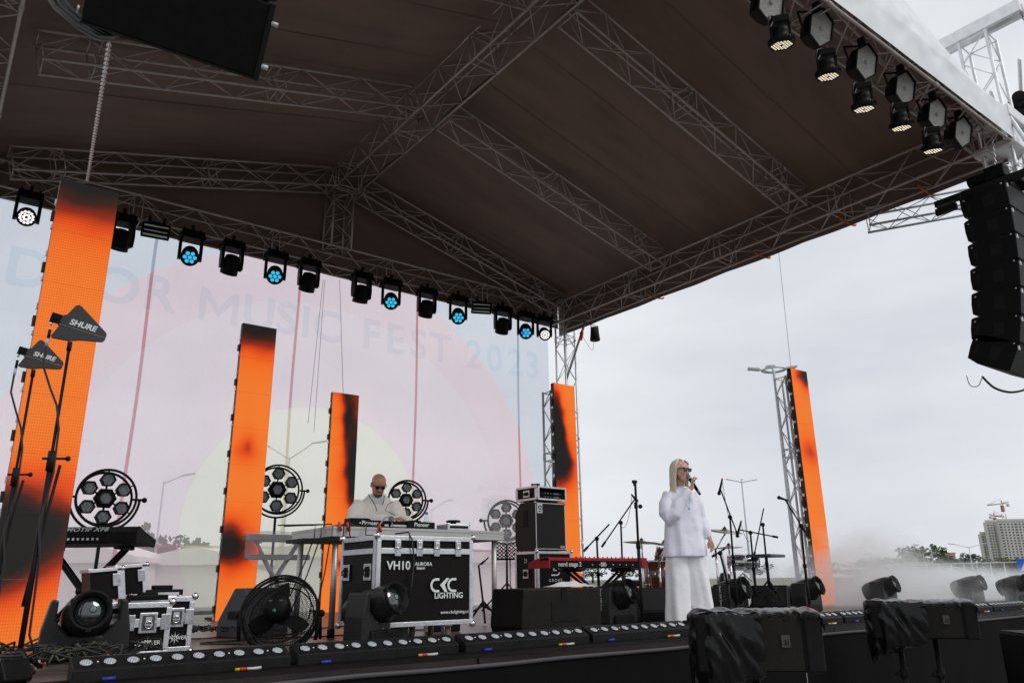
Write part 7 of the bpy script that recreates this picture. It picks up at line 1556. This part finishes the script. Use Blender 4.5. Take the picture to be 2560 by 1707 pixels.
# white marquees seen dimly through the banner
MQ = mat('marquee white', (0.78, 0.76, 0.72), 0.7, 0, 0.05, 0.5); MQR = mat('marquee roof cream', (0.75, 0.70, 0.55), 0.7)
for (u0, u1, vt, w_, lb) in ((120, 330, 1392, 28, 'white marquee dimly visible through the banner behind the leftmost keyboard'), (345, 620, 1398, 30, 'white marquee dimly visible through the banner left of the fan'), (640, 960, 1380, 33, 'cream marquee dimly visible through the yellow circle of the banner'), (980, 1330, 1395, 36, 'white marquee dimly visible through the banner behind the table end')):
    p0, p1 = gp(u0, w_), gp(u1, w_); t = thing('marquee', lb, 'marquee', p0, math.atan2(p1.y-p0.y, p1.x-p0.x)); Lq = (p1-p0).length; hq = atd((u0+u1)/2, vt, w_).z-GZ
    b = MB(); b.box((Lq/2, 1.5, hq*0.5-0.1), (Lq, 3, hq-0.2)); b.build('side_wall', MQ, t)
    b = MB(); b.prism([(-.2, hq-.2), (Lq+.2, hq-.2), (Lq+.2, hq), (Lq*.5, hq+.5), (-.2, hq)], (0, -.2, 0), (1, 0, 0), (0, 0, 1), (0, 1, 0), 3.4); b.build('roof', MQR if 'cream' in lb else MQ, t)
# grassy mound, fence, sign, cars
a_ = gp(2290, 130); b = MB(); b.grid(lambda p, q: (a_.x+(p-0.5)*26*0.8+(q-0.5)*8*0.6, a_.y-(p-0.5)*26*0.6+(q-0.5)*8*0.8, GZ+3.9*math.sin(pi*p)**0.7*math.sin(pi*q)), 24, 10)
tag(b.build('grass_mound', mat('dry mound', (0.16, 0.16, 0.09), 0.95, 0, 0.2, 0.3)), kind='structure')
t = thing('barrier_fence', 'thin metal barrier fence across the car park at the right', 'fence', gp(2400, 36))
f0, f1 = gp(2200, 40), gp(2620, 34); FM = GALV; ft = atd(2400, 1408, 37).z
for z in (ft, 0.2):
    b = MB(); b.cyl((f0.x, f0.y, z), (f1.x, f1.y, z), 0.03, 6); b.build('rail', FM, t, world=True)
for k in range(14):
    p = f0.lerp(f1, k/13); b = MB(); b.cyl((p.x, p.y, GZ), (p.x, p.y, ft), 0.025, 6); b.build('post', FM, t, world=True)
sg_ = gp(2563, 33); sz_ = atd(2563, 1414, 33).z; t = thing('road_sign', 'blue square pedestrian crossing sign at the right edge', 'road sign', sg_, face(sg_.x, sg_.y))
b = MB(); b.cyl((0, 0.05, 0), (0, 0.05, sz_-GZ+0.3), 0.035, 8); b.build('post', GALV, t); b = MB(); b.box((0, 0, sz_-GZ), (0.6, 0.03, 0.6)); b.build('plate', mat('sign blue', (0.02, 0.12, 0.5), 0.4), t)
b = MB(); b.prism([(-.2, -.2), (0, .2), (.2, -.2)], (0, -.018, sz_-GZ), (1, 0, 0), (0, 0, 1), (0, 1, 0), .002); b.build('triangle', WHITEPRINT, t)
b = MB(); b.prism([(-.02, -.02), (.02, -.02), (.03, .08), (-.03, .08)], (0, -.022, sz_-GZ), (1, 0, 0), (0, 0, 1), (0, 1, 0), .002); b.prism([(-.05, -.16), (-.02, -.16), (.01, -.02), (-.01, -.02)], (0, -.022, sz_-GZ), (1, 0, 0), (0, 0, 1), (0, 1, 0), .002); b.build('walking_figure', BLKM, t)
rf = gp(2450, 37); t = thing('warning_light', 'small red sign on the barrier fence left of the blue sign', 'sign', (rf.x, rf.y, 0)); b = MB(); b.box((0, 0, 0.35), (0.18, 0.03, 0.3)); b.build('plate', REDP, t)
# white van and a pickup-like car behind the smoke
def car(lab, u, w, L_, h_, mt, rz):
    p = gp(u, w); t = thing('parked_car', lab, 'car', p, rz)
    b = MB(); pr = [(-L_/2, .3), (-L_/2, .95), (-L_*.46, 1.05), (-L_*.40, h_), (L_*.12, h_), (L_*.26, 1.05), (L_*.47, .92), (L_/2, .7), (L_/2, .3)]
    b.prism(pr, (0, -.85, 0), (1, 0, 0), (0, 0, 1), (0, 1, 0), 1.7); b.build('body', mt, t, bev=.06)
    for yy in (-.86, .853):
        b = MB(); b.prism([(-L_*.37, 1.1), (-L_*.34, h_-.12), (-L_*.1, h_-.12), (-L_*.1, 1.1)], (0, yy, 0), (1, 0, 0), (0, 0, 1), (0, 1, 0), .008); b.prism([(-L_*.07, 1.1), (-L_*.07, h_-.12), (L_*.1, h_-.12), (L_*.21, 1.1)], (0, yy, 0), (1, 0, 0), (0, 0, 1), (0, 1, 0), .008); b.build('side_window', GLASSD, t)
    for sx_ in (-.31, .31):
        for sy_ in (-1, 1):
            b = MB(); b.cyl((L_*sx_, sy_*.68, .33), (L_*sx_, sy_*.87, .33), .33, 18); wh = b.build('wheel', BLKR, t); b = MB(); b.cyl((L_*sx_, sy_*.87, .33), (L_*sx_, sy_*.88, .33), .2, 14); b.build('rim', STEELD, wh)
    b = MB(); b.box((L_/2, -.6, .72), (.04, .3, .14)); b.build('headlight', SMLED, t); b = MB(); b.box((L_/2, .6, .72), (.04, .3, .14)); b.build('headlight', SMLED, t)
car('white car parked behind the smoke at the right edge', 2500, 19, 4.4, 1.62, mat('white car paint', (0.7, 0.7, 0.7), 0.25, coat=0.6), face(12, 13, -10)+0.2)
p = gp(2500, 12.5); t = thing('stone_pallet', 'pallet of reddish gravel-like blocks with pale top between the smoke and the last moving head', 'pallet', (p.x, p.y, GZ), face(p.x, p.y, 10))
b = MB(); b.box((0, 0, 0.55), (1.0, 0.6, 0.55)); b.build('load', mat('pinkish rubble', (0.22, 0.13, 0.12), 0.9, 0, 0.8, 30, 0.8, 60), t); b = MB(); b.box((0, 0, 0.86), (1.05, 0.65, 0.05)); b.build('pale_lid', WHITEPRINT, t); b = MB(); b.box((0, 0, 0.2), (1.05, 0.65, 0.12)); b.build('pallet_base', mat('pallet wood', (0.2, 0.15, 0.1), 0.8), t)

# ================================================================ SMOKE
def smoke(name, lo, hi, blobs, dens, col=(0.965, 0.99, 1.0)):
    b = MB(); c = [(lo[i]+hi[i])/2 for i in range(3)]; s = [hi[i]-lo[i] for i in range(3)]; b.box(c, s)
    M = bpy.data.materials.new('stage smoke ' + name); M.use_nodes = True; t = M.node_tree; t.nodes.clear(); n = t.nodes.new; l = t.links.new
    tc = n('ShaderNodeTexCoord'); nz = n('ShaderNodeTexNoise'); nz.inputs['Scale'].default_value = 1.5; nz.inputs['Detail'].default_value = 7; nz.inputs['Roughness'].default_value = 0.65; nz.inputs['Distortion'].default_value = 1.2; l(tc.outputs['Object'], nz.inputs[0])
    def mth(op, a, b=None):
        q = n('ShaderNodeMath'); q.operation = op
        for i, w in enumerate((a, b)):
            if w is None: continue
            if isinstance(w, (int, float)): q.inputs[i].default_value = w
            else: l(w, q.inputs[i])
        return q.outputs[0]
    acc = None
    for (p, r, a) in blobs:
        sb = n('ShaderNodeVectorMath'); sb.operation = 'SUBTRACT'; l(tc.outputs['Object'], sb.inputs[0]); sb.inputs[1].default_value = p
        dv = n('ShaderNodeVectorMath'); dv.operation = 'DIVIDE'; l(sb.outputs[0], dv.inputs[0]); dv.inputs[1].default_value = r
        ln = n('ShaderNodeVectorMath'); ln.operation = 'LENGTH'; l(dv.outputs[0], ln.inputs[0])
        e = mth('MULTIPLY', mth('MAXIMUM', mth('SUBTRACT', 1.0, ln.outputs['Value']), 0.0), a)
        acc = e if acc is None else mth('ADD', acc, e)
    d = mth('MAXIMUM', mth('SUBTRACT', mth('ADD', acc, mth('MULTIPLY', mth('SUBTRACT', nz.outputs[0], 0.5), 2.2)), 0.28), 0.0)
    d = mth('MULTIPLY', mth('MULTIPLY', d, mth('GREATER_THAN', acc, 0.02)), dens)
    pv = n('ShaderNodeVolumePrincipled'); pv.inputs['Color'].default_value = (*col, 1); pv.inputs['Anisotropy'].default_value = 0.0; l(d, pv.inputs['Density'])
    o = n('ShaderNodeOutputMaterial'); l(pv.outputs[0], o.inputs['Volume'])
    return tag(b.build('smoke', M), kind='stuff')
s1 = onz(2110, 1500, 0.3)
smoke('right', (9.2, 5.0, -0.02), (24, 11.5, 2.3), [((12.4, 6.8, 0.2), (1.7, 1.2, 1.35), 1.7), ((15.5, 7.4, 0.0), (3.0, 1.8, 0.85), 1.5), ((18.8, 7.6, 0.1), (3.2, 2.0, 0.75), 1.2), ((13.8, 5.9, 0.1), (1.5, 0.6, 0.75), 0.8), ((11.0, 8.2, 0.3), (2.0, 2.0, 1.0), 0.6)], 1.7)
smoke('back', (5.85, 8.45, 0.3), (7.25, 9.3, 1.95), [((6.55, 8.9, 1.15), (0.65, 0.42, 0.75), 1.1)], 2.6)
